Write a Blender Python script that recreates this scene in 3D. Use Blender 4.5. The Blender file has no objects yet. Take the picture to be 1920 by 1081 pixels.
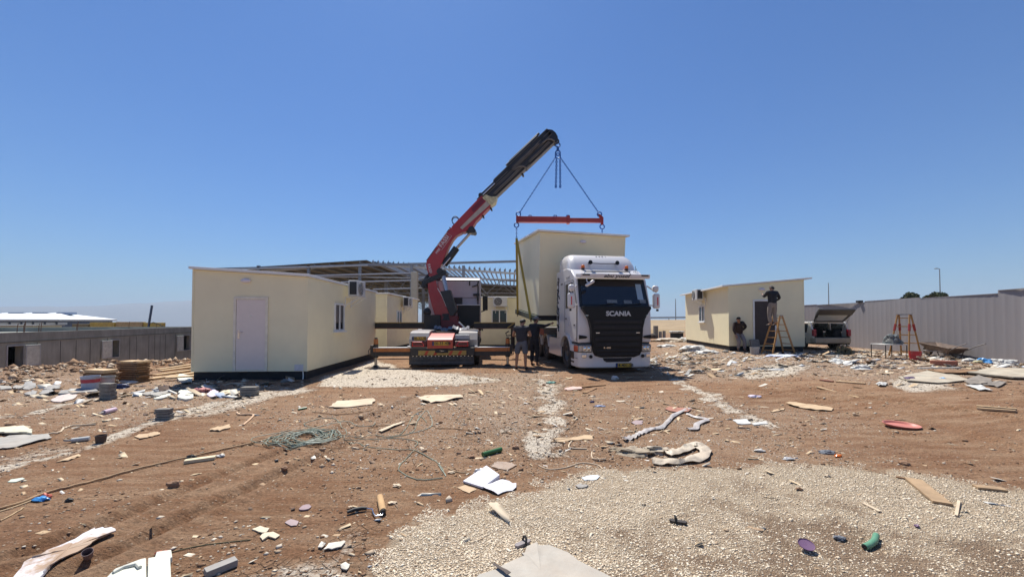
import bpy, bmesh, math, random
import numpy as np
from mathutils import Vector, Matrix, Euler
random.seed(7); rng = np.random.default_rng(7)
C = bpy.context.scene.collection
R = math.radians
# ------------------------------------------------------------------ camera
F, H, PITCH, CY = 720.0, 1.65, math.atan(15 / 720), 585.5
cam = bpy.data.cameras.new('camera'); cam.sensor_width = 36; cam.lens = 36 * F / 1920
cam.shift_y = (CY - 540.5) / 1920; cam.clip_start = .05; cam.clip_end = 30000
co = bpy.data.objects.new('camera', cam); C.objects.link(co)
co.location = (0, 0, H); co.rotation_euler = (R(90) + PITCH, 0, 0)
bpy.context.scene.camera = co
# ------------------------------------------------------------------ sky and sun
SUN = Vector((-.15, .46, .875)).normalized()      # towards the sun
W = bpy.data.worlds.new('World'); bpy.context.scene.world = W; W.use_nodes = True
nt = W.node_tree; bg = nt.nodes['Background']
sky = nt.nodes.new('ShaderNodeTexSky'); sky.sky_type = 'NISHITA'; sky.sun_disc = False
sky.sun_elevation = math.asin(SUN.z); sky.sun_rotation = math.atan2(SUN.x, SUN.y)
sky.altitude = 100; sky.air_density = 1.25; sky.dust_density = .35; sky.ozone_density = 3.0
hs = nt.nodes.new('ShaderNodeHueSaturation'); hs.inputs['Saturation'].default_value = 1.02
hs.inputs['Value'].default_value = 1.0
nt.links.new(sky.outputs[0], hs.inputs['Color'])
mulc = nt.nodes.new('ShaderNodeMix'); mulc.data_type = 'RGBA'; mulc.blend_type = 'MULTIPLY'; mulc.inputs[0].default_value = 1
mulc.inputs[7].default_value = (.43, .665, 1.0, 1)
nt.links.new(hs.outputs[0], mulc.inputs[6]); nt.links.new(mulc.outputs[2], bg.inputs['Color'])
bg.inputs['Strength'].default_value = .069
sl = bpy.data.lights.new('sun', 'SUN'); sl.energy = 4.7; sl.angle = R(.53); sl.color = (1, .95, .86)
so = bpy.data.objects.new('sun', sl); C.objects.link(so); so.location = (0, 0, 30)
so.rotation_euler = (-SUN).to_track_quat('-Z', 'Y').to_euler()
vs = bpy.context.scene.view_settings; vs.view_transform = 'Standard'; vs.look = 'None'; vs.gamma = 1; vs.use_curve_mapping = False
vs.exposure = 0.62
bpy.context.scene.cycles.max_bounces = 8; bpy.context.scene.cycles.transparent_max_bounces = 16
# ------------------------------------------------------------------ terrain
def sm(t): t = np.clip(t, 0, 1); return t * t * (3 - 2 * t)
def _h(i, j, s):
    v = np.sin(i * 127.1 + j * 311.7 + s * 74.7) * 43758.5453
    return v - np.floor(v)
def vn(x, y, s=0):
    x = np.asarray(x, float); y = np.asarray(y, float)
    i = np.floor(x); j = np.floor(y); u = x - i; v = y - j
    u = u * u * (3 - 2 * u); v = v * v * (3 - 2 * v)
    a = _h(i, j, s); b = _h(i + 1, j, s); c = _h(i, j + 1, s); d = _h(i + 1, j + 1, s)
    return (a + (b - a) * u) * (1 - v) + (c + (d - c) * u) * v
def segd(x, y, pts):
    """distance to a polyline and the lateral/along coordinate"""
    best = np.full(np.shape(x), 1e9); al = np.zeros(np.shape(x)); acc = 0
    for (x0, y0), (x1, y1) in zip(pts[:-1], pts[1:]):
        dx, dy = x1 - x0, y1 - y0; L = math.hypot(dx, dy)
        t = np.clip(((x - x0) * dx + (y - y0) * dy) / (L * L), 0, 1)
        d = np.hypot(x - x0 - t * dx, y - y0 - t * dy)
        m = d < best; best = np.where(m, d, best); al = np.where(m, acc + t * L, al); acc += L
    return best, al
def ray(px, py):
    u = (px - 960) / F; v = (CY - py) / F
    return Vector((u, math.cos(PITCH) - v * math.sin(PITCH), math.sin(PITCH) + v * math.cos(PITCH)))
def flat(px, py, z=0):
    r = ray(px, py); t = (z - H) / r.z; return (r.x * t, r.y * t)
def P(px, py, Y):
    r = ray(px, py); t = Y / r.y; return Vector((r.x * t, Y, H + r.z * t))
RUTS = [[flat(*q) for q in pl] for pl in [
    [(120, 1081), (330, 985), (520, 895), (640, 840), (820, 745)],
    [(60, 1040), (260, 960), (450, 880), (600, 820), (800, 738)],
    [(1920, 845), (1760, 800), (1560, 750), (1400, 725)],
    [(1920, 800), (1700, 762), (1480, 728)]]]
TREAD = [[flat(*q) for q in pl] for pl in [[(1020, 860), (1085, 790), (1090, 712)], [(1130, 870), (1200, 790), (1215, 715)], [(890, 830), (850, 740)]]]
def base_z(x, y):
    x = np.asarray(x, float); y = np.asarray(y, float)
    s = (x + 10) * -.6 + (y - 15.5) * .8
    m = sm((-9.7 - x) / 1.5)
    z = .25 * sm((x - 5.5) / 4) * sm((80 - y) / 30)
    z = z - m * (2.3 * sm(s / 3.2) + .045 * np.clip(s - 8, 0, 1500))
    z = z + .22 * m * np.exp(-((s + .35) / .8) ** 2)
    return z
def relief(x, y):
    r = np.hypot(x, y); k = np.exp(-r / 40)
    z = .05 * (vn(x * .55, y * .55, 1) - .5) + .035 * (vn(x * 1.7, y * 1.7, 2) - .5)
    z = z + .016 * (vn(x * 5, y * 5, 3) - .5) + .009 * (vn(x * 14, y * 14, 4) - .5) * np.exp(-r / 9)
    for p in RUTS:
        for off in (0, .28):
            d, al = segd(x + off * .5, y + off, p)
            z = z - .036 * np.exp(-(d / .07) ** 2) + .022 * np.exp(-((d - .13) / .06) ** 2)
    for p in TREAD:
        d, al = segd(x, y, p); w = np.exp(-(d / .2) ** 4)
        z = z - .014 * w + .016 * w * np.sin(al * 2 * math.pi / .11)
    return z * k
def gz(x, y): return base_z(x, y) + relief(x, y)
def G(px, py, dz=0):
    z = 0.
    for _ in range(14):
        x, y = flat(px, py, z); z = .5 * z + .5 * float(gz(x, y))
    x, y = flat(px, py, z); return Vector((x, y, float(gz(x, y)) + dz))
# soil masks
def inpoly(x, y, poly):
    c = np.zeros(np.shape(x), bool); n = len(poly)
    for i in range(n):
        (x0, y0), (x1, y1) = poly[i], poly[(i + 1) % n]
        if y0 == y1: continue
        c ^= ((y0 > y) != (y1 > y)) & (x < (x1 - x0) * (y - y0) / (y1 - y0) + x0)
    return c
def soft(x, y, poly, w):
    d, _ = segd(x, y, list(poly) + [poly[0]]); ins = inpoly(x, y, poly)
    return np.clip(.5 + np.where(ins, d, -d) / w, 0, 1)
GRAV = [flat(*q) for q in [(640, 1180), (700, 1081), (800, 990), (900, 942), (1010, 905), (1110, 885), (1240, 878), (1400, 868), (1560, 874), (1700, 884), (1830, 905), (1960, 925), (2200, 960), (2500, 1200), (1500, 2200), (900, 2200)]]
STRIPS = [([flat(*q) for q in l], w) for l, w in [
    ([(-40, 888), (60, 866), (160, 838), (290, 792), (420, 752), (520, 728)], .17),
    ([(-40, 795), (80, 768), (200, 745), (330, 725)], .12),
    ([(1020, 712), (1032, 760), (1038, 800), (1030, 850)], .22),
    ([(1255, 706), (1310, 732), (1370, 765), (1430, 795)], .18)]]
PATCH = [([flat(*q) for q in l], a) for l, a in [
    ([(580, 724), (600, 704), (650, 692), (700, 672), (760, 690), (860, 700), (960, 712), (890, 722), (800, 726), (700, 728)], .72),
    ([(640, 1000), (700, 968), (735, 980), (700, 1020), (600, 1081), (520, 1081)], .6),
    ([(430, 1081), (520, 1040), (640, 1030), (720, 1060), (680, 1120)], .8),
    ([(300, 790), (380, 765), (470, 738), (560, 722), (600, 728), (480, 756), (380, 785)], .62),
    ([(-60, 890), (60, 868), (170, 838), (130, 830), (0, 852), (-60, 860)], .5),
    ([(1000, 720), (1060, 714), (1070, 780), (1050, 850), (1000, 850), (1005, 780)], .5),
    ([(1670, 738), (1700, 728), (1800, 735), (1790, 750), (1700, 750)], 1.),
    ([(1380, 702), (1450, 694), (1530, 700), (1500, 712), (1400, 714)], .7),
    ([(900, 800), (960, 792), (1000, 806), (930, 814)], .55),
    ([(990, 850), (1040, 838), (1060, 860), (1010, 880)], .45),
    ([(540, 815), (640, 812), (650, 835), (560, 842)], .4)]]
RUB = [flat(*q) for q in [(1235, 690), (1235, 640), (1500, 652), (1960, 690), (1960, 735), (1700, 740), (1500, 715), (1300, 712)]]
RUB2 = [flat(*q) for q in [(-60, 760), (0, 700), (360, 700), (520, 722), (480, 760), (200, 800)]]
TRAMP = [flat(*q) for q in [(860, 702), (1040, 696), (1050, 780), (1010, 850), (940, 850), (800, 760)]]
WORN1 = [flat(*q) for q in [(1060, 1000), (1150, 950), (1330, 950), (1400, 905), (1560, 930), (1700, 985), (1960, 1000), (2300, 1200), (1500, 1500), (1000, 1300), (960, 1060)]]
PALE = [flat(*q) for q in [(1470, 876), (1620, 880), (1800, 905), (2000, 935), (2000, 985), (1800, 975), (1640, 935), (1480, 900)]]
MIDR = [flat(*q) for q in [(420, 760), (860, 735), (1240, 735), (1600, 780), (1540, 880), (1240, 885), (900, 880), (700, 850)]]
def masks(x, y):
    n = vn(x * 1.3, y * 1.3, 11) - .5; n2 = vn(x * 4, y * 4, 12) - .5; n3 = vn(x * 11, y * 11, 13) - .5
    xx = x + .35 * n + .16 * n2; yy = y + .35 * (vn(x * 1.3, y * 1.3, 21) - .5) + .16 * (vn(x * 4, y * 4, 22) - .5)
    g = soft(xx, yy, GRAV, .7)
    ch = np.zeros(np.shape(x))
    for p, w in STRIPS:
        d, _ = segd(xx, yy, p); ch = np.maximum(ch, np.exp(-(d / (w * 1.35)) ** 2) * (.66 + .8 * n2 + .5 * n3))
    for p, a in PATCH: ch = np.maximum(ch, a * soft(xx, yy, p, .6))
    rb = np.maximum(soft(xx, yy, RUB, 1.4), .75 * soft(xx, yy, RUB2, 1.2)); rb = np.maximum(rb, .9 * soft(xx, yy, TRAMP, 1.2)); rb = np.maximum(rb, .45 * soft(xx, yy, MIDR, 1.5))
    fl = sm((y - 34) / 14)
    d1 = soft(xx, yy, WORN1, 1.0); wn = np.clip(.25 * vn(x * .9, y * .9, 31) + .35 * vn(x * 2.3, y * 2.3, 32) + .3 * vn(x * 6, y * 6, 33) + .40 * d1 - .22, 0, 1)
    pb = soft(xx, yy, PALE, .8); wn = wn * (1 - .8 * pb)
    global LASTW; LASTW = wn
    ch = np.maximum(ch, .52 * pb)
    return g, ch, rb, fl

# ------------------------------------------------------------------ materials
def NT(name):
    m = bpy.data.materials.new(name); m.use_nodes = True
    return m, m.node_tree, m.node_tree.nodes['Principled BSDF']
MATS = {}
def mat(name, col, rough=.6, metal=0, var=.12, vs_=6., bump=.0, bs=60., dust=0., spec=.5, coat=0., alpha=1., trans=0., emit=None, strk=None):
    if name in MATS: return MATS[name]
    m, t, b = NT(name); N = t.nodes; L = t.links
    tc = N.new('ShaderNodeTexCoord'); co_ = tc.outputs['Object']
    if strk:
        mp = N.new('ShaderNodeMapping'); mp.inputs['Scale'].default_value = strk; L.new(co_, mp.inputs[0]); co_ = mp.outputs[0]
    n = N.new('ShaderNodeTexNoise'); n.inputs['Scale'].default_value = vs_; n.inputs['Detail'].default_value = 6; n.inputs['Roughness'].default_value = .65
    L.new(co_, n.inputs['Vector'])
    r = N.new('ShaderNodeMapRange'); r.inputs[1].default_value = .3; r.inputs[2].default_value = .7
    r.inputs[3].default_value = 1 - var; r.inputs[4].default_value = 1 + var; L.new(n.outputs[0], r.inputs[0])
    mx = N.new('ShaderNodeMix'); mx.data_type = 'RGBA'; mx.blend_type = 'MULTIPLY'; mx.inputs[0].default_value = 1
    mx.inputs[6].default_value = (*col, 1); L.new(r.outputs[0], mx.inputs[7]); out = mx.outputs[2]
    if dust:
        n2 = N.new('ShaderNodeTexNoise'); n2.inputs['Scale'].default_value = 2.3; n2.inputs['Detail'].default_value = 8; n2.inputs['Roughness'].default_value = .7
        L.new(tc.outputs['Object'], n2.inputs['Vector'])
        r2 = N.new('ShaderNodeMapRange'); r2.inputs[1].default_value = .4; r2.inputs[2].default_value = .75 if dust < .9 else .52; r2.inputs[4].default_value = dust; L.new(n2.outputs[0], r2.inputs[0])
        m2 = N.new('ShaderNodeMix'); m2.data_type = 'RGBA'; m2.inputs[7].default_value = (.33, .22, .14, 1)
        L.new(r2.outputs[0], m2.inputs[0]); L.new(out, m2.inputs[6]); out = m2.outputs[2]
    L.new(out, b.inputs['Base Color'])
    b.inputs['Roughness'].default_value = rough; b.inputs['Metallic'].default_value = metal
    b.inputs['Specular IOR Level'].default_value = spec
    if coat: b.inputs['Coat Weight'].default_value = coat; b.inputs['Coat Roughness'].default_value = .08
    if trans: b.inputs['Transmission Weight'].default_value = trans
    if alpha < 1: b.inputs['Alpha'].default_value = alpha
    if bump:
        n3 = N.new('ShaderNodeTexNoise'); n3.inputs['Scale'].default_value = bs; n3.inputs['Detail'].default_value = 4; L.new(co_, n3.inputs['Vector'])
        bp = N.new('ShaderNodeBump'); bp.inputs['Strength'].default_value = 1; bp.inputs['Distance'].default_value = bump
        L.new(n3.outputs[0], bp.inputs['Height']); L.new(bp.outputs[0], b.inputs['Normal'])
    MATS[name] = m; return m
# ------------------------------------------------------------------ mesh builder
def wmx(o):
    m = Matrix.LocRotScale(o.location, o.rotation_euler, None); return wmx(o.parent) @ m if o.parent else m
class MB:
    def __init__(s): s.v = []; s.f = []
    def add(s, v, f):
        o = len(s.v); s.v += [Vector(q) for q in v]; s.f += [tuple(o + i for i in g) for g in f]; return s
    def box(s, c, d, rot=None):
        hx, hy, hz = d[0] / 2, d[1] / 2, d[2] / 2; v = [Vector((a * hx, b * hy, e * hz)) for e in (-1, 1) for b in (-1, 1) for a in (-1, 1)]
        if rot is not None:
            M = rot if isinstance(rot, Matrix) else Euler(rot).to_matrix(); v = [M @ q for q in v]
        return s.add([q + Vector(c) for q in v], [(0, 2, 3, 1), (4, 5, 7, 6), (0, 1, 5, 4), (2, 6, 7, 3), (0, 4, 6, 2), (1, 3, 7, 5)])
    def bb(s, a, b): return s.box([(a[i] + b[i]) / 2 for i in range(3)], [abs(b[i] - a[i]) for i in range(3)])
    def beam(s, p0, p1, w, h, up=(0, 0, 1)):
        p0 = Vector(p0); p1 = Vector(p1); d = (p1 - p0); L = d.length; d.normalize()
        u = Vector(up); sx = d.cross(u)
        if sx.length < 1e-3: sx = d.cross(Vector((0, 1, 0)))
        sx.normalize(); u = sx.cross(d); M = Matrix((sx, d, u)).transposed()
        return s.box((p0 + p1) / 2, (w, L, h), M)
    def cyl(s, p0, p1, r0, r1=None, n=16, cap=True):
        r1 = r0 if r1 is None else r1; p0 = Vector(p0); p1 = Vector(p1); d = (p1 - p0).normalized()
        a = d.orthogonal().normalized(); b = d.cross(a)
        v = [p + (a * math.cos(2 * math.pi * k / n) + b * math.sin(2 * math.pi * k / n)) * r for p, r in ((p0, r0), (p1, r1)) for k in range(n)]
        f = [(k, (k + 1) % n, n + (k + 1) % n, n + k) for k in range(n)]
        if cap: f += [tuple(range(n))[::-1], tuple(range(n, 2 * n))]
        return s.add(v, f)
    def tube(s, pts, r, n=6, closed=False):
        pts = [Vector(p) for p in pts]; N = len(pts); v = []; a = None
        for i, p in enumerate(pts):
            d = (pts[(i + 1) % N if closed else min(i + 1, N - 1)] - pts[(i - 1) % N if closed else max(i - 1, 0)])
            d = d.normalized() if d.length > 1e-9 else Vector((0, 0, 1))
            a = d.orthogonal().normalized() if a is None else (a - d * a.dot(d)).normalized()
            b = d.cross(a); rr = r[i] if isinstance(r, (list, tuple)) else r
            v += [p + (a * math.cos(2 * math.pi * k / n) + b * math.sin(2 * math.pi * k / n)) * rr for k in range(n)]
        f = [(i * n + k, i * n + (k + 1) % n, ((i + 1) % N) * n + (k + 1) % n, ((i + 1) % N) * n + k) for i in range(N if closed else N - 1) for k in range(n)]
        if not closed: f += [tuple(range(n))[::-1], tuple(range((N - 1) * n, N * n))]
        return s.add(v, f)
    def prism(s, poly, vec):
        n = len(poly); poly = [Vector(p) for p in poly]; vec = Vector(vec)
        return s.add(poly + [p + vec for p in poly], [tuple(range(n))[::-1], tuple(range(n, 2 * n))] + [(k, (k + 1) % n, n + (k + 1) % n, n + k) for k in range(n)])
    def yz(s, poly, x0, x1): return s.prism([(x0, y, z) for y, z in poly], (x1 - x0, 0, 0))
    def xz(s, poly, y0, y1): return s.prism([(x, y0, z) for x, z in poly], (0, y1 - y0, 0))
    def xy(s, poly, z0, z1): return s.prism([(x, y, z0) for x, y in poly], (0, 0, z1 - z0))
    def lathe(s, prof, c=(0, 0, 0), axis='z', n=20, sc=(1, 1)):
        v = []; N = len(prof); c = Vector(c)
        for r, z in prof:
            for k in range(n):
                a = 2 * math.pi * k / n; q = (r * math.cos(a) * sc[0], r * math.sin(a) * sc[1], z)
                if axis == 'x': q = (q[2], q[0], q[1])
                if axis == 'y': q = (q[0], q[2], q[1])
                v.append(Vector(q) + c)
        return s.add(v, [(i * n + k, i * n + (k + 1) % n, (i + 1) * n + (k + 1) % n, (i + 1) * n + k) for i in range(N - 1) for k in range(n)])
    def ball(s, c, r, n=12, m=8, jit=0, M=None):
        r = (r, r, r) if not isinstance(r, (tuple, list)) else r; v = []
        for i in range(m + 1):
            th = math.pi * i / m
            for k in range(n):
                a = 2 * math.pi * k / n; j = 1 + (random.random() - .5) * jit if 0 < i < m else 1
                q = Vector((r[0] * math.sin(th) * math.cos(a) * j, r[1] * math.sin(th) * math.sin(a) * j, r[2] * math.cos(th) * j))
                if M is not None: q = M @ q
                v.append(q + Vector(c))
        return s.add(v, [(i * n + k, (i + 1) * n + k, (i + 1) * n + (k + 1) % n, i * n + (k + 1) % n) for i in range(m) for k in range(n)])
    def build(s, name, m, parent=None, bevel=0, seg=2, ang=.6, world=False, jit=0):
        vv = s.v
        if parent is not None and world:
            Mi = wmx(parent).inverted(); vv = [Mi @ q for q in vv]
        me = bpy.data.meshes.new(name); me.from_pydata([tuple(q) for q in vv], [], s.f)
        bm = bmesh.new(); bm.from_mesh(me); bmesh.ops.remove_doubles(bm, verts=bm.verts, dist=1e-5); bmesh.ops.recalc_face_normals(bm, faces=bm.faces)
        for e in bm.edges: e.smooth = len(e.link_faces) == 2 and e.calc_face_angle(9) < ang
        for f in bm.faces: f.smooth = True
        bm.to_mesh(me); bm.free(); me.materials.append(m)
        o = bpy.data.objects.new(name, me); C.objects.link(o)
        if parent is not None: o.parent = parent
        if bevel:
            b = o.modifiers.new('bevel', 'BEVEL'); b.width = bevel; b.segments = seg; b.limit_method = 'ANGLE'; b.angle_limit = R(38); b.harden_normals = True
        return o
def tag(o, label=None, cat=None, group=None, kind=None):
    if label: o['label'] = label
    if cat: o['category'] = cat
    if group: o['group'] = group
    if kind: o['kind'] = kind
    return o
def thing(name, loc, label, cat, group=None, rz=0):
    o = bpy.data.objects.new(name, None); C.objects.link(o); o.location = loc; o.rotation_euler = (0, 0, rz); o.empty_display_size = .2
    return tag(o, label, cat, group)
def kids(o): return [c for c in bpy.data.objects if c.parent == o]
def copy_tree(o, parent=None):
    c = o.copy(); C.objects.link(c); c.parent = parent
    for k in kids(o): copy_tree(k, c)
    return c
def text(body, size, m, parent, loc, rot=(0, 0, 0), shear=0, ext=.003, name='lettering', bold=0, align='CENTER', wsc=1, M=None):
    cu = bpy.data.curves.new('t', 'FONT'); cu.body = body; cu.size = size; cu.extrude = ext; cu.shear = shear; cu.offset = bold; cu.align_x = align; cu.align_y = 'CENTER'
    to = bpy.data.objects.new('t', cu); me = bpy.data.meshes.new_from_object(to); bpy.data.objects.remove(to)
    me.name = name
    if wsc != 1: me.transform(Matrix.Diagonal((wsc, 1, 1, 1)))
    me.transform(M if M is not None else (Matrix.Translation(loc) @ Euler(rot).to_matrix().to_4x4()))
    me.materials.clear(); me.materials.append(m)
    o = bpy.data.objects.new(name, me); C.objects.link(o); o.parent = parent; return o
# ------------------------------------------------------------------ ground sheet
def make_ground():
    a_f = np.linspace(-62, 62, 760); a_b = np.linspace(62, 298, 90)[1:-1]
    ang = np.radians(np.concatenate([a_f, a_b])); na = len(ang)
    rad = np.concatenate([[.05, .6, 1.2, 1.7], np.geomspace(2.1, 60, 620), np.geomspace(64, 9000, 60)]); nr = len(rad)
    A, Rr = np.meshgrid(ang, rad); x = Rr * np.sin(A); y = Rr * np.cos(A)
    z = gz(x, y)
    v = np.stack([x, y, z], -1).reshape(-1, 3)
    i = np.arange(nr - 1)[:, None] * na; k = np.arange(na)[None, :]; k2 = (k + 1) % na
    f = np.stack([i + k, i + k2, i + na + k2, i + na + k], -1).reshape(-1, 4)[:, ::-1]
    me = bpy.data.meshes.new('ground')
    me.vertices.add(len(v)); me.vertices.foreach_set('co', v.ravel())
    me.loops.add(f.size); me.loops.foreach_set('vertex_index', f.ravel().astype(np.int32))
    me.polygons.add(len(f)); me.polygons.foreach_set('loop_start', np.arange(0, f.size, 4, dtype=np.int32)); me.polygons.foreach_set('loop_total', np.full(len(f), 4, np.int32))
    me.update(calc_edges=True)
    me.polygons.foreach_set('use_smooth', np.ones(len(f), bool))
    mk_ = masks(x.ravel(), y.ravel())
    for nm, arr in zip(('gravel', 'chalk', 'rubble', 'field', 'worn'), mk_ + (LASTW,)):
        at_ = me.attributes.new(nm, 'FLOAT', 'POINT'); at_.data.foreach_set('value', arr.astype(np.float32))
    o = bpy.data.objects.new('ground', me); C.objects.link(o); tag(o, 'reddish brown trampled soil with white gravel and chalky tyre strips', 'ground', kind='structure')
    m, t, b = NT('soil'); N = t.nodes; L = t.links
    geo = N.new('ShaderNodeNewGeometry'); pos = geo.outputs['Position']
    def noise(sc, det=6, ro=.6, vec=pos, dim=None):
        n = N.new('ShaderNodeTexNoise'); n.inputs['Scale'].default_value = sc; n.inputs['Detail'].default_value = det; n.inputs['Roughness'].default_value = ro; L.new(vec, n.inputs['Vector']); return n.outputs[0]
    def rng_(src, a, b_, c=0, d=1):
        r = N.new('ShaderNodeMapRange'); r.inputs[1].default_value = a; r.inputs[2].default_value = b_; r.inputs[3].default_value = c; r.inputs[4].default_value = d; L.new(src, r.inputs[0]); return r.outputs[0]
    def mix(fac, a, b_, bt='MIX'):
        q = N.new('ShaderNodeMix'); q.data_type = 'RGBA'; q.blend_type = bt
        if isinstance(fac, float): q.inputs[0].default_value = fac
        else: L.new(fac, q.inputs[0])
        for i_, c in ((6, a), (7, b_)):
            if isinstance(c, tuple): q.inputs[i_].default_value = (*c, 1)
            else: L.new(c, q.inputs[i_])
        return q.outputs[2]
    def math_(op, a, b_):
        q = N.new('ShaderNodeMath'); q.operation = op
        for i_, c in enumerate((a, b_)):
            if isinstance(c, (int, float)): q.inputs[i_].default_value = c
            else: L.new(c, q.inputs[i_])
        return q.outputs[0]
    def att(nm): q = N.new('ShaderNodeAttribute'); q.attribute_name = nm; return q.outputs['Fac']
    mp = N.new('ShaderNodeMapping'); mp.inputs['Rotation'].default_value = (0, 0, R(-28)); mp.inputs['Scale'].default_value = (.35, 1.6, 1); L.new(pos, mp.inputs[0])
    big = rng_(noise(.45, 6, .6), .35, .65); mid = rng_(noise(2.6, 8, .7), .35, .68); fine = rng_(noise(38, 5, .7), .3, .7)
    strk = rng_(noise(3.2, 6, .65, mp.outputs[0]), .38, .66)
    c = mix(big, (.192, .098, .050), (.272, .155, .088)); c = mix(mid, c, (.225, .118, .064)); 
    c = mix(math_('MULTIPLY', strk, .55), c, (.42, .29, .185))
    c = mix(math_('MULTIPLY', rng_(noise(1.1, 5, .6), .52, .7), .55), c, (.20, .10, .055))
    c = mix(1., c, mix(fine, (.58, .58, .58), (1.34, 1.34, 1.34)), 'MULTIPLY')
    # small pale stones and dry chips set into the soil
    vo = N.new('ShaderNodeTexVoronoi'); vo.inputs['Scale'].default_value = 34; L.new(pos, vo.inputs['Vector'])
    sel = N.new('ShaderNodeSeparateColor'); L.new(vo.outputs['Color'], sel.inputs[0])
    st = math_('MULTIPLY', rng_(vo.outputs['Distance'], .34, .26), rng_(sel.outputs[0], .80, .83))
    c = mix(math_('MULTIPLY', st, .85), c, mix(sel.outputs[1], (.50, .39, .28), (.30, .20, .14)))
    vo2 = N.new('ShaderNodeTexVoronoi'); vo2.inputs['Scale'].default_value = 85; L.new(pos, vo2.inputs['Vector'])
    sel2 = N.new('ShaderNodeSeparateColor'); L.new(vo2.outputs['Color'], sel2.inputs[0])
    # rubble zones: pale chips dense
    rub = att('rubble'); rsel = math_('ADD', sel.outputs[2], math_('MULTIPLY', rub, .75))
    rst = math_('MULTIPLY', rng_(vo.outputs['Distance'], .5, .3), rng_(rsel, .98, 1.08))
    c = mix(math_('MULTIPLY', rub, .5), c, mix(mid, (.33, .23, .155), (.40, .30, .215)))
    c = mix(rst, c, mix(sel2.outputs[0], (.56, .50, .42), (.40, .31, .23)))
    # chalk strips and patches
    ck = att('chalk'); ckn = math_('ADD', ck, math_('MULTIPLY', math_('SUBTRACT', noise(9, 8, .75), .5), 1.1))
    ckf = rng_(ckn, .38, .62)
    c = mix(math_('MULTIPLY', ckf, .9), c, mix(fine, (.50, .42, .32), (.80, .72, .60)))
    vc = N.new('ShaderNodeTexVoronoi'); vc.feature = 'DISTANCE_TO_EDGE'; vc.inputs['Scale'].default_value = 11; L.new(pos, vc.inputs['Vector'])
    crk = math_('MULTIPLY', rng_(vc.outputs['Distance'], .045, .0), rng_(ck, .12, .3)); c = mix(math_('MULTIPLY', crk, .7), c, (.12, .07, .04))
    # gravel: pale pebbles, brown between
    gr = att('gravel'); grn = math_('ADD', gr, math_('MULTIPLY', math_('SUBTRACT', noise(7, 8, .8), .5), .9))
    grf = rng_(grn, .42, .6)
    worn = rng_(math_('ADD', att('worn'), math_('MULTIPLY', math_('SUBTRACT', noise(16, 6, .7), .5), .9)), .42, .72)
    peb = rng_(vo2.outputs['Distance'], .62, .2)
    gc = mix(peb, (.42, .32, .22), mix(sel2.outputs[1], (.80, .68, .50), (.66, .54, .38)))
    gc = mix(math_('MULTIPLY', worn, .85), gc, (.235, .155, .10))
    c = mix(grf, c, gc)
    c = mix(att('field'), c, mix(rng_(noise(.12, 6, .7), .35, .65), (.25, .175, .095), (.31, .225, .125)))
    L.new(c, b.inputs['Base Color']); b.inputs['Roughness'].default_value = .95; b.inputs['Specular IOR Level'].default_value = .15
    hgt = math_('ADD', math_('MULTIPLY', noise(7, 8, .7, mp.outputs[0]), .05), math_('MULTIPLY', noise(24, 8, .75), .030)); hgt = math_('ADD', hgt, math_('MULTIPLY', noise(90, 4, .7), .007))
    hgt = math_('ADD', hgt, math_('MULTIPLY', st, .008)); hgt = math_('ADD', hgt, math_('MULTIPLY', rst, .012))
    hgt = math_('ADD', hgt, math_('MULTIPLY', math_('MULTIPLY', peb, grf), .010))
    hgt = math_('SUBTRACT', hgt, math_('MULTIPLY', crk, .015))
    bp = N.new('ShaderNodeBump'); bp.inputs['Distance'].default_value = 1; bp.inputs['Strength'].default_value = 1; L.new(hgt, bp.inputs['Height']); L.new(bp.outputs[0], b.inputs['Normal'])
    me.materials.append(m); return o
make_ground()
def tint_mat(name, ramp, rough=.9):
    m, t, b = NT(name); a = t.nodes.new('ShaderNodeAttribute'); a.attribute_name = 'tint'
    cr = t.nodes.new('ShaderNodeValToRGB'); cr.color_ramp.interpolation = 'LINEAR'
    while len(cr.color_ramp.elements) < len(ramp): cr.color_ramp.elements.new(.5)
    for e, (p, c) in zip(cr.color_ramp.elements, ramp): e.position = p; e.color = (*c, 1)
    t.links.new(a.outputs['Fac'], cr.inputs[0]); t.links.new(cr.outputs[0], b.inputs['Base Color']); b.inputs['Roughness'].default_value = rough; b.inputs['Specular IOR Level'].default_value = .2
    return m
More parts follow.
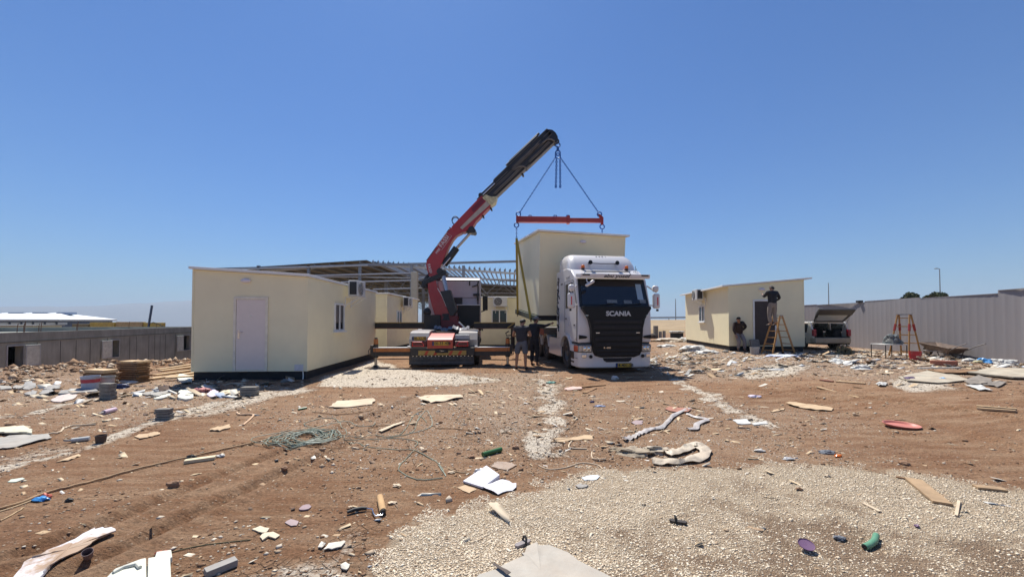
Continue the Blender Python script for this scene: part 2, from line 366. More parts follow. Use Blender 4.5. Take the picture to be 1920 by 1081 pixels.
def scatter(name, label, cat, pts, size, flat_, m, kind='stuff', shape='rock', lift=.25, long_=(1, 1), aligned=False):
    """many tiny stones or chips in one mesh"""
    n = len(pts); 
    if shape == 'rock':
        bv = np.array([(1, 0, 0), (-1, 0, 0), (0, 1, 0), (0, -1, 0), (0, 0, 1), (0, 0, -1), (.6, .6, .55), (-.6, -.6, .55)], float)[:6]
        bf = np.array([(0, 2, 4), (2, 1, 4), (1, 3, 4), (3, 0, 4), (2, 0, 5), (1, 2, 5), (3, 1, 5), (0, 3, 5)])
    else:
        bv = np.array([(-1, -1, -.5), (1, -1, -.5), (1, 1, -.5), (-1, 1, -.5), (-1, -1, .5), (1, -1, .5), (1, 1, .5), (-1, 1, .5)], float)
        bf = np.array([(4, 5, 6), (4, 6, 7), (0, 1, 5), (0, 5, 4), (1, 2, 6), (1, 6, 5), (2, 3, 7), (2, 7, 6), (3, 0, 4), (3, 4, 7)])
    nv = len(bv); S = size[:, None] * np.stack([rng.uniform(*long_, n), np.ones(n), np.full(n, flat_) * rng.uniform(.6, 1.3, n)], -1)
    V = bv[None] * S[:, None, :] * rng.uniform(.75, 1.25, (n, nv, 1) if shape == 'rock' else (n, nv, 3))
    if shape == 'chip': V[..., 2] += (rng.uniform(-.5, .5, (n, 1)) * V[..., 0] * .5)
    a = rng.uniform(0, 2 * math.pi, n)
    if aligned: a = rng.normal(R(-20), .5, n)
    ca, sa = np.cos(a)[:, None], np.sin(a)[:, None]
    X = V[..., 0] * ca - V[..., 1] * sa; Y = V[..., 0] * sa + V[..., 1] * ca; Z = V[..., 2]
    tl = rng.normal(0, .25, (n, 1)); Z = Z + X * tl
    p = np.asarray(pts); Z0 = gz(p[:, 0], p[:, 1]) + size * flat_ * lift
    V = np.stack([X + p[:, 0:1], Y + p[:, 1:2], Z + Z0[:, None]], -1).reshape(-1, 3)
    Fc = (bf[None] + (np.arange(n) * nv)[:, None, None]).reshape(-1, 3)
    me = bpy.data.meshes.new(name); me.vertices.add(len(V)); me.vertices.foreach_set('co', V.ravel())
    me.loops.add(Fc.size); me.loops.foreach_set('vertex_index', Fc.ravel().astype(np.int32)); me.polygons.add(len(Fc))
    me.polygons.foreach_set('loop_start', np.arange(0, Fc.size, 3, dtype=np.int32)); me.polygons.foreach_set('loop_total', np.full(len(Fc), 3, np.int32)); me.update(calc_edges=True)
    at_ = me.attributes.new('tint', 'FLOAT', 'POINT'); at_.data.foreach_set('value', np.repeat(rng.uniform(0, 1, n), nv).astype(np.float32))
    me.materials.append(m); o = bpy.data.objects.new(name, me); C.objects.link(o); return tag(o, label, cat, kind=kind)
def fan(n, r0, r1, a0=-56, a1=56, pw=1.):
    u = rng.uniform(0, 1, n); r = r0 * (r1 / r0) ** (u ** pw); a = np.radians(rng.uniform(a0, a1, n)); return np.stack([r * np.sin(a), r * np.cos(a)], -1)
def clear(p): # keep stones out of the sheds
    x, y = p[:, 0], p[:, 1]
    return ~(((x > -9.3) & (x < -5.6) & (y > 10.7) & (y < 17.5)) | ((x > 9.8) & (x < 13.6) & (y > 17) & (y < 24.5)))
p = fan(210000, 2.2, 8.5, -30, 56); g, ch, rb, fl = masks(p[:, 0], p[:, 1]); worn = LASTW
keep = (g + (vn(p[:, 0] * 8, p[:, 1] * 8, 5) - .5) * .7 > .42) & (rng.uniform(0, 1, len(p)) < np.clip(1.45 - 1.7 * worn, .22, 1)); p = p[keep]
GM = tint_mat('pale_gravel_stone', [(0, (.36, .25, .16)), (.15, (.58, .46, .32)), (.5, (.74, .62, .46)), (1, (.84, .74, .58))])
scatter('gravel', 'pale limestone gravel spread over the near right ground', 'gravel', p, rng.lognormal(math.log(.0058), .36, len(p)), .5, GM)
p = fan(52000, 2.2, 30); p = p[clear(p)]; g, ch, rb, fl = masks(p[:, 0], p[:, 1]); dn = vn(p[:, 0] * 1.4, p[:, 1] * 1.4, 8)
p = p[(g < .6) & (rng.uniform(0, 1, len(p)) < np.clip(.2 + 1.3 * (dn - .45) + .7 * ch + .8 * rb, .03, 1))]; rr = np.hypot(p[:, 0], p[:, 1])
scatter('loose_stones', 'small loose stones and clods strewn over the brown soil', 'stones', p, rng.lognormal(math.log(.0062), .5, len(p)) * (1 + rr / 12), .55,
        tint_mat('soil_stone', [(0, (.16, .09, .055)), (.45, (.27, .17, .105)), (.75, (.42, .32, .22)), (1, (.62, .55, .45))]))
p = fan(26000, 2.6, 30); p = p[clear(p)]; rr0 = np.hypot(p[:, 0], p[:, 1]); g, ch, rb, fl = masks(p[:, 0], p[:, 1]); p = p[rng.uniform(0, 1, len(p)) < np.clip(.05 + rb * .75 * np.clip((rr0 - 4) / 6, .25, 1) + .1 * ch, 0, 1) * (1 - .7 * g)]; rr = np.hypot(p[:, 0], p[:, 1])
scatter('litter', 'scattered splinters, paper scraps and plaster flakes on the soil', 'litter', p, rng.lognormal(math.log(.0068), .5, len(p)) * (1 + rr / 9), .09,
        tint_mat('scrap', [(0, (.10, .07, .06)), (.12, (.38, .26, .16)), (.4, (.55, .42, .27)), (.7, (.60, .49, .35)), (.93, (.66, .60, .50)), (1, (.70, .69, .66))]), shape='chip', lift=.9, long_=(1, 4), aligned=True)

bp_ = np.array([(-16.6, 10.6), (-10.0, 15.6), (-9.9, 18.0)]); u_ = rng.uniform(0, 1, 2600); w_ = rng.normal(0, .55, 2600)
p = np.stack([np.interp(u_, [0, .8, 1], bp_[:, 0] - .0) - .6 * w_, np.interp(u_, [0, .8, 1], bp_[:, 1]) + .8 * w_ - .2], -1); p = np.concatenate([p, np.stack([rng.uniform(-24, -13, 900), rng.uniform(9.2, 12, 900)], -1)])
scatter('earth_clods', 'lumps of dug soil and rubble along the mound before the concrete wall', 'clods', p, rng.lognormal(math.log(.035), .6, len(p)), .7,
        tint_mat('clod', [(0, (.15, .085, .05)), (.5, (.30, .19, .115)), (.8, (.46, .34, .23)), (1, (.60, .53, .43))]))
p = np.stack([rng.uniform(4.6, 17.5, 3000), rng.uniform(11.5, 18, 3000)], -1); p = p[clear(p)]; p = p[rng.uniform(0, 1, len(p)) < .25 + .6 * vn(p[:, 0] * .8, p[:, 1] * .8, 44)]
scatter('rubble', 'pale plaster rubble strewn before the right hand cabin and fence', 'rubble', p, rng.lognormal(math.log(.028), .55, len(p)), .5,
        tint_mat('rubble_tint', [(0, (.20, .12, .07)), (.3, (.42, .31, .21)), (.6, (.62, .56, .46)), (1, (.70, .69, .66))]))
WM = tint_mat('waste_tint', [(0, (.05, .045, .05)), (.14, (.20, .12, .07)), (.32, (.42, .31, .20)), (.55, (.54, .48, .38)), (.8, (.62, .61, .57)), (.97, (.66, .65, .63)), (1, (.25, .38, .6))])
p = np.concatenate([np.stack([rng.uniform(4.6, 17.0, 2300), rng.uniform(11.2, 17.6, 2300)], -1), np.stack([rng.uniform(-14.5, -5.6, 520), rng.uniform(8.2, 11.0, 520)], -1)])
p = p[clear(p)]; p = p[rng.uniform(0, 1, len(p)) < np.clip(2.6 * (vn(p[:, 0] * .9, p[:, 1] * 1.6, 61) - .42), .03, 1)]
scatter('building_waste', 'thin torn scraps of board, paper and foil strewn over the building ground', 'waste', p, np.clip(rng.lognormal(math.log(.048), .5, len(p)), .01, .10), .10, WM, shape='chip', lift=1.3, long_=(1, 3.5), aligned=True)
# ------------------------------------------------------------------ far setting
M_hill = mat('hill', (.17, .15, .13), .95, var=.1, vs_=.01)
hb = MB()
N_ = 90; prof = []
for i in range(N_):
    a = R(-62 + 54 * i / (N_ - 1)); D = 5200
    h = 138 + 140 * float(sm((math.degrees(a) + 54) / 16)) - 160 * float(sm((math.degrees(a) + 38) / 26)) + 30 * (float(vn(i * .17, 3, 4)) - .5) + 10 * (float(vn(i * .8, 3, 4)) - .5)
    prof.append((math.sin(a), math.cos(a), h))
for j, (k, dd) in enumerate(((0, 0), (.55, 350), (.85, 800), (1, 1200), (.8, 1700), (0, 2600))):
    hb.v += [Vector((s_ * (5200 + dd), c_ * (5200 + dd), -75 + (h + 60) * k + (18 * (float(vn(i * .5, j * 1.3, 6)) - .5) if 0 < k < 1 else 0))) for i, (s_, c_, h) in enumerate(prof)]
hb.f += [(j * N_ + i, j * N_ + i + 1, (j + 1) * N_ + i + 1, (j + 1) * N_ + i) for j in range(5) for i in range(N_ - 1)]
tag(hb.build('hills', M_hill, ang=3), 'low blue mountain range fading in haze', 'hills', kind='structure')
M_asph = mat('asphalt', (.07, .07, .072), .9, var=.2, vs_=.5)
ro = MB(); ro.bb((4, 96, 0), (90, 104, 1.62)); ro.v = [Vector((q.x, (q.y if q.z > 1 else (q.y - 44 if q.y < 100 else q.y + 20)) + (q.x - 20) * -.45, q.z + (q.x - 15) * .008 - (0 if q.z > 1 else .6))) for q in ro.v]
tag(ro.build('road', mat('embankment', (.30, .215, .12), .95, var=.2, vs_=.3)), 'raised road bank across the tan field', 'road', kind='structure')
gr = thing('guard_rail', (25, 95, 1.6), 'long thin metal guard rail along the distant road bank', 'guard rail')
b_ = MB(); b2 = MB()
for i in range(19):
    x = 5 + i * 4.5; y = 96.8 + (x - 20) * -.45; z = 1.62 + (x - 15) * .008; b2.box((x, y, z + .3), (.15, .15, .75))
    if i: b_.beam((x0, y0, z0 + .55), (x, y, z + .55), .08, .34)
    x0, y0, z0 = x, y, z
M_galv = mat('galvanised_steel', (.42, .44, .46), .4, .7, var=.15, vs_=4)
b_.build('rail', mat('rail_grey', (.33, .36, .40), .5, .3), gr, world=True); tag(b2.build('post', M_galv, gr, world=True), kind='stuff')
def lamp_post(px, ptop, pbase, D, label, arm):
    p0 = P(px, pbase, D); p1 = P(px, ptop, D); x, y = p0.x, p0.y
    t = thing('street_lamp', (x, y, float(base_z(x, y))), label, 'street lamp', 'street lamps beyond the fence')
    k = D / 720.
    MB().cyl((x, y, float(base_z(x, y)) - .5), (x, y, p1.z), 1.1 * k, .6 * k, 8).build('pole', mat('lamp_pole', (.25, .27, .29), .5, .3), t, world=True)
    if arm:
        MB().beam((x, y, p1.z), (x - 6 * k, y, p1.z + 1.2 * k), .8 * k, .7 * k).build('arm', MATS['lamp_pole'], t, world=True)
        MB().box((x - 6 * k, y, p1.z + .8 * k), (5 * k, 3 * k, 1.6 * k)).build('lamp_head', MATS['lamp_pole'], t, world=True, bevel=.3 * k)
lamp_post(1267, 560, 600, 92, 'thin distant lamp post seen between truck and shed above the road', 0)
lamp_post(1554, 530, 575, 80, 'slim distant lamp post rising behind the car and white fence', 0)
lamp_post(1763, 504, 560, 75, 'tallest lamp post with a side arm behind the white fence', 1)
# bushes behind the fence
def leaf_mass(name, c, r, n, m, parent, s=.12):
    v = []; f = []
    for i in range(n):
        th = random.uniform(0, 2 * math.pi); ph = math.acos(random.uniform(-.3, 1)); rad = random.uniform(.45, 1) ** .5
        rad *= .75 + .35 * math.sin(3 * th + c[0]) * math.sin(2 * ph + 1)
        q = Vector((c[0] + r[0] * rad * math.sin(ph) * math.cos(th), c[1] + r[1] * rad * math.sin(ph) * math.sin(th), c[2] + r[2] * rad * math.cos(ph)))
        E = Euler((random.uniform(0, 6), random.uniform(0, 6), random.uniform(0, 6))).to_matrix(); ss = s * random.uniform(.5, 1.4)
        o = len(v); v += [q + E @ Vector(w) * ss for w in ((-1, -.5, 0), (1, -.5, 0), (1, .5, .1), (-1, .5, 0))]; f.append((o, o + 1, o + 2, o + 3))
    b = MB(); b.add(v, f); return b.build(name, m, parent, world=True)
M_leaf = mat('dusty_leaf', (.085, .10, .045), .8, var=.5, vs_=1.2)
M_bark = mat('bark', (.14, .10, .07), .95, var=.3)
for px, py, w, hh, D, lab in ((1707, 549, 32, 14, 34, 'round dusty green bush showing above the white fence'), (1758, 549, 36, 7, 38, 'low dark bush top just visible beside the tallest lamp post')):
    c = P(px, py + hh / 2, D); k = D / 720
    t = thing('bush', (c.x, c.y, .2), lab, 'bush', 'bushes behind the fence')
    leaf_mass('crown', (c.x, c.y, c.z - hh * k * .6), (w * k / 2, w * k / 2, hh * k * 1.1), 2600, M_leaf, t, .11)
    tb = MB(); [tb.tube([(c.x, c.y, .1), (c.x + .3 * j - .3, c.y, 1.2), (c.x + .7 * j - .7, c.y + .1, c.z)], [.09, .06, .03]) for j in range(3)]; tb.build('trunk', M_bark, t, world=True)

# ------------------------------------------------------------------ concrete building with openings
def concrete_mat():
    m, t, b = NT('cast_concrete'); N = t.nodes; L = t.links; tc = N.new('ShaderNodeTexCoord')
    mp = N.new('ShaderNodeMapping'); mp.inputs['Scale'].default_value = (2.2, .4, .35); L.new(tc.outputs['Object'], mp.inputs[0])
    n = N.new('ShaderNodeTexNoise'); n.inputs['Scale'].default_value = 2; n.inputs['Detail'].default_value = 8; n.inputs['Roughness'].default_value = .7; L.new(mp.outputs[0], n.inputs['Vector'])
    n2 = N.new('ShaderNodeTexNoise'); n2.inputs['Scale'].default_value = 1.1; n2.inputs['Detail'].default_value = 7; L.new(tc.outputs['Object'], n2.inputs['Vector'])
    cr = N.new('ShaderNodeValToRGB'); cr.color_ramp.elements[0].position = .3; cr.color_ramp.elements[0].color = (.17, .175, .15, 1); cr.color_ramp.elements[1].position = .7; cr.color_ramp.elements[1].color = (.37, .37, .32, 1)
    mx = N.new('ShaderNodeMix'); mx.inputs[0].default_value = .5; L.new(n.outputs[0], mx.inputs[2]); L.new(n2.outputs[0], mx.inputs[3]); L.new(mx.outputs[0], cr.inputs[0]); L.new(cr.outputs[0], b.inputs['Base Color'])
    b.inputs['Roughness'].default_value = .9
    bp = N.new('ShaderNodeBump'); bp.inputs['Distance'].default_value = .01; L.new(n2.outputs[0], bp.inputs['Height']); L.new(bp.outputs[0], b.inputs['Normal'])
    return m
M_conc = concrete_mat()
WA, WB = Vector((-19.3, 13.1, 0)), Vector((-24.6, 30.5, 0)); wd = (WB - WA); WL = wd.length; wd.normalize(); wn = Vector((wd.y, -wd.x, 0))  # wn points to the camera side
bt = thing('concrete_building', (WA.x, WA.y, -3), 'unfinished low grey concrete building with small shuttered openings', 'building', rz=math.atan2(wd.y, wd.x))
ZT = 1.17
def along(px):  # parameter along the wall for a picture column
    k = (px - 960) / F; return (k * WA.y - WA.x) / (wd.x - k * wd.y)
# local frame: x along wall, y = back side, z up (base at -3)
ops = [(along(15), along(45), 648, 688, along(46), along(74)), (along(210), along(224), 637, 668, along(190), along(209)), (along(344), along(358), 628, 655, along(331), along(343))]
wb = MB(); xs = -6.0; z1 = ZT + 3
cuts = []
for a, b, py0, py1, s0, s1 in ops:
    Dm = WA.y + wd.y * (a + b) / 2; zt = H + (600 - py0) / F * Dm + 3; zb = H + (600 - py1) / F * Dm + 3; cuts.append((a, b, zb, zt, s0, s1))
    wb.bb((xs, 0, 0), (a, .25, z1)); wb.bb((a, 0, 0), (b, .25, zb)); wb.bb((a, 0, zt), (b, .25, z1)); xs = b
wb.bb((xs, 0, 0), (WL, .25, z1))
wb.build('wall', M_conc, bt)
for k_, (p_, q_, nm_) in enumerate((((-6, 12.2, 0), (WL, 12.45, z1), 'wall'), ((WL - .25, .25, 0), (WL, 12.2, z1), 'wall'), ((-6, .25, 0), (-5.75, 12.2, z1), 'wall'), ((-5.75, .25, z1 - .5), (WL - .25, 12.2, z1 - .3), 'ceiling_slab'))):
    MB().bb(p_, q_).build(nm_, M_conc, bt)
jm = mat('joint', (.085, .085, .08), .95)
sb = MB(); x = -5.2
while x < WL:
    if not any(a - .05 < x < b + .05 for a, b, *_ in cuts): sb.bb((x, -.012, .2), (x + .018, -.002, z1 - .45))
    x += random.choice((.6, .6, 1.2, .9))
sb.bb((-6, -.03, z1 - .4), (WL, -.002, z1 - .37)); tag(sb.build('formwork_joint', jm, bt), kind=None)
for a, b, zb, zt, s0, s1 in cuts:
    fr = MB(); w = .04
    fr.bb((a - w, -.03, zb - w), (a, .08, zt + w)).bb((b, -.03, zb - w), (b + w, .08, zt + w)).bb((a, -.03, zt), (b, .08, zt + w)).bb((a, -.03, zb - w), (b, .08, zb))
    fo = fr.build('window_frame', mat('frame_grey', (.36, .37, .37), .5), bt)
    sg = MB().bb((s0, -.07, zb - .02), (s1, -.035, zt + .02)).build('shutter', mat('shutter_grey', (.52, .54, .47), .7, var=.2, dust=.2), bt, bevel=.006)
    e = MB(); e.bb((s0, -.08, zb), (s0 + .04, -.07, zt)).bb((s1 - .04, -.08, zb), (s1, -.07, zt)).bb((s0 + .04, -.08, zt - .05), (s1 - .04, -.07, zt)).bb((s0 + .04, -.08, zb), (s1 - .04, -.07, zb + .05)); e.build('batten', mat('frame_grey', (.3, .3, .3)), sg)
rb_ = MB()
for px in (40, 52, 54, 80, 84, 150, 152, 247, 298): 
    xx = along(px); MB().tube([(xx, .12, z1), (xx + .01, .12, z1 + .25), (xx + .05, .12, z1 + random.uniform(.3, .45))], .012).build('rebar', mat('rust', (.16, .08, .045), .9), bt)

# yellow formwork and pole behind the wall
t = thing('formwork_panels', P(230, 615, 36), 'row of yellow formwork panels standing behind the concrete wall', 'formwork')
for i, (x0, x1, y0, cc) in enumerate(((135, 165, 607, 'y3'), (166, 212, 604, 'y1'), (213, 262, 603, 'y2'), (263, 298, 604.5, 'y1'))):
    a = P(x0, y0, 36); b = P(x1, 606, 36); MB().bb((a.x, 36 + i * .1, -3.5), (b.x, 36.4 + i * .1, a.z)).build('panel', mat('form_' + cc, {'y1': (.50, .36, .06), 'y2': (.48, .34, .15), 'y3': (.20, .17, .07)}[cc], .6, dust=.4, var=.25), t, world=True, bevel=.02)
MB().tube([P(277, 606, 34), P(285, 572, 34)], .09, 8)
pt = thing('scaffold_pole', P(277, 620, 34), 'dark blue steel pole leaning up behind the concrete wall', 'pole')
a = P(276, 618, 34); MB().tube([(a.x - .6, 34, -4), P(285, 572, 34)], .085, 8).build('pole_tube', mat('pole_blue', (.05, .08, .14), .5), pt, world=True)
hl = MB(); hl.tube([P(278, 608, 33.5) + Vector((0, 0, -1)), P(281, 606, 33.5), P(288, 604, 33.5), P(297, 607, 33.5), P(302, 610, 33.5), P(311, 613, 33.5)], .04)
tag(hl.build('hose', mat('black_rubber', (.02, .02, .022), .7)), 'black hose arching over the top of the concrete wall', 'hose')
# far white warehouse
wt = thing('warehouse', (-75, 62, -5), 'long low warehouse with white roof and dark blue wall', 'warehouse')
b_ = MB(); L0, L1 = P(-160, 600, 62).x, P(214, 600, 70).x; ze = P(0, 601, 62).z; zr = P(0, 589, 66).z
b_.bb((L0, 62, -7), (L1 - .3, 70, ze)); b_.build('wall', mat('warehouse_wall', (.07, .095, .15), .6, strk=(1, 1, .2)), wt, world=True)
rf = MB(); rf.add([(L0, 61.4, ze + .01), (L1, 61.4, ze + .01), (L1 - 5, 66, zr), (L0, 66, zr), (L1, 70.5, ze + .01), (L0, 70.5, ze + .01), (L0, 61.4, ze + .25), (L1, 61.4, ze + .25), (L1 - 5, 66, zr + .25), (L0, 66, zr + .25), (L1, 70.5, ze + .25), (L0, 70.5, ze + .25)],
    [(6, 7, 8, 9), (9, 8, 10, 11), (0, 3, 2, 1), (3, 5, 4, 2), (0, 1, 7, 6), (0, 6, 9, 3), (3, 9, 11, 5), (4, 5, 11, 10), (7, 10, 8), (1, 2, 4), (1, 4, 10, 7)])
rf.build('roof', mat('white_roof', (.72, .74, .73), .5, var=.06), wt, world=True)
for i in range(4):
    q = P(-10 + 45 * i, 589, 66); MB().box((q.x, 66, q.z + .15), (2.6, .8, .4)).build('roof_vent', mat('vent_blue', (.25, .33, .45), .6), wt, world=True)
for i in range(9):
    q = P(-60 + 22 * i, 606, 61.8); MB().box((q.x, 61.9, q.z), (1.4, .12, .35)).build('window', mat('pale_pane', (.45, .5, .52), .3), wt, world=True)
t = thing('site_hut', P(20, 620, 48), 'pale cream site hut behind the concrete building', 'hut')
a = P(-60, 611, 48); b = P(63, 611, 48); MB().bb((a.x, 48, -5), (b.x, 51, a.z)).build('wall', mat('cream_hut', (.50, .50, .38), .7), t, world=True)
MB().bb((a.x - .2, 47.8, a.z + .003), (b.x + .2, 51.2, a.z + .14)).build('roof', mat('hut_roof', (.3, .3, .28), .7), t, world=True)
# ------------------------------------------------------------------ steel hall
M_white_steel = mat('zinc_steel', (.50, .52, .54), .45, .35, var=.12)
M_grey_steel = mat('grey_shaded_steel', (.24, .26, .29), .5, .3, var=.15)  # grey for posts and columns; on trusses, white steel darkened as shade
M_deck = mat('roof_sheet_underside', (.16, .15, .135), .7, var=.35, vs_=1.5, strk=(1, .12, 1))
M_colc = mat('column_concrete', (.42, .39, .32), .85, var=.12)
hall = thing('steel_hall', (-12, 32, 0), 'large open steel hall frame with half sheeted low gable roof', 'hall')
RX, RZ = -12.0, 6.33; SL = .062
def rz_(x): return RZ - abs(x - RX) * SL
X0, X1, Y0, Y1 = -22.0, 4.6, 32.0, 92.0
for k in range(11):
    y = Y0 + 6 * k; m = MB()
    m.beam((X0, y, rz_(X0)), (RX, y, RZ), .14, .16).beam((RX, y, RZ), (X1, y, rz_(X1)), .14, .16)
    m.beam((X0, y, 4.35 if k else rz_(X0) - .3), (X1, y, 4.35 if k else rz_(X1) - .3), .08, .08); m.build('rafter', M_white_steel if k == 0 else M_grey_steel, hall, world=True)  # trusses behind the front one have roof shade put into their colour
    w = MB(); x = X0; s = 0
    while k and x < X1 - 1.4:
        w.beam((x, y, 4.35 if s else rz_(x)), (x + 1.5, y, rz_(x + 1.5) if s else 4.35), .07, .07); x += 1.5; s = 1 - s
    if k: w.build('truss_web', M_grey_steel, hall, world=True)
n = 0
for i in range(40):
    x = RX + .45 + i * .42
    if x > X1: break
    m = MB(); m.bb((x, Y0 - .3, rz_(x) + .09), (x + .07, 46, rz_(x) + .24)); m.bb((x - .05, Y0 - .3, rz_(x) + .24), (x + .07, 46, rz_(x) + .26)); m.build('purlin', M_white_steel, hall, world=True)
    c_ = MB(); c_.prism([(x - .06, Y0 - .42, rz_(x) + .09), (x + .14, Y0 - .42, rz_(x) + .09), (x + .10, Y0 - .42, rz_(x) + .36)], (0, .08, 0)); c_.build('cleat', M_grey_steel, hall, world=True)
m = MB()
def sheet(xa, xb, ya, yb):
    m.add([(xa, ya, rz_(xa) + .27), (xb, ya, rz_(xb) + .27), (xb, yb, rz_(xb) + .27), (xa, yb, rz_(xa) + .27), (xa, ya, rz_(xa) + .31), (xb, ya, rz_(xb) + .31), (xb, yb, rz_(xb) + .31), (xa, yb, rz_(xa) + .31)],
          [(0, 3, 2, 1), (4, 5, 6, 7), (0, 1, 5, 4), (1, 2, 6, 5), (2, 3, 7, 6), (3, 0, 4, 7)])
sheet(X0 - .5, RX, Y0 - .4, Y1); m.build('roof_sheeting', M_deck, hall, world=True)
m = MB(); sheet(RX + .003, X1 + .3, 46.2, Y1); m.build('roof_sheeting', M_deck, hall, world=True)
for i in range(12):
    x = X0 + .6 + i * 1.25; MB().bb((x, Y0 - .3, rz_(x) + .1), (x + .07, Y1, rz_(x) + .25)).build('purlin', M_grey_steel, hall, world=True)
# front wall frame: eave beam, posts and girts
xl, xr = P(392, 501, 31.5), P(1004, 489, 30.6)
MB().beam((xl.x, 31.5, xl.z - .15), (xr.x, 31.5, P(1004, 489, 31.5).z), .16, .17).build('eave_beam', M_grey_steel, hall, world=True)
for px in (485, 579, 675, 772, 869):
    q = P(px, 495, 31.5); MB().bb((q.x - .11, 31.42, 0), (q.x + .11, 31.6, q.z - .12)).build('post', M_grey_steel, hall, world=True)
for (pa, ya, pb, yb) in ((560, 517, 772, 511.5), (640, 528.5, 786, 525), (700, 542, 800, 539), (420, 505, 690, 497)):
    a, b = P(pa, ya, 31.35), P(pb, yb, 31.35); MB().beam(a, b, .09, .1).build('girt', M_white_steel, hall, world=True)
q = P(777.5, 510, 30.6); MB().bb((q.x - .24, 30.4, -.2), (q.x + .24, 30.85, q.z)).build('concrete_column', M_colc, hall, world=True, bevel=.02)
for px, D in ((794, 44), (724, 38), (640, 56), (905, 62), (840, 86), (812, 74)):
    q = P(px, 560, D); MB().bb((q.x - .16, D - .1, -.2), (q.x + .16, D + .1, 5.4)).build('column', M_grey_steel, hall, world=True)

# ------------------------------------------------------------------ prefab cabins
M_cream = mat('cream_panel', (.85, .775, .53), .55, var=.035, vs_=1.3, spec=.3, bump=.0006, bs=180, dust=.06)
M_cream_dark = mat('cream_panel_two', (.78, .72, .49), .6, var=.05, vs_=1.3, dust=.15)
M_trim = mat('white_trim', (.74, .74, .72), .5, var=.04)
M_door = mat('door_white', (.76, .66, .60), .45, var=.03)
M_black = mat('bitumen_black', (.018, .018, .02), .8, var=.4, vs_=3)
M_glass = mat('dark_glass', (.02, .024, .028), .06, spec=.6, var=0)
M_brown = mat('brown_door_opening', (.045, .032, .03), .6, var=.2)
M_ac = mat('ac_plastic', (.58, .58, .56), .5, var=.05, dust=.1)
M_acd = mat('ac_dark', (.03, .03, .032), .6)
M_chrome = mat('chrome', (.7, .7, .7), .2, 1, var=.05)
M_lamp = mat('lamp_lens', (.70, .66, .72), .25, var=.02)
def wmat(o, axis):  # frame on a wall: axis 'front' faces -y, 'right' faces +x, 'left' faces -x (local)
    return {'front': Matrix.Identity(4), 'right': Matrix.Rotation(R(90), 4, 'Z'), 'left': Matrix.Rotation(R(-90), 4, 'Z')}[axis]
class FR:  # little local frame on a wall: x along, y into wall, z up
    def __init__(s, M): s.M = M
    def mb(s, f, name, m, parent, **k):
        b = MB(); f(b); b.v = [s.M @ q for q in b.v]; return b.build(name, m, parent, **k)
def window(fr, x0, x1, z0, z1, parent, open_=.42):
    f = fr.mb(lambda b: b.bb((x0, -.05, z0), (x0 + .05, .02, z1)).bb((x1 - .05, -.05, z0), (x1, .02, z1)).bb((x0 + .05, -.05, z1 - .05), (x1 - .05, .02, z1)).bb((x0 + .05, -.05, z0), (x1 - .05, .02, z0 + .05)).bb(((x0 + x1) / 2 - .03, -.045, z0 + .05), ((x0 + x1) / 2 + .03, .02, z1 - .05)), 'window', M_trim, parent, bevel=.005)
    fr.mb(lambda b: b.bb((x0 + .05, -.02, z0 + .05), ((x0 + x1) / 2 - .03, -.01, z1 - .05)), 'pane', M_glass, f)
    fr.mb(lambda b: b.bb(((x0 + x1) / 2 + .03, -.012, z0 + .05), (x1 - .05, -.003, z1 - .05)), 'pane', M_glass, f)
    fr.mb(lambda b: b.bb((x0 - .06, -.10, z0 - .05), (x1 + .06, -.001, z0 - .003)), 'sill', M_trim, f)
def ac_unit(fr, x, z, loc, label, D=.34, face=-1):
    t = thing('air_conditioner', loc, label, 'air conditioner', 'outdoor air conditioner units on the cabins')
    Mi = Matrix.LocRotScale(Vector(loc), None, None).inverted(); g = FR(Mi @ fr.M)
    w, h = .80, .56; y0, y1 = -.16 - D, -.16
    g.mb(lambda b: b.bb((x - w / 2, y0, z), (x + w / 2, y1, z + h)), 'casing', M_ac, t, bevel=.015)
    g.mb(lambda b: b.cyl((x - .12, y0 - .002, z + h / 2), (x - .12, y0 - .012, z + h / 2), .235, n=28), 'fan_opening', M_acd, t)
    def gr(b):
        for r in (.06, .12, .18, .235): b.tube([(x - .12 + r * math.cos(a), y0 - .02, z + h / 2 + r * math.sin(a)) for a in np.linspace(0, 2 * math.pi, 28)[:-1]], .006, 4, True)
        for a in np.linspace(0, 2 * math.pi, 9)[:-1]: b.tube([(x - .12 + .03 * math.cos(a), y0 - .02, z + h / 2 + .03 * math.sin(a)), (x - .12 + .235 * math.cos(a), y0 - .02, z + h / 2 + .235 * math.sin(a))], .005, 4)
    g.mb(gr, 'fan_grille', M_ac, t)
    for s in (-1, 1): g.mb(lambda b: b.bb((x + s * (w / 2 + .003) - .002, y0 + .05, z + .06), (x + s * (w / 2 + .003) + .002, y1 - .05, z + h - .05)), 'side_vent', M_acd, t)
    for s in (-1, 1):
        def br(b):
            xx = x + s * .28; b.beam((xx, 0, z - .03), (xx, y0 - .06, z - .03), .035, .035).beam((xx, -.01, z - .34), (xx, y0 + .02, z - .05), .028, .028).beam((xx, -.02, z - .38), (xx, -.02, z - .045), .035, .03)
        g.mb(br, 'bracket', M_trim, t)
    g.mb(lambda b: b.tube([(x + w / 2 - .05, y1 + .02, z + .1), (x + w / 2 + .05, -.06, z + .05), (x + w / 2 + .05, -.03, z - .15), (x + w / 2 + .02, 0, z - .2)], .02), 'pipe', M_trim, t)
    return t
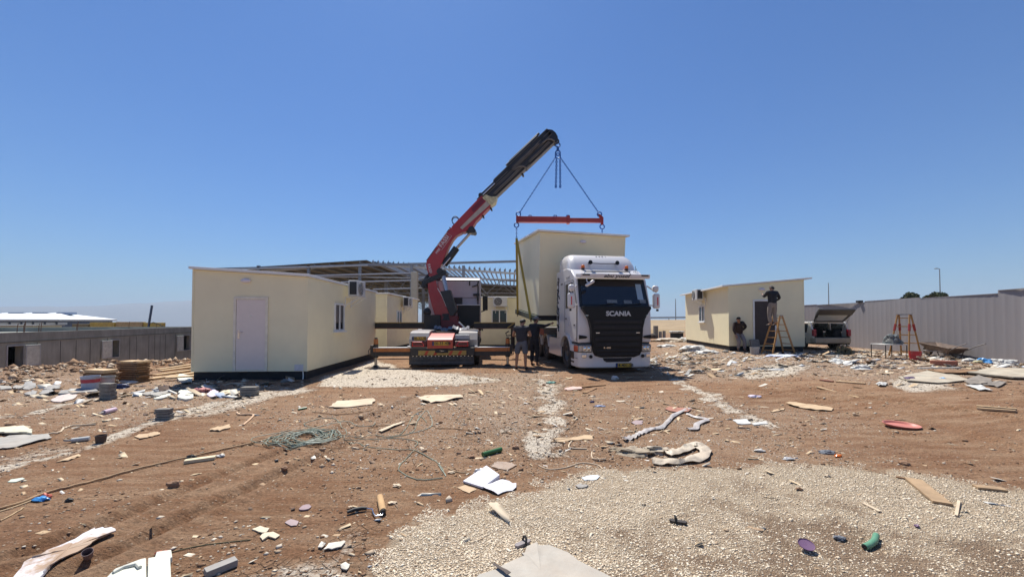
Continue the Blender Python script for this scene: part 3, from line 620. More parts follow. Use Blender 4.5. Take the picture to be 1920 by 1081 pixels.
def cabin(loc, rz, Wd, L, zl, zr, label, body=M_cream, base=.2, oh=(.10, .12), z0=0., nameit='cabin'):
    """local frame: origin front-left bottom corner; x along the front, y backwards"""
    t = thing('prefab_cabin', loc, label, 'cabin', 'cream prefab cabins', rz)
    MB().bb((.04, .04, z0 - .25 if z0 == 0 else z0), (Wd - .04, L - .04, z0 + base)).build('base', M_black, t)
    MB().xz([(0, z0 + base + .003), (Wd, z0 + base + .003), (Wd, zr), (0, zl)], 0, L).build('wall', body, t, bevel=.012)
    s = (zr - zl) / Wd; a, b = -oh[1], Wd + oh[1]
    MB().xz([(a, zl + s * a + .004), (b, zl + s * b + .004), (b, zl + s * b + .075), (a, zl + s * a + .075)], -oh[0], L + oh[0]).build('roof', M_trim, t, bevel=.008)
    MB().bb((-.0, -.008, z0 + base + .01), (.045, -.001, zl - .01)).bb((-.008, -.008, z0 + base + .01), (-.001, .045, zl - .01)).build('corner_trim', M_cream, t)
    MB().bb((Wd - .045, -.008, z0 + base + .01), (Wd, -.001, zr - .01)).bb((Wd + .001, -.008, z0 + base + .01), (Wd + .008, .045, zr - .01)).build('corner_trim', M_cream, t)
    return t
FRONT = FR(Matrix.Identity(4))
def side_fr(W_): return FR(Matrix.Translation((W_, 0, 0)) @ Matrix.Rotation(R(90), 4, 'Z'))     # +x wall, x_local = y
LEFT = FR(Matrix.Rotation(R(-90), 4, 'Z'))                                                       # -x wall, x_local = -y
def oval_lamp(fr, x, z, t):
    fr.mb(lambda b: b.ball((x, -.03, z), (.135, .07, .065), 20, 10), 'lamp_lens', M_lamp, t)
    fr.mb(lambda b: b.lathe([(.15, 0), (.15, .02), (.13, .03)], (x, -.001, z), 'y', 24, (1, .5)), 'lamp_rim', M_trim, t) if 0 else None
def door(fr, x0, x1, z0, z1, t, m=M_door, handle_left=True, open_=False):
    fr.mb(lambda b: b.bb((x0 - .07, -.035, z0), (x0, -.001, z1 + .07)).bb((x1, -.035, z0), (x1 + .07, -.001, z1 + .07)).bb((x0, -.035, z1), (x1, -.001, z1 + .07)), 'door_frame', M_trim if open_ else mat('frame_white', (.78, .71, .58), .5), t, bevel=.006)
    d = fr.mb(lambda b: b.bb((x0 + .006, -.022, z0 + .01), (x1 - .006, -.002, z1 - .006)), 'door', m, t, bevel=.004)
    if not open_:
        hx = x0 + .08
        fr.mb(lambda b: b.bb((hx - .025, -.032, z0 + .88), (hx + .025, -.0225, z0 + 1.12)), 'lock_plate', M_chrome, d)
        fr.mb(lambda b: b.tube([(hx, -.03, z0 + 1.06), (hx, -.07, z0 + 1.06), (hx + .13, -.07, z0 + 1.06)], .011, 8), 'handle', M_chrome, d)
        fr.mb(lambda b: b.cyl(((x0 + x1) / 2, -.034, z0 + 1.5), ((x0 + x1) / 2, -.022, z0 + 1.5), .018), 'peephole', M_chrome, d)
        fr.mb(lambda b: b.bb((x0 - .07, -.06, z0 - .03), (x1 + .07, -.001, z0 - .002)), 'threshold', mat('frame_white', (.78, .71, .58), .5), t)
# A: near left cabin
rA = R(3); RcA = Vector((-5.76, 10.82, 0)); WA_ = 3.12
oA = (RcA.x - WA_ * math.cos(rA), RcA.y - WA_ * math.sin(rA), 0)
tA = cabin(oA, rA, WA_, 6.35, 3.07, 2.88, 'largest cream cabin beside the grey concrete wall with closed white door', base=.22, oh=(.1, .05))
door(FRONT, 1.19, 1.98, .27, 2.24, tA); oval_lamp(FRONT, 1.44, 2.76, tA)
sA = side_fr(WA_); window(sA, 1.80, 2.62, 1.30, 2.22, tA)
fA = FR(Matrix.LocRotScale(Vector(oA), Euler((0, 0, rA)), None) @ sA.M)
ac_unit(fA, 3.0, 2.50, (oA[0] + WA_, oA[1] + 3.2, 2.5), 'air conditioner high on the side of the largest left cabin')
FRONT.mb(lambda b: b.bb((2.78, -.012, .24), (3.02, -.001, .42)), 'socket_box', mat('box_white', (.62, .60, .62), .5), tA)
FRONT.mb(lambda b: b.tube([(3.0, .02, .24), (3.02, .0, .1), (3.02, -.02, 0)], .014), 'cable', M_trim, tA)
# B: right cabin
rB = R(-8); oB = (10.02, 17.75, .25)
tB = cabin(oB, rB, 3.18, 6.5, 2.98, 3.24, 'cream cabin on the right behind two workmen and a wooden ladder', base=.22, oh=(.1, .30))
door(FRONT, 1.1, 1.95, .27, 2.28, tB, M_brown, open_=True); oval_lamp(FRONT, 1.42, 2.82, tB)
window(LEFT, -3.9, -3.05, 1.32, 2.2, tB)
fB = FR(Matrix.LocRotScale(Vector(oB), Euler((0, 0, rB)), None) @ LEFT.M)
ac_unit(fB, -3.2, 2.52, (oB[0], oB[1] + 3.5, 2.7), 'air conditioner under the eave of the right hand cabin')
# C: middle cabin behind
oC = (-6.5 - 3.2, 20.0, 0); tC = cabin(oC, R(-.5), 3.2, 6.2, 2.98, 3.02, 'cream cabin half hidden behind the near left cabin, before the concrete column', base=.2, body=M_cream_dark)
sC = side_fr(3.2); window(sC, 1.55, 2.5, 1.35, 2.2, tC)
fC = FR(Matrix.LocRotScale(Vector(oC), Euler((0, 0, R(-.5))), None) @ sC.M)
ac_unit(fC, 2.7, 2.46, (-6.5, 22.8, 2.4), 'small distant air conditioner on the cabin before the concrete column')
# D: back cabin seen beside the crane truck
oD = (-3.3, 22.6, 0); tD = cabin(oD, 0, 7.0, 3.2, 2.98, 2.98, 'cream cabin with sliding window behind the crane truck cab', base=.22, body=M_cream_dark)
x0 = P(922, 600, 22.6).x + 3.3; x1 = P(951, 600, 22.6).x + 3.3; window(FRONT, x0, x1, 1.5, 2.28, tD)
fD = FR(Matrix.LocRotScale(Vector(oD), None, None)); ac_unit(fD, P(938, 565, 22.3).x + 3.3, 2.46, (-.7, 22.5, 2.5), 'air conditioner with round fan facing forward above the sliding window')

# ------------------------------------------------------------------ vehicles: shared bits
M_rub = mat('tyre_rubber', (.022, .021, .02), .85, var=.3, vs_=8, dust=.55)
M_rim = mat('dusty_rim', (.16, .15, .14), .6, .4, var=.2, dust=.4)
M_paint = mat('truck_white', (.68, .655, .64), .28, var=.03, vs_=1.5, coat=.5, dust=.07)
M_grille = mat('gloss_black', (.008, .008, .009), .35, var=.1, spec=.25)
M_slat = mat('grille_slat', (.016, .015, .017), .5, var=.3, vs_=12, dust=.03, spec=.3)
M_chassis = mat('chassis_black', (.02, .02, .022), .6, var=.4, dust=.25)
M_yel = mat('plate_yellow', (.62, .36, .03), .5, var=.05)
M_ink = mat('ink_black', (.015, .015, .015), .6, var=0)
M_blue = mat('plate_blue', (.02, .06, .30), .5)
M_red = mat('crane_red', (.36, .018, .022), .38, var=.12, vs_=3, dust=.10, coat=.2)
M_orange = mat('beacon_orange', (.75, .16, .01), .25, var=0)
M_tail = mat('tail_red', (.62, .01, .015), .25, var=0, coat=.6)
M_hl = mat('headlight_glass', (.36, .37, .38), .12, .5, var=.4, vs_=14, coat=.8)
def wheel(t, x, y, z, r, w, side):
    w_ = MB().lathe([(r * .56, -w / 2), (r * .9, -w / 2), (r, -w * .36), (r, w * .36), (r * .9, w / 2), (r * .56, w / 2), (r * .56, -w / 2)], (x, y, z), 'x', 36).build('wheel', M_rub, t)
    MB().lathe([(r * .56, -w * .4), (r * .56, w * .4), (r * .48, w * .42 * 1), (r * .42, w * .1), (r * .2, w * .12), (r * .16, w * .4), (0.001, w * .42)] if side > 0 else [(r * .56, w * .4), (r * .56, -w * .4), (r * .48, -w * .42), (r * .42, -w * .1), (r * .2, -w * .12), (r * .16, -w * .4), (0.001, -w * .42)], (x, y, z), 'x', 32).build('rim', M_rim, w_)
    nb = MB()
    for k in range(10):
        a = 2 * math.pi * k / 10; nb.cyl((x + side * w * .1, y + r * .33 * math.cos(a), z + r * .33 * math.sin(a)), (x + side * (w * .1 + .04), y + r * .33 * math.cos(a), z + r * .33 * math.sin(a)), .016, n=6)
    tag(nb.build('wheel_nut', M_rim, w_), kind='stuff')
    return w_
def arc(c, r, a0, a1, n=12): return [(c[0] + r * math.cos(R(a0 + (a1 - a0) * k / n)), c[1] + r * math.sin(R(a0 + (a1 - a0) * k / n))) for k in range(n + 1)]

# ------------------------------------------------------------------ white tractor unit
T = thing('tractor_truck', (3.29, 12.12, 0), 'white lorry cab facing forward with black grille and SCANIA lettering'.replace(' and SCANIA lettering', ' and orange roof beacons'), 'truck', rz=R(8.5))
prof = [(.10, .95), (.07, 1.3), (.10, 2.06), (.40, 2.98), (.52, 3.10), (.85, 3.33), (1.3, 3.45), (2.2, 3.46), (2.2, .95), (1.98, .95)] + arc((1.38, .5), .68, 42, 138, 10) + [(.86, .95)]
MB().yz(prof, -1.22, 1.22).build('cab_body', M_paint, T, bevel=.07, seg=4)
pl = [(-1.25, .8), (-1.25, .28), (-1.21, .12), (-1.05, .02), (-.6, -.05), (0, -.075), (.6, -.05), (1.05, .02), (1.21, .12), (1.25, .28), (1.25, .8)]
MB().xy(pl, .17, .90).build('bumper', M_paint, T, bevel=.05, seg=3)
MB().xy([(-1.235, .7), (-1.235, .3), (-1.19, .15), (-.6, -.02), (0, -.04), (.6, -.02), (1.19, .15), (1.235, .3), (1.235, .7)], .903, .95).build('bumper_gap', M_chassis, T)
MB().xz([(-1.13, 2.10), (-1.14, 2.02), (-1.05, 1.90), (-.93, 1.70), (-.86, 1.42), (-.83, 1.0), (-.80, .68), (-.74, .56), (-.55, .50), (.55, .50), (.74, .56), (.80, .68), (.83, 1.0), (.86, 1.42), (.93, 1.70), (1.05, 1.90), (1.14, 2.02), (1.13, 2.10)], -.10, .16).build('grille', M_grille, T, bevel=.02)
for i, z in enumerate((1.62, 1.44, 1.26, 1.08, .90, .72, .60)):
    w = .80 - (.02 * i); h = .10 if i < 5 else .06
    MB().bb((-w, -.128, z - h / 2), (w, -.101, z + h / 2)).build('grille_slat', M_slat, T, bevel=.012)
for s in (-1, 1):
    MB().bb((s * .66 - .06, -.135, 1.255), (s * .66 + .06, -.129, 1.28)).build('grille_badge', M_chrome, T)
    MB().bb((s * 1.0 - .05, -.104, 1.80), (s * 1.0 + .05, -.1005, 1.815)).build('grille_badge', M_chrome, T)
MB().xz([(-.48, .485), (.48, .485), (.44, .40), (.36, .355), (-.36, .355), (-.44, .40)], -.088, -.02).build('lower_intake', M_slat, T, bevel=.01)
for s in (-1, 1):
    hp = [(s * .80, .0), (s * .84, -.045), (s * 1.07, -.005), (s * 1.20, .09), (s * 1.245, .20), (s * 1.262, .40), (s * 1.20, .42), (s * .80, .2)]
    hh = MB().xy(hp, .655, .89).build('headlight', M_chassis, T)
    MB().xy([(x * 1.004, y - .012) for x, y in hp], .68, .865).build('lens', M_hl, hh, bevel=.01)
    MB().xy([(s * 1.15, .045), (s * 1.22, .115), (s * 1.262, .20), (s * 1.274, .38), (s * 1.2, .38)], .685, .86).build('turn_signal', mat('signal_lens', (.55, .12, .06), .2, coat=.6), hh)
    for k in (.92, 1.04): MB().ball((s * k, (-.045 if k < 1 else -.02), .775), (.05, .02, .065), 14, 8).build('reflector_bowl', M_chrome, hh)
    MB().cyl((s * .86, -.04, .53), (s * .86, -.072 + (.008), .53), .055, n=20).build('fog_lamp', M_slat, T)
    MB().bb((s * 1.06 - .07, -.032, .49), (s * 1.06 + .07, .05, .60)).build('fog_lamp', M_chrome, T, bevel=.015)
    MB().xz([(s * 1.20, 1.20), (s * 1.20, 1.07), (s * .98, 1.09), (s * .93, 1.13), (s * .98, 1.165)], .045, .12).build('corner_vent', M_grille, T)
MB().bb((-1.235, .1, .46), (-1.225 - .032, .55, .47)).build('step_edge', M_chassis, T)
MB().bb((-1.262, .42, .42), (-1.2, .74, .66)).bb((-1.262, .42, .30), (-1.2, .74, .36)).build('step', M_chassis, T, bevel=.01)
# windscreen follows the raked front
def scr(z): return .10 + (z - 2.06) * (.30 / .92) if z > 2.06 else .10
def pan(x0, x1, x2, x3, z0, z1, off, th=.012):
    a, b = scr(z0) - off, scr(z1) - off; b_ = MB(); v = [(x0, a, z0), (x1, a, z0), (x2, b, z1), (x3, b, z1)]; v += [(x, y + th, z) for x, y, z in v]
    return b_.add(v, [(0, 1, 2, 3), (4, 7, 6, 5), (0, 4, 5, 1), (1, 5, 6, 2), (2, 6, 7, 3), (3, 7, 4, 0)])
M_seal = mat('window_seal', (.012, .012, .013), .45, var=0)
M_ws = mat('windscreen_glass', (.012, .016, .026), .05, var=0, spec=.7)
pan(-1.17, 1.17, 1.13, -1.13, 2.08, 3.0, .012).build('windscreen_surround', M_seal, T)
ws = pan(-1.08, 1.08, 1.05, -1.05, 2.16, 2.93, .026).build('windscreen', M_ws, T)
pan(.80, 1.0, .98, .79, 2.32, 2.84, .0405, .012).build('painted_sky_pane', mat('painted_sky_light', (.30, .42, .52), .15, var=.03), ws, bevel=.03)  # opaque pale pane, coloured as sky light coming through the cab
for x0_, w_, z_ in ((-.25, .34, 2.2), (.32, .26, 2.19), (.86, .2, 2.21)): pan(x0_, x0_ + w_, x0_ + w_, x0_, z_, z_ + .11, .0405, .012).build('dashboard_papers', mat('dash_grey', (.16, .18, .19), .5, var=.5, vs_=25), ws)
for s in (-.55, .35): 
    wp = MB(); wp.tube([(s, scr(2.14) - .05, 2.13), (s + .55, scr(2.2) - .06, 2.2)], .012); wp.build('wiper', M_ink, T)
# visor, roof, deflector
MB().add([(-1.16, .02, 2.985), (1.16, .02, 2.985), (1.16, .0, 3.12), (-1.16, .0, 3.12), (-1.18, .45, 3.05), (1.18, .45, 3.05), (1.18, .45, 3.17), (-1.18, .45, 3.17)], [(0, 1, 2, 3), (4, 7, 6, 5), (0, 4, 5, 1), (1, 5, 6, 2), (2, 6, 7, 3), (3, 7, 4, 0)]).build('sun_visor', M_paint, T, bevel=.02)
text('abu yosef', .155, M_ink, T, (.02, .006, 3.055), (R(90), 0, 0), .35, .004, bold=.002, wsc=1.45)
for s in (-1, 1): MB().bb((s * .98 - .12, -.003 , 3.06), (s * .98 + .12, .0085, 3.105)).build('visor_vent', M_slat, T)
dm = [(.98, 3.33), (1.12, 3.60), (1.3, 3.83), (1.55, 3.96), (1.9, 4.01), (2.2, 4.01), (2.2, 3.40), (1.3, 3.40)]
b_ = MB(); N = len(dm)
for x, k in ((-1.19, 0), (-1.17, .5), (-1.08, .85), (-.95, 1), (.95, 1), (1.08, .85), (1.17, .5), (1.19, 0)): b_.v += [Vector((x, y + (1 - k) * .12, 3.40 + (z - 3.40) * (.45 + .55 * k) if z > 3.4 else z)) for y, z in dm]
b_.f += [(i * N + j, i * N + (j + 1) % N, (i + 1) * N + (j + 1) % N, (i + 1) * N + j) for i in range(7) for j in range(N)] + [tuple(range(N)), tuple(range(7 * N, 8 * N))[::-1]]
b_.build('roof_deflector', M_paint, T, bevel=.02, seg=3, ang=.9)
text('4 4 0 1', .11, mat('faded_ink', (.35, .35, .36), .6), T, (.05, 1.40, 3.90), (R(40), 0, 0), 0, .006, wsc=1.3)
for x in (-.76, .80):
    bc = MB().cyl((x, .95, 3.36), (x, .95, 3.43), .055).build('beacon', M_chassis, T); MB().cyl((x, .95, 3.43), (x, .95, 3.53), .062, .055, 16).build('lens', M_orange, bc, bevel=.02)
for x in (-.5, .46): MB().cyl((x, .93, 3.62), (x, .98, 3.62), .075, .04, 20).cyl((x, .98, 3.62), (x, 1.25, 3.62), .03, .02, 12).build('air_horn', M_grille, T)
MB().tube([(-.5, .98, 3.60), (-.1, .96, 3.585), (.46, .98, 3.60)], .014).build('horn_bar', M_chassis, T)
MB().tube([(-.86, .62, 3.17), (-.8, .60, 3.25), (.72, .60, 3.27), (.8, .62, 3.18)], .012).build('roof_rail', M_chassis, T)
MB().tube([(-.8, .72, 3.30), (.85, .72, 3.31)], .008).build('roof_seam', M_chassis, T)
MB().tube([(1.05, .8, 3.3), (1.05, .8, 3.5)], .008).tube([(.98, .8, 3.3), (1.1, .82, 3.42), (1.18, .9, 3.15)], .008).build('aerial', M_chassis, T)
# badge lettering
text('SCANIA', .205, mat('badge_silver', (.55, .55, .56), .35, .5, var=.03), T, (.02, -.115, 1.86), (R(90), 0, 0), 0, .014, bold=.006, wsc=1.12)
text('R 490', .075, M_chrome, T, (-.36, -.135, .80), (R(90), 0, 0), 0, .003, bold=.001, wsc=1.3)
def plate(t, x, y, z, w, h, body, flip=0, name='number_plate', size=None):
    p = MB().bb((x - w / 2, y - .01, z - h / 2), (x + w / 2, y, z + h / 2)).build(name, M_ink, t)
    MB().bb((x - w / 2 + .012 + .05, y - .014, z - h / 2 + .012), (x + w / 2 - .012, y - .0105, z + h / 2 - .012)).build('plate_face', M_yel, p)
    MB().bb((x - w / 2 + .012, y - .014, z - h / 2 + .012), (x - w / 2 + .058, y - .0105, z + h / 2 - .012)).build('plate_band', M_blue, p)
    text(body, (size or h * .85), M_ink, p, (x + .03, y - .016, z), (R(90), 0, 0), 0, .002, bold=.003, wsc=1.15); return p
plate(T, .20, -.082, .25, .52, .14, '14-401-58')
# sides
for s in (-1, 1):
    X = s * 1.222
    def sb_(name, poly, m, th=.008, par=T): return MB().prism([(X, y, z) for y, z in poly], (s * th, 0, 0)).build(name, m, par)
    dr = sb_('door', [(.42, 1.0), (.80, 1.12), (1.05, 1.20), (1.42, 1.24), (1.50, 1.24), (1.50, 2.98), (.52, 2.98), (.22, 2.1), (.20, 1.15)], M_paint, .012)
    MB().prism([(s * 1.2345, y, z) for y, z in [(.36, 2.10), (1.40, 2.06), (1.40, 2.88), (.60, 2.90)]], (s * .004, 0, 0)).build('side_window', M_ws, dr)
    MB().tube([(s * 1.24, 1.0, 2.08), (s * 1.24, 1.02, 2.9)], .014).build('window_bar', M_paint, dr)
    MB().bb((s * 1.2345, 1.26, 1.70), (s * 1.262, 1.42, 1.73)).build('door_handle', M_chassis, dr)
    sm_ = MB(); sm_.tube([(s * 1.236, 1.505, 1.24), (s * 1.236, 1.505, 2.98), (s * 1.236, .53, 2.98), (s * 1.236, .2, 2.1)], .007); sm_.build('door_seam', M_chassis, T)
    MB().tube([(s * 1.232, .20, 1.0), (s * 1.232, .19, 2.1)], .008).build('panel_seam', M_chassis, T)
    sk = MB(); sk.yz([(2.02, .36), (2.4, .34), (3.85, .34), (3.85, .50)] + arc((4.5, .5), .70, 178, 160, 3) + [(3.8, 1.0), (2.05, 1.0)], X - s * .04, X); sk.build('side_skirt', M_paint, T, bevel=.015)
    fr_ = MB(); fr_.yz([(y, z) for y, z in arc((1.38, .5), .70, 20, 165, 14)] + [(y, z) for y, z in arc((1.38, .5), .63, 165, 20, 14)], s * 1.16, s * 1.275); fr_.build('wheel_arch', M_paint, T)
    for yy in (4.5, 5.85):
        wf = MB(); wf.yz(arc((yy, .5), .68, 8, 172, 14) + arc((yy, .5), .62, 172, 8, 14), s * .85, s * 1.25); wf.build('mudguard', M_paint, T)
        wheel(T, s * 1.03, yy, .52, .51, .34, s)
    wheel(T, s * 1.07, 1.38, .52, .515, .30, s)
    # extension panel behind the cab
    ep = MB().bb((s * 1.222, 2.2, 1.0), (s * 1.18, 2.62, 3.45)).build('side_fairing', M_paint, T, bevel=.02)
    mi = MB(); mi.box((s * 1.43, .14, 2.28), (.22, .16, .48)); mh = mi.build('mirror', M_paint, T, bevel=.06, seg=4)
    m2 = MB().box((s * 1.41, .15, 2.68), (.21, .17, .22)).build('mirror', M_paint, T, bevel=.09, seg=4)
    MB().tube([(s * 1.2, .30, 2.78), (s * 1.36, .15, 2.62), (s * 1.44, .13, 2.56)], .025).tube([(s * 1.2, .2, 2.15), (s * 1.4, .14, 2.12), (s * 1.46, .13, 2.1)], .02).build('arm', M_paint, mh)
    MB().bb((s * 1.44 - .014, .045, 2.14), (s * 1.44 + .014, .058, 2.40)).build('reflector_strip', M_tail, mh)
    MB().box((s * 1.46, .12, 1.985), (.06, .05, .07)).build('camera_knob', M_chassis, mh)
M3 = Euler((0, R(-32), 0)).to_matrix()
cm = MB().box((-.90, -.10, 2.80), (.32, .12, .10), M3).build('mirror', M_paint, T, bevel=.045, seg=4); MB().tube([(-.96, .02, 2.95), (-.98, -.04, 2.88), (-.92, -.08, 2.80)], .018).build('arm', M_paint, cm)
MB().cyl((-1.235, 1.08, 1.48), (-1.238, 1.08, 1.48), .001).v
ro_ = MB(); ro_.tube([(-1.238, 1.0 + .06 * math.cos(a), 1.62 + .13 * math.sin(a)) for a in np.linspace(0, 6.28, 20)[:-1]], .013, 6, True); ro_.build('door_emblem', mat('emblem_grey', (.5, .5, .52), .4), T)
# black calligraphy on the side fairing
cg = MB()
for k in range(9):
    z = 1.35 + k * .22; y = 2.40 + .05 * math.sin(k * 2.1)
    cg.tube([(-1.228, y + .13 * math.cos(a) * (1 if k % 2 else .6), z + .11 * math.sin(a * (1.0 if k % 3 else 1.5))) for a in np.linspace(k, k + 4.6, 12)], [.008 + .018 * abs(math.sin(j * .5)) for j in range(12)], 5)
    cg.tube([(-1.228, y - .12, z + .05), (-1.228, y + .02, z + .12), (-1.228, y + .14, z + .06)], [.022, .012, .004], 5)
cg.build('calligraphy', M_ink, T)
text('4 4 0 1', .09, M_ink, T, (-1.226, 1.9, 2.95), (R(90), 0, R(-90)), 0, .003, wsc=1)
text('abu yosef', .11, mat('faded_ink', (.35, .35, .36), .6), T, (-1.226, 1.2, 3.12), (R(90), 0, R(-90)), .3, .003)
text('G 490', .07, M_ink, T, (-1.24, .42, 1.5), (R(90), 0, R(-90)), 0, .003)
for z in (1.53, 1.45): pass
MB().bb((-.45, .9, .62), (-.33, 6.6, .92)).bb((.33, .9, .62), (.45, 6.6, .92)).bb((-.33, 2.6, .7), (.33, 2.8, .85)).bb((-.33, 6.4, .7), (.33, 6.6, .85)).build('chassis_rail', M_chassis, T)
MB().bb((-1.0, 1.8, .55), (1.0, 2.3, 1.1)).bb((-1.1, 2.65, .4), (-.5, 3.75, .98)).bb((1.1, 2.65, .4), (.5, 3.75, .98)).build('fuel_tank', M_chassis, T, bevel=.05)
MB().bb((-1.1, 2.66, 1.004), (1.1, 6.5, 1.03)).build('deck_plate', M_chassis, T)
ex = MB(); ex.cyl((-1.12, 2.72, .9), (-1.12, 2.72, 3.05), .045).build('exhaust_stack', M_chassis, T)
[MB().tube([(x, 2.66, 1.9), (x + .05, 2.9, 1.5), (x, 3.1, 1.25), (x - .1, 3.2, 1.2)], .02).build('air_hose', M_chassis, T) for x in (-.6, -.5, -.4)]
for y0_, y1_ in ((.25, .75),): MB().bb((-.9, y0_, .26), (.9, y1_, .7)).build('underbody', M_chassis, T)
# flatbed trailer
TR = thing('flatbed_trailer', (2.45, 17.2, 0), 'dark flatbed trailer under the hanging cream cabin', 'trailer', rz=R(4.6))
MB().bb((-1.22, -1.2, 1.12), (1.22, 7.5, 1.30)).build('deck', mat('deck_grey', (.12, .12, .12), .7, dust=.6), TR, bevel=.01)
MB().bb((-.5, -1.0, .9), (-.38, 7.4, 1.12)).bb((.38, -1.0, .9), (.5, 7.4, 1.12)).build('frame_rail', M_chassis, TR)
for s in (-1, 1):
    for yy in (4.6, 5.9): wheel(TR, s * 1.0, yy, .48, .48, .34, s)
    MB().bb((s * 1.23 - .01, -1.2, 1.05), (s * 1.23 + .01, 7.5, 1.30)).build('side_rail', mat('rail_red', (.28, .05, .03), .6, dust=.4), TR)
    MB().bb((s * .8 - .06, 1.9, 0), (s * .8 + .06, 2.02, 1.1)).bb((s * .8 - .14, 1.84, 0.0), (s * .8 + .14, 2.1, .03)).build('landing_leg', M_chassis, TR)
# cabin being lifted
rH = R(10.5); oH = (1.03, 14.95, 0)
tH = cabin(oH, rH, 3.5, 4.55, 3.42, 3.36, 'cream cabin hanging from blue slings just above the trailer', base=.20, z0=0.001, oh=(.12, .14))
tH.location = (oH[0], oH[1], 1.64); tH.rotation_euler = (R(5.2), 0, rH)
oval_lamp(FRONT, 1.72, 3.10, tH)
MB().bb((-.05, 0, -.06), (-.001, 4.55, .18)).build('bottom_rail', mat('rail_green_grey', (.10, .12, .09), .6), tH, bevel=.01)
# ------------------------------------------------------------------ crane truck (seen from behind)
K = thing('crane_truck', (-2.44, 13.55, 0), 'crane truck seen from behind with red folding boom and outriggers spread', 'truck', rz=R(4.0))
M_pink = mat('faded_red', (.50, .10, .085), .45, var=.15, dust=.25)
M_or = mat('arm_orange', (.42, .13, .02), .45, var=.2, vs_=4, dust=.2)
M_gold = mat('arm_ochre', (.34, .22, .05), .5, var=.2)
M_dark = mat('arm_black', (.02, .017, .016), .55, var=.3, dust=.1)
Kp = lambda px, py, D: Matrix.LocRotScale(K.location, K.rotation_euler, None).inverted() @ P(px, py, D)
# rear cross beam and flap
MB().bb((-1.12, -.08, .42), (1.12, .30, .70)).build('rear_beam', M_dark, K, bevel=.015)
wpl = MB().bb((-.83, -.10, .44), (.83, -.0805, .60)).build('warning_board', M_gold, K)
ws_ = MB()
for k in range(8):
    for s in (-1, 1):
        x = s * (.26 + k * .16); 
        if abs(x) > .74 or k % 2: continue
        ws_.xz([(x - .06, .445), (x + .04, .445), (x + .12, .595), (x + .02, .595)], -.1035, -.1005)
tag(ws_.build('stripe', mat('stripe_red', (.42, .05, .01), .5), wpl), kind='stuff')
MB().bb((-.25, -.125, .52), (.20, -.104, .66)).build('tow_box', M_slat, K, bevel=.01); text('T-VEN', .05, M_chrome, K, (-.02, -.127, .59), (R(90), 0, 0), 0, .002)
fl = MB(); fl.bb((-1.16, -.04, .10), (1.10, -.015, .44)); fp = fl.build('mud_flap', mat('flap_rubber', (.03, .032, .035), .7, var=.3, dust=.25), K)
for i in range(17): MB().cyl((-1.02 + i * .128, -.045, .405), (-1.02 + i * .128, -.053, .405), .014, n=8).build('bolt', M_chrome, fp)
for x in (-.88, -.32, .27, .80): text('VTRUCKS', .085, mat('flap_print', (.10, .105, .11), .6), fp, (x, -.043, .325), (R(90), 0, 0), 0, .0015)
MB().bb((-1.12, -.043, .17), (1.06, -.0405, .19)).build('flap_line', mat('flap_print', (.10, .105, .11), .6), fp)
# red tail hump, lights, plates
MB().yz([(-.12, .70), (-.12, .98), (-.04, 1.02), (.9, 1.18), (1.0, 1.1), (1.0, .70)], -.52, .36).build('tail_box', M_pink, K, bevel=.02)
MB().bb((-.52, -.128, .68), (.36, -.121, .96)).build('tail_plate', mat('tail_plate_red', (.42, .06, .03), .5, var=.2), K)
plate(K, -.06, -.13, .85, .58, .14, '500-33-403'); plate(K, -.82, .0, 1.02, .48, .13, '500-33-403')
for s in (-1, 1):
    xa = -.83 if s < 0 else .68
    lt = MB().bb((xa - .26, -.10, .73), (xa + .26, .02, .93)).build('tail_light', mat('light_dark', (.10, .012, .012), .35), K, bevel=.02)
    gl = MB(); gl.tube([(xa - s * .20, -.105, .76), (xa - s * .12, -.105, .90), (xa + s * .19, -.105, .90), (xa + s * .20, -.105, .76)], .018, 6).tube([(xa - s * .2, -.105, .76), (xa + s * .20, -.105, .76)], .012, 6); gl.build('light_ring', M_tail, lt)
    fe = MB(); fe.yz([(.28, .70), (.22, .95), (.45, 1.22), (.9, 1.28), (2.4, 1.28), (2.7, 1.1), (2.8, .8), (2.6, .8), (2.45, 1.08), (.95, 1.15), (.5, 1.0), (.42, .7)], s * .52, s * 1.22); fe.build('mudguard', mat('mudguard_white', (.27, .25, .24), .4, dust=.5), K, bevel=.02)
    MB().box((s * 1.17, -.02, .74), (.1, .08, .05)).build('marker_lamp', M_trim, K, bevel=.015)
    for yy in (.95, 2.3): wheel(K, s * 1.05, yy, .50, .50, .44, s)
    wheel(K, s * 1.05, 6.6, .50, .50, .32, s)
MB().bb((.42, .15, .98), (.92, .6, 1.14)).build('tool_box', mat('box_grey', (.42, .43, .42), .5), K, bevel=.01)
MB().bb((-.45, .3, .72), (-.3, 8.0, .98)).bb((.3, .3, .72), (.45, 8.0, .98)).build('chassis_rail', M_chassis, K)
MB().cyl((0, 1.6, 1.16), (0, 1.6, 1.22), .45, n=28).build('fifth_wheel', M_chassis, K)
tp = MB(); N = 22
for j in range(3):
    for i in range(N + 1):
        x = -.62 + 1.45 * i / N; tp.v.append(Vector((x, 2.3 + j * .22, 1.36 + .05 * math.sin(x * 9) + (.03 if j == 1 else -.09 * (j == 0)) + .03 * math.sin(i * 2.2))))
tp.f += [(j * (N + 1) + i, j * (N + 1) + i + 1, (j + 1) * (N + 1) + i + 1, (j + 1) * (N + 1) + i) for j in range(2) for i in range(N)]
o_ = tp.build('tarpaulin', mat('tarp_grey', (.20, .20, .22), .5, var=.3), K); sd = o_.modifiers.new('thick', 'SOLIDIFY'); sd.thickness = .012
MB().bb((-1.1, 2.55, 1.0), (1.1, 3.1, 1.30)).build('cross_tray', M_chassis, K, bevel=.02)
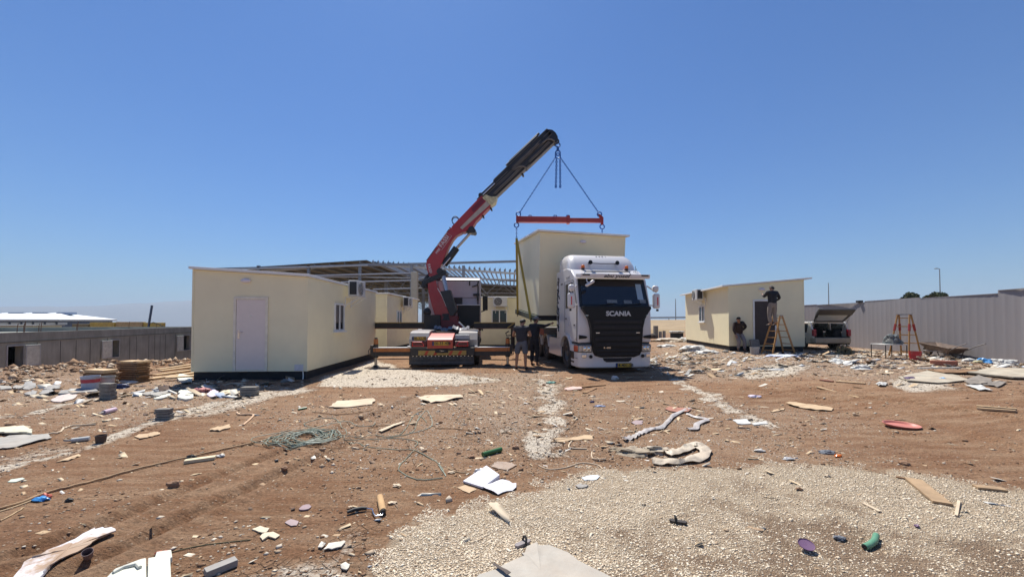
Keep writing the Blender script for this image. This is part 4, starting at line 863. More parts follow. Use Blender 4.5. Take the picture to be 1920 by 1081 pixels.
# outriggers rear
def outrig(s, x_end, y, z0, z1, depth, mtop, mlow, name='outrigger_arm'):
    a = MB().bb((s * 1.12, y, z0), (x_end, y + depth, z0 + (z1 - z0) * .5)).build(name, mlow, K, bevel=.01)
    MB().bb((s * 1.12, y - .004, z0 + (z1 - z0) * .5), (x_end, y + depth + .004, z1 - .02)).build('painted_band', mtop, a, bevel=.01)
    MB().bb((s * 1.12, y - .01, z1 - .018), (x_end, y + depth + .01, z1)).build('top_edge', M_trim if mtop is M_or else M_gold, a)
    return a
for s, pxl in ((-1, 704), (1, 953)):
    q = Kp(pxl, 690, 13.45); xe = q.x
    ar = outrig(s, xe + (-.1 if s < 0 else .1), .02, .40, .71, .2, M_or, M_dark)
    MB().cyl((xe, .1, .35), (xe, .1, .82), .085, n=18).build('jack_barrel', M_dark, ar); MB().cyl((xe, .1, .82), (xe, .1, 1.0), .08, .07, 18).build('jack_cap', M_or, ar)
    MB().cyl((xe, .1, 1.0), (xe, .1, 1.05), .055, .05, 14).build('jack_top', M_dark, ar)
    MB().cyl((xe, .1, .02), (xe, .1, .36), .045, n=14).build('jack_rod', mat('rod_worn', (.45, .38, .30), .35, .6), ar)
    MB().cyl((xe, .1, .0), (xe, .1, .09), .17, .07, 18).build('jack_foot', M_chassis, ar)
    bd = MB().box((xe + .05, .12, -.005), (.78, .5, .035)); bd.build('foot_board', mat('board_dark', (.14, .10, .07), .9), ar)
    MB().box((xe - s * -.12, .08, .62), (.1, .18, .34)).build('clamp', M_dark, ar, bevel=.02)
    hb_ = MB(); hb_.tube([(xe + s * .12, .0, .75), (xe + s * .22, -.02, .6), (xe + s * .2, .0, .45), (xe + s * .08, .05, .4)], .015); hb_.build('hydraulic_hose', M_dark, ar)
# outriggers at the crane base
for s, pxe in ((-1, 703), (1, 966)):
    q = Kp(pxe, 606, 17.0); yb = q.y; x_in = -.35 if s < 0 else 1.0
    a = MB().bb((x_in, yb, 1.30), (q.x, yb + .22, 1.53)).build('outrigger_arm', M_dark, K, bevel=.01)
    MB().bb((x_in, yb - .004, 1.532), (q.x, yb + .224, 1.57)).build('top_edge', M_gold, a); MB().bb((x_in, yb - .006, 1.285), (q.x, yb + .222, 1.315)).build('bottom_edge', mat('edge_rust', (.20, .07, .04), .5), a)
    jr = MB().cyl((q.x - s * .1, yb + .1, .55), (q.x - s * .1, yb + .1, 1.30), .09, n=16).cyl((q.x - s * .1, yb + .1, .5), (q.x - s * .1, yb + .1, .56), .15, n=16)
    if s > 0: jr.build('jack_barrel', M_dark, a)
    if s > 0:
        hk = MB(); hk.tube([(q.x - .28, yb - .05, 1.18), (q.x - .42, yb - .05, 1.1), (q.x - .38, yb - .05, .98), (q.x - .2, yb - .05, 1.0), (q.x - .12, yb - .05, .9), (q.x - .25, yb - .05, .84)], .025, 8); hk.build('hook', M_dark, a)
        MB().beam((q.x - .35, yb - .02, 1.32), (q.x - .02, yb - .02, 1.56), .03, .05).build('brace', M_gold, a)
# crane base, operator box
yb = Kp(830, 600, 17.0).y
MB().bb((Kp(799, 0, 17).x, yb - .15, 1.05), (Kp(829, 0, 17).x, yb + .6, 1.90)).build('control_box', M_dark, K, bevel=.03)
MB().ball((Kp(804, 0, 17).x, yb, 2.02), (.17, .15, .2), 14, 8).build('filter_cap', M_dark, K)
MB().xz([(Kp(829, 0, 17).x, 1.1), (Kp(829, 0, 17).x, 1.86), (Kp(860, 0, 17).x, 1.86), (Kp(860, 0, 17).x, 1.66), (Kp(874, 0, 17).x, 1.12)], yb - .1, yb + .5).build('crane_base', mat('base_maroon', (.16, .012, .018), .45, var=.25), K, bevel=.02)
MB().beam(Kp(860, 603, 16.8), Kp(873, 616, 16.8), .06, .05).build('base_edge', M_trim, K)
MB().cyl(Kp(838, 600, 17.25), Kp(838, 588, 17.25), .38, .34, 24).build('slew_ring', M_dark, K)
hs_ = MB()
for k in range(9):
    x = Kp(868 + 4 * k, 0, 16.9).x; hs_.tube([(x, yb - .05, 1.15 + random.random() * .2), (x + random.uniform(-.2, .2), yb - .12, 1.4 + random.random() * .15), (x + .15, yb + random.uniform(-.1, .2), 1.2), (x + random.uniform(0, .4), yb, 1.3)], .022)
hs_.build('hydraulic_hose', M_dark, K)
MB().cyl((1.0, 4.2, 1.05), (1.0, 3.2, 1.05), .16, n=16).cyl((1.12, 2.9, .8), (1.12, 3.6, .8), .2, n=16).build('air_tank', M_dark, K)
# cab of the crane truck
cbx0, cbx1 = Kp(806, 0, 18.2).x, Kp(902, 0, 18.2).x; cy = Kp(850, 0, 18.2).y
cb = MB().yz([(cy, 1.0), (cy, 3.56), (cy + .3, 3.70), (cy + 1.6, 3.6), (cy + 2.0, 2.9), (cy + 2.2, 2.0), (cy + 2.2, .6), (cy + 1.8, .6), (cy + 1.7, 1.05), (cy + .7, 1.05), (cy + .6, 1.0)], cbx0, cbx1).build('cab_body', mat('cab_pale', (.50, .45, .47), .5, var=.06, dust=.08), K, bevel=.07, seg=3)
MB().bb((cbx0 + .05, cy - .02, 3.52), (cbx1 - .05, cy - .002, 3.57)).bb((cbx0 + .05, cy - .012, 2.72), (cbx1 - .05, cy - .002, 2.74)).build('cab_seam', M_chassis, cb)
xq = Kp(860, 0, 18).x; MB().bb((xq, cy - .32, 1.35), (cbx1 - .03, cy - .04, 2.36)).build('equipment_box', M_ink, K, bevel=.02)
MB().bb((xq - .05, cy - .36, 2.363), (cbx1 - .01, cy - .03, 2.40)).build('box_lid', M_trim, K)
MB().bb((Kp(848, 0, 18).x, cy - .15, 2.36), (Kp(868, 0, 18).x, cy - .02, 2.72)).build('rear_window', M_ink, K)
MB().tube([(cbx1 - .12, cy - .08, 3.3), (cbx1 - .12, cy - .1, 2.4)], .03).bb((cbx1 - .35, cy - .12, 2.82), (cbx1 - .05, cy - .03, 2.92)).bb((cbx1 - .18, cy - .14, 2.6), (cbx1 - .08, cy - .05, 2.88)).tube([(cbx1 - .4, cy - .1, 3.25), (cbx1 - .15, cy - .12, 3.32), (cbx1 - .1, cy - .1, 3.5)], .035).tube([(cbx1 - .52, cy - .08, 3.5), (cbx1 - .52, cy - .08, 3.3)], .03).tube([(cbx0 + .4, cy - .08, 3.5), (cbx0 + .4, cy - .08, 3.3)], .03).build('rear_bracket', M_ink, K)
MB().box((cbx1 + .22, cy + 1.5, 2.55), (.26, .2, .75)).tube([(cbx1, cy + 1.6, 3.0), (cbx1 + .22, cy + 1.5, 2.95)], .03).tube([(cbx1, cy + 1.6, 2.1), (cbx1 + .22, cy + 1.5, 2.18)], .03).build('mirror', M_ink, K, bevel=.03)
# boom: all pieces lie in one upright plane
YB = 17.2
def bp(px, py, dy=0): return P(px, py, YB) + Vector((0, dy, 0))
def bpoly(pts, name, m, half, parent=K, bevel=.02, dy=0):
    b = MB(); b.prism([bp(x, y, dy - half) for x, y in pts], (0, 2 * half, 0)); return b.build(name, m, parent, world=True, bevel=bevel)
def bcyl(p, q, r, name, m, dy=0, par=K, n=14): return MB().cyl(bp(*p, dy), bp(*q, dy), r, n=n).build(name, m, par, world=True)
def circ(cx, cy, r, n=16): return [(cx + r * math.cos(2 * math.pi * k / n), cy + r * math.sin(2 * math.pi * k / n)) for k in range(n)]
boom = thing('x', (0, 0, 0), None, None) if 0 else K
col = bpoly([(803.5, 524), (805.5, 548), (812, 574), (817.5, 592), (846.5, 592), (846, 586), (838, 573), (832, 558), (822.5, 540), (818.5, 522)], 'crane_column', M_red, .26)
for a, b in zip([(822, 537.5), (832, 557), (838.5, 572.5)], [(832, 557), (838.5, 572.5), (846.5, 586)]): pass
ed = MB(); ed.tube([bp(*q, -.265) for q in ((822.6, 541), (828.5, 551), (832, 558), (838, 573), (846, 586))], .016, 6); ed.build('edge_highlight', M_trim, col, world=True)
bpoly([(800.5, 498), (801.5, 491), (843.5, 432), (848, 428), (868, 437.5), (857, 443), (850, 451), (843.5, 463), (828.5, 498), (823, 515), (811, 521), (805, 517)], 'inner_boom', M_red, .21)
bpoly([(848, 427), (893, 380), (904, 369.5), (921, 388), (902, 408), (893, 417), (887.5, 427), (872, 437), (860, 436), (851, 434)], 'outer_boom', M_red, .24)
bpoly([(800, 489), (803, 491), (845.5, 432), (842.5, 430)], 'boom_back_plate', M_dark, .15)
bpoly([(864, 429), (868, 432.5), (920, 386), (913, 380)], 'boom_rail', mat('rail_cream', (.42, .36, .30), .5), .255, bevel=0)
bpoly([(884, 395), (889, 401), (910, 380), (905, 373)], 'access_cover', mat('cover_maroon', (.17, .015, .03), .5), .25, bevel=0)
bpoly([(905, 374), (921, 388), (930, 381), (933, 371), (922, 372), (911, 368)], 'boom_collar', mat('collar_cream', (.50, .46, .28), .6, var=.4, vs_=12), .27)
# lettering on the boom
def btext(body, px, py, ang, size, half, bold=.004, wsc=1):
    c_ = bp(px, py, -half - .006); Mi = Matrix.LocRotScale(K.location, K.rotation_euler, None).inverted()
    text(body, size, mat('decal_white', (.62, .58, .58), .5), K, None, M=Mi @ Matrix.Translation(c_) @ Matrix.Rotation(R(90), 4, 'X') @ Matrix.Rotation(R(ang), 4, 'Z'), bold=bold, wsc=wsc)
btext('FASSI', 834.5, 454, 55, .25, .21, .003, 1.05); btext('F950', 823, 472, 55, .14, .21, .002); btext('FASSI', 807.5, 504.5, -76, .17, .21, .002, 1.1)
rr = MB(); ax = Vector((math.cos(R(55)), 0, math.sin(R(55)))); nx_ = Vector((-ax.z, 0, ax.x)); c_ = bp(834.5, 454, -.219)
rr.tube([c_ + ax * (.38 * (1 if i in (0, 3) else -1)) + nx_ * (.135 * (1 if i < 2 else -1)) for i in (0, 1, 2, 3)], .008, 5, True); rr.build('decal_border', MATS['decal_white'], K, world=True)
# telescopic sections
A0 = Vector((928, 374)); ax2 = Vector((.7235, -.6903)); nn = Vector((-.6903, -.7235))
def sec(s0, s1, o0, o1): return [tuple(A0 + ax2 * s + nn * o) for s, o in ((s0, o0), (s1, o0), (s1, o1), (s0, o1))]
M_bb = mat('boom_black', (.022, .022, .024), .45, var=.3, vs_=5); M_bg = mat('boom_grey_edge', (.15, .135, .115), .5, var=.3)
t1 = bpoly(sec(-14, 92, .5, 15), 'telescopic_section', M_bb, .20)
for o in (0.2, 15): bpoly(sec(-12, 90, o, o + .9), 'section_edge', M_bg, .212, parent=t1, bevel=0)
t2 = bpoly(sec(-14, 120, 4, 11), 'telescopic_section', M_bb, .24)
t3 = bpoly(sec(20, 160, 13, 26), 'telescopic_section', M_bb, .19)
for o in (12.6, 19.0, 26): bpoly(sec(22, 159, o, o + .8), 'section_edge', M_bg, .21, parent=t3, bevel=0)
t4 = bpoly(sec(80, 158, -1, 13), 'telescopic_section', M_bb, .17)
for o in (-1.2, 10.8): bpoly(sec(82, 156, o, o + .9), 'section_edge', M_bg, .185, parent=t4, bevel=0)
hd = bpoly([(1022, 251), (1028, 246), (1035, 247), (1041, 252), (1045, 259), (1045.5, 267), (1041, 271), (1034, 268)], 'boom_head', M_bb, .19, bevel=.015)
for s0, s1, o, r in ((-24, 60, 21, .10), (-18, 52, 24.5, .06), (60, 140, 30, .10), (70, 146, 33, .055)):
    a = A0 + ax2 * s0 + nn * o; b = A0 + ax2 * s1 + nn * o; bcyl(tuple(a), tuple(b), r, 'boom_cylinder', M_bb, dy=.05)
a = A0 + ax2 * -14 + nn * 20.5; b = A0 + ax2 * 36 + nn * 20.5; bcyl(tuple(a), tuple(b), .03, 'piston_rod', M_chrome, dy=-.12)
for s in (-15, 54, 60, 118, 140):
    c0 = A0 + ax2 * s + nn * 22; bpoly(circ(c0.x, c0.y, 4.2), 'bracket_pin', M_bb, .23, bevel=0)
for (s0, o0, s1, o1) in ((4, 7, 78, 8), (60, 16, 128, 17.5), (92, 5, 144, 6)):
    hz = MB(); pts = []
    for k in range(14):
        u = k / 13; q = A0 + ax2 * (s0 + (s1 - s0) * u) + nn * (o0 + (o1 - o0) * u + .25 * math.sin(u * 9)); pts.append(bp(q.x, q.y, -.265))
    hz.tube(pts, .022, 6).tube([p_ + Vector((.05, -.01, -.04)) for p_ in pts], .018, 6); hz.build('boom_hose', M_bg, K, world=True)
for s in (74, 146):
    hz = MB(); q = [A0 + ax2 * (s + ds) + nn * o for ds, o in ((-12, 12), (-2, 11), (4, 6), (6, -1))]; hz.tube([bp(v.x, v.y, -.26) for v in q], .04, 8); hz.build('guide_loop', M_bg, K, world=True)
# elbow cylinder and lift cylinder
bcyl((833, 497), (856.5, 465), .155, 'cylinder_barrel', M_bb, -.05); bcyl((855, 467), (886, 433), .062, 'piston_rod', mat('rod_silver', (.55, .52, .48), .25, .8), -.05)
bpoly(circ(885, 432.5, 6.2), 'pin_housing', M_bb, .27, bevel=.01); bpoly(circ(889, 435, 4.2), 'pin_housing', M_bb, .29, bevel=.01); bpoly([(874, 436), (884, 426), (889, 430), (880, 439)], 'lug', M_bb, .2)
bcyl((831, 514), (839, 549), .10, 'piston_rod', mat('rod_blue', (.32, .36, .46), .3, .6), -.15)
bpoly([(828, 547), (846, 544), (858, 583), (852, 592), (846, 592)], 'cylinder_barrel', M_bb, .22, dy=-.12)
for c_ in ((827, 510, 6), (834.5, 512, 5), (806, 527, 4)): bpoly(circ(*c_), 'pin_housing', M_bb, .31, bevel=.01)
bpoly([(797, 527), (808, 521), (834, 510), (834, 517), (820, 526), (803, 533), (797, 540), (793, 536)], 'linkage', M_bb, .28)
bpoly(circ(797, 536, 5.5), 'hose_reel', M_bb, .22, bevel=.01)
for k in range(4):
    h_ = MB(); h_.tube([bp(797 + k, 540, -.2 + .1 * k), bp(794 + k, 530, -.25 + .1 * k), bp(800, 520 + k, -.25 + .1 * k), bp(808, 512, -.25 + .1 * k)], .02); h_.build('hydraulic_hose', M_bb, K, world=True)
for k in range(2):
    h_ = MB(); h_.tube([bp(852, 421.5, -.05 + .08 * k)] + [bp(854 + 6.5 * math.cos(a), 413 + 7 * math.sin(a) + k * 1.2, -.05 + .08 * k) for a in np.linspace(2.6, 6.2, 8)] + [bp(862, 411, -.05 + .08 * k)], .02); h_.build('hose_loop', mat('hose_blue', (.03, .05, .10), .5), K, world=True)
for x, y in ((844, 428), (905, 405), (920, 391), (979, 327)): bpoly([(x - 2, y - 2), (x + 2, y - 1), (x + 4, y + 4), (x + 1, y + 4)], 'stud', M_bb, .1)
bcyl((828, 505), (846, 484), .03, 'feed_pipe', M_chrome, -.2)

# ------------------------------------------------------------------ lifting gear
M_sb = mat('chain_blue', (.03, .13, .42), .5, 0, var=.2); M_web = mat('webbing_yellow', (.36, .27, .055), .8, var=.2, vs_=20, strk=(1, 1, 6))
HT = P(1046, 290, YB)
hkb = thing('crane_hook', P(1046, 268, YB), 'dark hook hanging below the black boom tip', 'hook')
def ring(c, r, t_, ax='y', n=16):
    a = np.linspace(0, 2 * math.pi, n + 1)[:-1]; return MB().tube([Vector(c) + (Vector((r * math.cos(k), 0, r * math.sin(k))) if ax == 'y' else Vector((0, r * math.cos(k), r * math.sin(k)))) for k in a], t_, 6, True)
ring(bp(1043.5, 265), .10, .035).build('shackle', M_bb, hkb, world=True); ring(bp(1046, 272), .10, .03).build('ring', M_sb, hkb, world=True)
MB().cyl(bp(1046, 275), bp(1046, 283), .05, .07).build('swivel', M_sb, hkb, world=True); ring(bp(1046, 287), .11, .03).build('hook_loop', M_sb, hkb, world=True)
def chain(p, q, m, t, name='chain', r=.026):
    p = Vector(p); q = Vector(q); n = max(2, int((q - p).length / .085)); b = MB(); d = (q - p).normalized(); u = d.cross(Vector((0, 1, 0))).normalized(); w = Vector((0, 1, 0))
    for k in range(n):
        c_ = p + (q - p) * ((k + .5) / n); L = (q - p).length / n * .62; s = u if k % 2 else w
        b.tube([c_ + d * (L * math.cos(a)) + s * (r * math.sin(a)) for a in np.linspace(0, 2 * math.pi, 9)[:-1]], r * .5, 5, True)
    return b.build(name, m, t, world=True)
sl = thing('lifting_sling', HT, 'blue chain sling spread from the hook to both ends of the red beam', 'sling')
chain(bp(1043, 293), bp(974, 399), M_sb, sl); chain(bp(1049, 293), bp(1122, 398), M_sb, sl); ring(bp(1046, 292), .12, .025).build('master_link', M_sb, sl, world=True)
for x in (972, 1124): ring(bp(x, 401.5), .10, .028).build('end_ring', M_sb, sl, world=True)
for x, x2 in ((1043.5, 1042.2), (1050, 1050.5)):
    c_ = thing('loose_chain', bp(x, 300), ('left' if x < 1046 else 'right') + ' one of the two short blue chain legs dangling under the hook', 'chain', 'loose chain legs'); chain(bp(x, 298), bp(x2, 350), M_sb, c_, 'links', .04)
    MB().cyl(bp(x2, 349), bp(x2, 352), .05).build('end_hook', M_sb, c_, world=True)
sp = thing('spreader_beam', bp(1048, 412), 'dark red telescopic spreader beam hanging above the lifted cabin', 'beam')
M_sr = mat('beam_red', (.27, .022, .022), .5, var=.25, vs_=5, dust=.12)
MB().beam(bp(967.5, 411.5), bp(1066, 412.5), .22, .26).build('outer_tube', M_sr, sp, world=True, bevel=.012); MB().beam(bp(1066, 413), bp(1128, 413.5), .16, .19).build('inner_tube', M_sr, sp, world=True, bevel=.012)
MB().beam(bp(1063, 412.5), bp(1068, 412.5), .27, .33).beam(bp(968, 411.5), bp(971, 411.5), .26, .30).build('collar', M_sr, sp, world=True)
MB().prism([bp(1121, 401, -.06), bp(1126, 403, -.06), bp(1131, 408, -.06), bp(1131, 421, -.06), bp(1127, 422, -.06), bp(1125.5, 411, -.06)], (0, .12, 0)).build('end_lug', M_sr, sp, world=True)
for x in (994, 1041, 1065): MB().tube([bp(x - 3, 407), bp(x - 2, 403.5), bp(x + 2, 403.5), bp(x + 3, 407)], .03).build('lifting_eye', M_sb, sp, world=True)
# yellow web slings down both sides of the cabin
cabM = Matrix.LocRotScale(tH.location, tH.rotation_euler, None)
def web(pts, name, t, w=.05):
    b = MB()
    for p_, q_ in zip(pts[:-1], pts[1:]): b.beam(p_, q_, w, .03, up=(0, 1, 0))
    return b.build(name, M_web, t, world=True)
for s, px, lab in ((0, 967.5, 'yellow webbing slings down the open left wall of the hanging cabin'), (1, 1129, 'webbing sling behind the far roof edge under the beam end')):
    top = bp(px + (1 if s == 0 else 0), 421 if s == 0 else 424); t = thing('web_sling', top, lab, 'sling', 'slings under the spreader beam')
    ring(top + Vector((0, 0, -.02)), .10, .028).build('shackle', M_sb, t, world=True)
    mid = top + Vector((.0, 0, -.62)); xw = -.075 if s == 0 else 3.5 + .2; chain(top + Vector((0, 0, -.1)), mid, M_sb, t)
    if s: mid = top + Vector((-.03, 0, -.62))
    for yy in (.95, 3.75):
        foot = cabM @ Vector((xw, yy, -.05)); eave = cabM @ Vector((xw - (.09 if s == 0 else -.0), yy + (.55 if yy < 2 else -.4), 3.1 if s == 0 else 3.42))
        web([mid, foot] if s == 0 else [mid, eave + Vector((0.06, 0, 0)), foot], 'web_strap', t, .10)
        ring(foot, .07, .022, 'x').build('shackle', M_bb, t, world=True)
# ------------------------------------------------------------------ people
M_skin = mat('skin', (.30, .155, .095), .55, var=.05)
M_hair = mat('hair_black', (.012, .010, .009), .7)
def skinned(name, nodes, edges, m, parent, root=0, sub=2):
    me = bpy.data.meshes.new(name); me.from_pydata([n[:3] for n in nodes], edges, []); me.materials.append(m)
    o = bpy.data.objects.new(name, me); C.objects.link(o); o.parent = parent
    s = o.modifiers.new('skin', 'SKIN'); s.use_smooth_shade = True
    for i, n in enumerate(nodes):
        r = n[3]; v = me.skin_vertices[0].data[i]; v.radius = (r, r) if not isinstance(r, tuple) else r; v.use_root = (i == root)
    u = o.modifiers.new('sub', 'SUBSURF'); u.levels = 1; u.render_levels = sub
    return o
def person(loc, rz, label, J, shirt, trousers, shoes, sleeves=1, legs=1, hair='short', cap=None, barefoot=False):
    """J: joints in the person's own frame (facing +y): pelvis chest neck head, sh/el/wr/hand L R, hip/kn/an/toe L R"""
    t = thing('person', loc, label, 'person', rz=rz); V = {k: Vector(v) for k, v in J.items()}
    nodes = []; idx = {}
    def nd(k, p, r): idx[k] = len(nodes); nodes.append((p.x, p.y, p.z, r)); return idx[k]
    nd('pelvis', V['pelvis'], (.12, .095)); mid = (V['pelvis'] * .5 + V['chest'] * .5); nd('waist', mid, (.105, .08)); nd('chest', V['chest'], (.12, .085)); nd('neck', V['neck'], (.055, .06))
    hd_ = (V['head'] - V['neck']).normalized(); nd('jaw', V['head'] - hd_ * .07 , (.062, .07)); nd('head', V['head'] + hd_ * .02, (.078, .092)); nd('crown', V['head'] + hd_ * .085, (.055, .062))
    fw = V.get('face', Vector((0, 1, 0))).normalized(); side = fw.cross(hd_).normalized()
    nd('nose', V['head'] - hd_ * .012 + fw * .112, .012); nd('earl', V['head'] + side * .088, .016); nd('earr', V['head'] - side * .088, .016)
    E = [('pelvis', 'waist'), ('waist', 'chest'), ('chest', 'neck'), ('neck', 'jaw'), ('jaw', 'head'), ('head', 'crown'), ('head', 'nose'), ('head', 'earl'), ('head', 'earr')]
    for s in 'LR':
        nd('sh' + s, V['sh' + s], .062); nd('ua' + s, V['sh' + s] * .45 + V['el' + s] * .55, .05); nd('el' + s, V['el' + s], .042); nd('wr' + s, V['wr' + s], .028)
        hdv = (V['hd' + s] - V['wr' + s]).normalized(); pc = V['wr' + s] + hdv * .065; nd('pm' + s, pc, (.038, .018))
        E += [('chest', 'sh' + s), ('sh' + s, 'ua' + s), ('ua' + s, 'el' + s), ('el' + s, 'wr' + s), ('wr' + s, 'pm' + s)]
        lat = hdv.cross(Vector((0, 1, .2))).normalized(); pn = lat.cross(hdv).normalized()
        for k, (off, ln) in enumerate(((-.030, .062), (-.010, .074), (.010, .070), (.028, .055))):
            a = pc + hdv * .030 + lat * off; b = a + hdv * ln * .55 + pn * .012; c = b + hdv * ln * .38 + pn * .025
            nd(f'f{s}{k}a', a, .010); nd(f'f{s}{k}b', b, .0088); nd(f'f{s}{k}c', c, .0075); E += [('pm' + s, f'f{s}{k}a'), (f'f{s}{k}a', f'f{s}{k}b'), (f'f{s}{k}b', f'f{s}{k}c')]
        a = pc - hdv * .02 - lat * .042; b = a + hdv * .03 - lat * .02 + pn * .015; nd(f't{s}a', a, .011); nd(f't{s}b', b, .009); E += [('pm' + s, f't{s}a'), (f't{s}a', f't{s}b')]
        nd('hip' + s, V['hip' + s], .085); nd('th' + s, V['hip' + s] * .5 + V['kn' + s] * .5, .073); nd('kn' + s, V['kn' + s], .055); nd('cf' + s, V['kn' + s] * .65 + V['an' + s] * .35, .053); nd('an' + s, V['an' + s], .036); nd('toe' + s, V['toe' + s], (.035, .022))
        E += [('pelvis', 'hip' + s), ('hip' + s, 'th' + s), ('th' + s, 'kn' + s), ('kn' + s, 'cf' + s), ('cf' + s, 'an' + s), ('an' + s, 'toe' + s)]
    body = skinned('body', nodes, [(idx[a], idx[b]) for a, b in E], M_skin, t)
    # shirt
    N = []; ed = []; q = lambda p, r: (N.append((p.x, p.y, p.z, r)), len(N) - 1)[1]
    hem = V['pelvis'] - (V['chest'] - V['pelvis']).normalized() * .07
    a0 = q(hem, (.185, .155)); a1 = q(mid, (.18, .15)); a2 = q(V['chest'], (.20, .16)); a4 = q(V['chest'] * .5 + V['neck'] * .5, (.16, .135)); a3 = q(V['neck'] * .95 + V['chest'] * .05, (.075, .075)); ed += [(a0, a1), (a1, a2), (a2, a4), (a4, a3)]
    for s in 'LR':
        b0 = q(V['sh' + s], .088); b1 = q(V['sh' + s] * .5 + V['el' + s] * .5, .075); ed += [(a4, b0), (b0, b1)]
        if sleeves: b2 = q(V['el' + s], .058); b3 = q(V['el' + s] * .1 + V['wr' + s] * .9, .042); ed += [(b1, b2), (b2, b3)]
    skinned('shirt', N, ed, shirt, t)
    N = []; ed = []; a0 = q(V['pelvis'] + Vector((0, 0, .10)), (.150, .125)); a1 = q(V['pelvis'] - Vector((0, 0, .05)), (.165, .130)); ed += [(a0, a1)]
    N0 = N
    for s in 'LR':
        b0 = q(V['hip' + s] - Vector((0, 0, .03)), .105); b1 = q(V['hip' + s] * .5 + V['kn' + s] * .5, .098); b2 = q(V['kn' + s] * .97 + V['hip' + s] * .03, .080 if legs else .088); ed += [(a1, b0), (b0, b1), (b1, b2)]
        if legs: b3 = q(V['kn' + s] * .4 + V['an' + s] * .6, .072); b4 = q(V['an' + s] + (V['kn' + s] - V['an' + s]).normalized() * .03, .066); ed += [(b2, b3), (b3, b4)]
    skinned('trousers', N, ed, trousers, t)
    for s in 'LR':
        N = []; a0 = q(V['an' + s] + Vector((0, 0, .01)), .050); dd = (V['toe' + s] - V['an' + s]); a1 = q(V['an' + s] + dd * .1 + Vector((0, 0, -.045)), (.045, .035)); a2 = q(V['toe' + s] - Vector((0, 0, .0)), (.046, .028)); a3 = q(V['toe' + s] + Vector((dd.x, dd.y, 0)).normalized() * .07, (.038, .022))
        skinned('shoe', N, [(a0, a1), (a1, a2), (a2, a3)], shoes, t)
    Mh = Matrix((side, fw, hd_)).transposed()
    hb_ = MB(); hb_.ball(V['head'] + hd_ * .032 - fw * .016, (.090, .100, .098), 18, 12, .05, Mh)
    hb_.v = [v if (v - V['head']).dot(hd_) > (.035 if (v - V['head']).dot(fw) > .02 else -.085) else V['head'] + (v - V['head']) * .3 for v in hb_.v]
    hb_.build('hair', M_hair, t)
    for sx in (-1, 1): MB().ball(V['head'] + fw * .085 + side * sx * .033 + hd_ * .012, .012, 8, 6).build('eye', M_ink, t)
    MB().box(V['head'] + fw * .082 - hd_ * .052, (.05, .02, .012), Mh).build('mouth', mat('lips', (.16, .06, .05), .5), t)
    if cap:
        cb_ = MB().ball(V['head'] + hd_ * .06, (.105, .115, .085), 18, 8, 0, Mh); cb_.box(V['head'] + hd_ * .065 + fw * .12, (.15, .12, .012), Mh); cb_.build('cap', cap, t, bevel=.004)
    return t
STAND = dict(pelvis=(0, 0, .94), chest=(0, .01, 1.28), neck=(0, .01, 1.46), head=(0, .03, 1.60),
    shL=(-.18, 0, 1.40), elL=(-.24, -.02, 1.12), wrL=(-.23, .06, .88), hdL=(-.22, .10, .78), shR=(.18, 0, 1.40), elR=(.24, -.02, 1.12), wrR=(.23, .06, .88), hdR=(.22, .10, .78),
    hipL=(-.09, 0, .90), knL=(-.11, .02, .49), anL=(-.12, -.01, .085), toeL=(-.13, .12, .035), hipR=(.09, 0, .90), knR=(.11, .02, .49), anR=(.12, -.01, .085), toeR=(.13, .12, .035))
def pose(**k): d = dict(STAND); d.update(k); return d
M_tee = mat('tee_dark_navy', (.022, .022, .032), .85, var=.2, bump=.004, bs=14); M_short = mat('shorts_grey', (.085, .095, .12), .85, var=.2, bump=.004, bs=14)
M_jkt = mat('jacket_black', (.014, .014, .018), .85, var=.2, bump=.005, bs=14); M_chino = mat('trousers_khaki', (.21, .175, .15), .85, var=.1, bump=.005, bs=14)
M_jog = mat('trousers_grey', (.21, .19, .20), .85, var=.1, bump=.005, bs=14); M_shoe = mat('shoe_dark', (.035, .028, .025), .7)
# man with back to us at the truck
g = G(978, 692); hS = 1.0
person(g, R(-12), 'person in dark t-shirt and grey shorts, back turned, beside the lorry wheels',
    pose(head=(.02, .09, 1.59), face=(.35, 1, -.3), elL=(-.27, .03, 1.13), wrL=(-.16, .22, 1.10), hdL=(-.06, .30, 1.12), elR=(.27, .05, 1.13), wrR=(.17, .26, 1.12), hdR=(.08, .36, 1.16), knL=(-.14, .02, .49), anL=(-.16, -.01, .085), toeL=(-.2, .12, .035)),
    M_tee, M_short, M_shoe, sleeves=0, legs=0).scale = (1.13, 1.15, 1.0)
g = G(1002, 685)
person(g, R(-40), 'person in black clothes and pale cap reaching up toward the trailer bed',
    pose(pelvis=(0, 0, .97), chest=(0, .04, 1.33), neck=(0, .06, 1.51), head=(0, .10, 1.65), face=(.3, 1, -.1), shR=(.18, .03, 1.45), elR=(.30, .27, 1.44), wrR=(.38, .50, 1.52), hdR=(.42, .60, 1.56), shL=(-.18, .03, 1.45), elL=(-.28, .12, 1.2), wrL=(-.18, .34, 1.16), hdL=(-.1, .42, 1.2)),
    M_jkt, M_jkt, M_shoe, cap=mat('cap_pale', (.20, .19, .18), .8))
